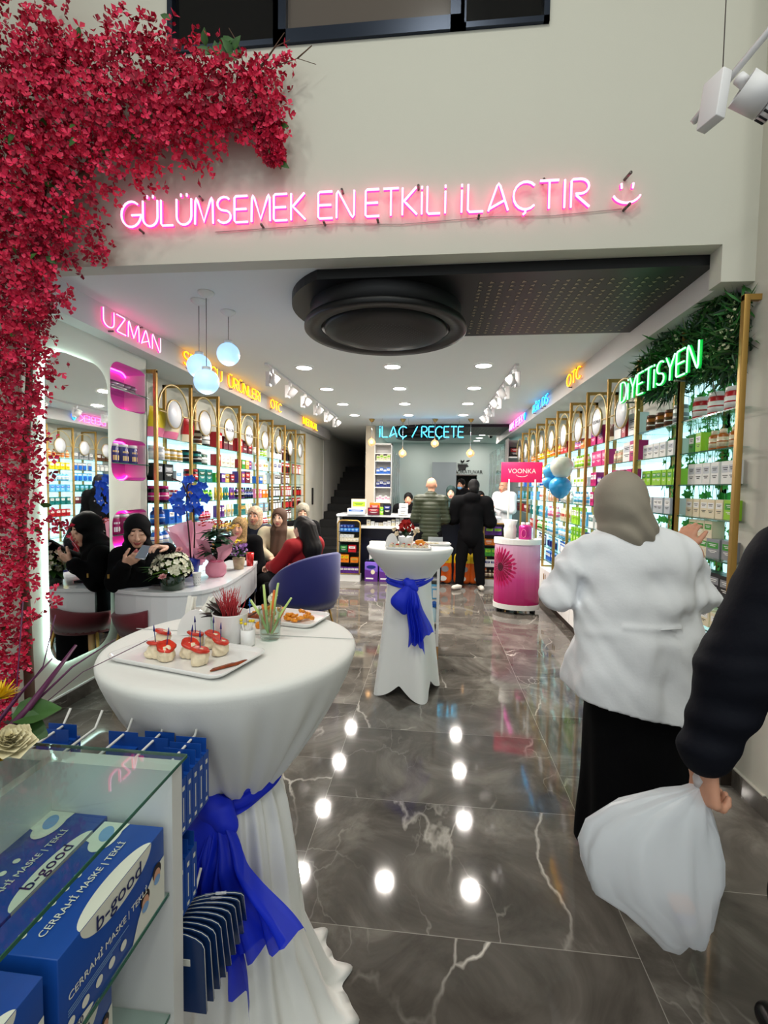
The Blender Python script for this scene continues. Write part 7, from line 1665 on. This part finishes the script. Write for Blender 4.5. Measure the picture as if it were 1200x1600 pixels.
# ------------------------------------------------------------------ bouquet at the lower left edge
t = empty('flower_arrangement', (-.835, .745, 1.0705), 0, 'pink and yellow flower arrangement with purple twigs on the case at the left edge', 'flowers')
b = MB().m(mat('pale green vase', (200, 206, 190), .3)); b.lathe([(.04, 0), (.055, .03), (.05, .07)], 20); b.build('vase', t)
b = MB().m(mat('purple twig', (84, 26, 70), .5)); b.tube([(.05, -.04, .03), (.08, .05, .10), (.085, .17, .185)], [.007, .0065, .003], 8); b.tube([(.04, -.02, .05), (.06, .06, .13), (.065, .13, .17)], [.004, .003, .0015], 7); b.tube([(.06, .02, .07), (.10, .14, .15), (.14, .22, .185)], [.0025, .002, .0008], 6); b.tube([(.02, .02, .04), (.06, .05, .13), (.05, .08, .30)], .0012, 5); b.tube([(.04, .03, .08), (.08, .09, .17), (.10, .10, .27)], .0012, 5); b.tube([(.05, .05, .06), (.14, .12, .15), (.24, .18, .20)], .0009, 5); b.build('twigs', t)
b = MB().m(mat('chrysanthemum yellow', (232, 196, 30), .6))
for ci, (cx_, cy_, cz_, rr_) in enumerate(((.085, -.01, .15, .034), (.105, -.04, .055, .020))):
    for k in range(70):
        d = rdir(rn); d.z = abs(d.z)*.7+.1; leafq(b, (cx_, cy_, cz_), d, (0, 0, 1), rr_*rn.uniform(.8, 1.1), .007, -.1, 2)
b.build('yellow_blossoms', t)
b = MB().m(mat('cream rose', (232, 222, 184), .6))
for k in range(26): a = k*2.4; blossom(b, (.115+.008*math.cos(a), -.02+.008*math.sin(a), .07+.001*k), (.4, -.3, .8), .036-.0009*k, 5, .35+.05*k, 1.2)
b.build('cream_rose', t)
b = MB().m(mat('rose pink petals', (224, 110, 140), .6))
for c in ((.07, -.05, .10), (.08, -.07, .03), (.10, -.08, .01), (.06, -.05, .06)):
    for q in range(12): leafq(b, c, rdir(rn)+Vector((.3, -.4, .2)), (0, 0, 1), .035, .014)
b.build('pink_blossoms', t)
b = MB().m(G1)
for c, d, L in (((.07, .03, .09), (.5, .5, .1), .075), ((.07, .02, .075), (.7, .2, -.1), .065), ((.0, .0, .06), (.3, -.6, .1), .09), ((.02, -.05, .0), (.5, -.7, -.3), .09), ((.03, -.08, -.01), (.3, -.7, -.5), .08)): leafq(b, c, d, (-.2, -.6, .8), L, .075, .15, 5)
b.build('leaves', t)

# ------------------------------------------------------------------ bougainvillea climbing over the opening
t = empty('bougainvillea', (-2.4, 2.58, 0), 0, 'crimson bougainvillea climbing the left side and arching over the sign wall', 'climbing plant')
PT = [(-2.47, 2.42, .38, .12), (-2.44, 2.45, .75, .17), (-2.45, 2.45, 1.10, .19), (-2.44, 2.45, 1.45, .20), (-2.42, 2.45, 1.80, .22), (-2.41, 2.45, 2.15, .24), (-2.40, 2.45, 2.45, .26), (-2.36, 2.47, 2.72, .29), (-2.33, 2.47, 2.98, .30), (-2.30, 2.47, 3.25, .36), (-2.22, 2.47, 3.55, .45), (-1.98, 2.50, 3.68, .40), (-1.72, 2.52, 3.70, .34), (-1.50, 2.54, 3.70, .29), (-1.30, 2.55, 3.69, .25), (-1.12, 2.56, 3.70, .22), (-1.0, 2.58, 3.64, .15), (-.93, 2.59, 3.52, .08), (-.90, 2.60, 3.42, .05),
      (-2.35, 2.47, 3.95, .40), (-2.8, 2.45, 3.3, .4), (-2.8, 2.45, 2.5, .3)]
rb2 = random.Random(77)
MP = [mat('crimson bracts', (196, 20, 62), .6, var=.2, vscale=9), mat('deep crimson bracts', (142, 12, 44), .65, var=.2, vscale=9), mat('bright crimson bracts', (226, 44, 88), .55, var=.15, vscale=9)]
bs_ = [MB().m(m_) for m_ in MP]
bl = MB().m(G1)
def bract_cluster(c, n, r):
    k_ = rb2.random(); bb = bs_[0 if k_ < .5 else (1 if k_ < .7 else 2)]
    u = n.orthogonal().normalized(); w = n.cross(u); a0 = rb2.random()*6.28
    for q in range(3):
        a = a0+q*2.094; d = u*math.cos(a)+w*math.sin(a); s = n.cross(d); p0 = c; tip = c+d*r*.95+n*r*.55; m1 = c+d*r*.5+n*r*.42
        bb.add([tuple(p0), tuple(m1+s*r*.42), tuple(tip), tuple(m1-s*r*.42), tuple(m1+n*r*-.14)], [(0, 1, 4), (1, 2, 4), (2, 3, 4), (3, 0, 4)])
for i, (x, y, z, r_) in enumerate(PT):
    cnt = int(150+2300*r_*r_*1.75)
    for k in range(cnt):
        d = rdir(rb2); rad = r_*(.55+.50*rb2.random()**.6)*(1+.22*math.sin(d.x*5+i)+.15*math.sin(d.z*9+i*2)); c = Vector((x, y, z))+Vector((d.x*rad, d.y*rad*.5, d.z*rad))
        if i+1 < len(PT) and i < 18: nx_ = PT[i+1]; f_ = rb2.random()-.5; c += (Vector(nx_[:3])-Vector((x, y, z)))*f_*.8
        c.y = min(c.y, 2.69)
        if c.y > 2.60 and rb2.random() < .5: continue
        bract_cluster(c, (d+rdir(rb2)*.9+Vector((0, -.5, 0))).normalized(), rb2.uniform(.020, .034))
        if rb2.random() < .012: leafq(bl, c, rdir(rb2), (0, -1, 0), .06, .035)
# loose sprays
for (x, y, z, n_, sp) in ((-1.95, 2.6, 2.98, 30, .05), (-1.97, 2.62, 2.95, 18, .04), (-2.13, 2.55, 2.63, 30, .05), (-1.62, 2.55, 3.33, 30, .06), (-1.35, 2.6, 3.42, 30, .06), (-.86, 2.62, 3.90, 22, .04), (-.96, 2.60, 3.88, 34, .05), (-2.16, 2.5, 2.22, 20, .04), (-2.15, 2.5, 1.35, 24, .05), (-1.7, 2.5, 4.05, 30, .06), (-2.2, 2.5, .92, 14, .05), (-2.1, 2.52, 2.95, 70, .10), (-1.55, 2.55, 4.02, 24, .05)):
    for k in range(n_): bract_cluster(Vector((x+rb2.gauss(0, sp), min(2.7, y+rb2.gauss(0, .03)), z+rb2.gauss(0, sp))), rdir(rb2), rb2.uniform(.022, .034))
for k in range(14): leafq(bl, (-1.20+rb2.uniform(-.08, .10), 2.55, 3.93+rb2.uniform(-.05, .06)), (rb2.uniform(-1, 1), -.3, rb2.uniform(-.3, 1)), (0, -1, 0), .07, .045)
loc_ = Vector((-2.4, 2.58, 0))
for nm, bb in zip(('crimson_bracts', 'dark_bracts', 'bright_bracts'), bs_):
    bb.v = [(p[0]-loc_.x, p[1]-loc_.y, p[2]) for p in bb.v]; o = bb.build(nm, t, fixn=False); o['kind'] = 'stuff'
bl.v = [(p[0]-loc_.x, p[1]-loc_.y, p[2]) for p in bl.v]; o = bl.build('leaves', t, fixn=False); o['kind'] = 'stuff'
b = MB().m(mat('dry branch', (92, 70, 56), .8))
for s_ in (((-.02, .0, .0), (.0, -.03, .5), (-.03, -.02, 1.3), (.02, 0, 2.2), (.05, .0, 2.9), (.2, 0, 3.5)), ((.05, 0, 2.9), (.5, 0, 3.5), (.9, 0, 3.66), (1.3, .0, 3.68), (1.5, .03, 3.45))): b.tube(s_, [.03-.004*i for i in range(len(s_))], 8)
for s_ in (((1.28, .02, 3.75), (1.45, .02, 3.92), (1.55, .03, 4.06)), ((1.30, .02, 3.75), (1.5, .02, 3.88), (1.62, .04, 3.93), (1.72, .05, 3.90)), ((1.4, .02, 3.85), (1.50, .03, 3.99), (1.58, .03, 4.02)), ((1.62, .04, 3.93), (1.70, .04, 3.99)), ((1.35, .0, 3.8), (1.30, .02, 4.0), (1.25, .0, 4.08))): b.tube(s_, [.004, .003, .002, .0015][:len(s_)], 5)
b.build('branches', t)

# ------------------------------------------------------------------ green garland and ivy at the front right shelves
t = empty('leaf_garland', (1.72, 3.35, 2.5), 0, 'thick dark green leafy garland above the first shelves on the right', 'plant')
bg = [MB().m(G2), MB().m(G1), MB().m(mat('fern green', (40, 110, 40), .5))]
for k in range(7500):
    y = rb2.uniform(2.74, 4.05); u = (y-2.74)/1.3
    zc = 2.53-.03*u; hh = .28-.10*u
    z = zc+hh*rb2.uniform(-1, 1)*(.8+.2*math.sin(y*9)); x = 1.675+rb2.uniform(-.07, .10); d = rdir(rb2); d.x = d.x*.6-.2; d.z -= .15
    if z > 2.66 and y < 2.90: y += .12
    leafq(bg[(0 if rb2.random() < .5 else 1) if rb2.random() < .75 else 2], (x-1.72, y-3.35, z-2.5), d, rdir(rb2), rb2.uniform(.05, .13), rb2.uniform(.008, .022), .25, 2)
for nm, bb in zip(('dark_leaves', 'green_leaves', 'fern_fronds'), bg): o = bb.build(nm, t, fixn=False); o['kind'] = 'stuff'
b = MB().m(mat('tiny pale blossom', (196, 200, 160), .6))
for k in range(120):
    y = rb2.choice((2.80, 3.0, 3.45, 3.9, 3.3))+rb2.gauss(0, .04); blossom(b, (1.60-1.72+rb2.uniform(-.04, .02), y-3.35, rb2.gauss(-.0, .10)), rdir(rb2), .012)
o = b.build('pale_blossoms', t, fixn=False); o['kind'] = 'stuff'
t = empty('ivy', (1.90, 3.3, 1.5), 0, 'trailing green ivy over the glowing panel behind the first shelves on the right', 'plant')
b = MB().m(sheer('ivy green', (70, 150, 62), 1.0, .5)); b2 = MB().m(mat('ivy vine', (60, 84, 50), .6))
for s_ in range(42):
    y = 2.76+s_*.030+rb2.uniform(-.02, .02); x = 1.88+rb2.uniform(-.05, .02); z = 2.35; pts = []
    while z > .95:
        pts.append((x-1.90, y-3.3, z-1.5)); z -= .07; y += rb2.uniform(-.02, .02)
        if rb2.random() < .70:
            c = Vector((x-1.90-.01, y-3.3, z-1.5)); r_ = rb2.uniform(.030, .058); an = rb2.uniform(0, 6.28); n_ = (Vector((-1, 0, 0))+rdir(rb2)*.5).normalized(); uu = n_.orthogonal().normalized(); ww = n_.cross(uu)
            P_ = [(1.0, 0), (.55, .5), (.9, 1.0), (.5, 1.55), (.75, 2.2), (.35, 2.9), (.2, PI), (.35, -2.9), (.75, -2.2), (.5, -1.55), (.9, -1.0), (.55, -.5)]
            b.add([tuple(c+(uu*math.cos(a+an)+ww*math.sin(a+an))*r_*q_-n_*abs(math.sin(a))*r_*.12) for q_, a in P_]+[tuple(c)], [(i, (i+1) % 12, 12) for i in range(12)])
    b2.tube(pts, .0018, 4)
o = b.build('ivy_leaves', t, fixn=False); o['kind'] = 'stuff'; b2.build('vines', t)
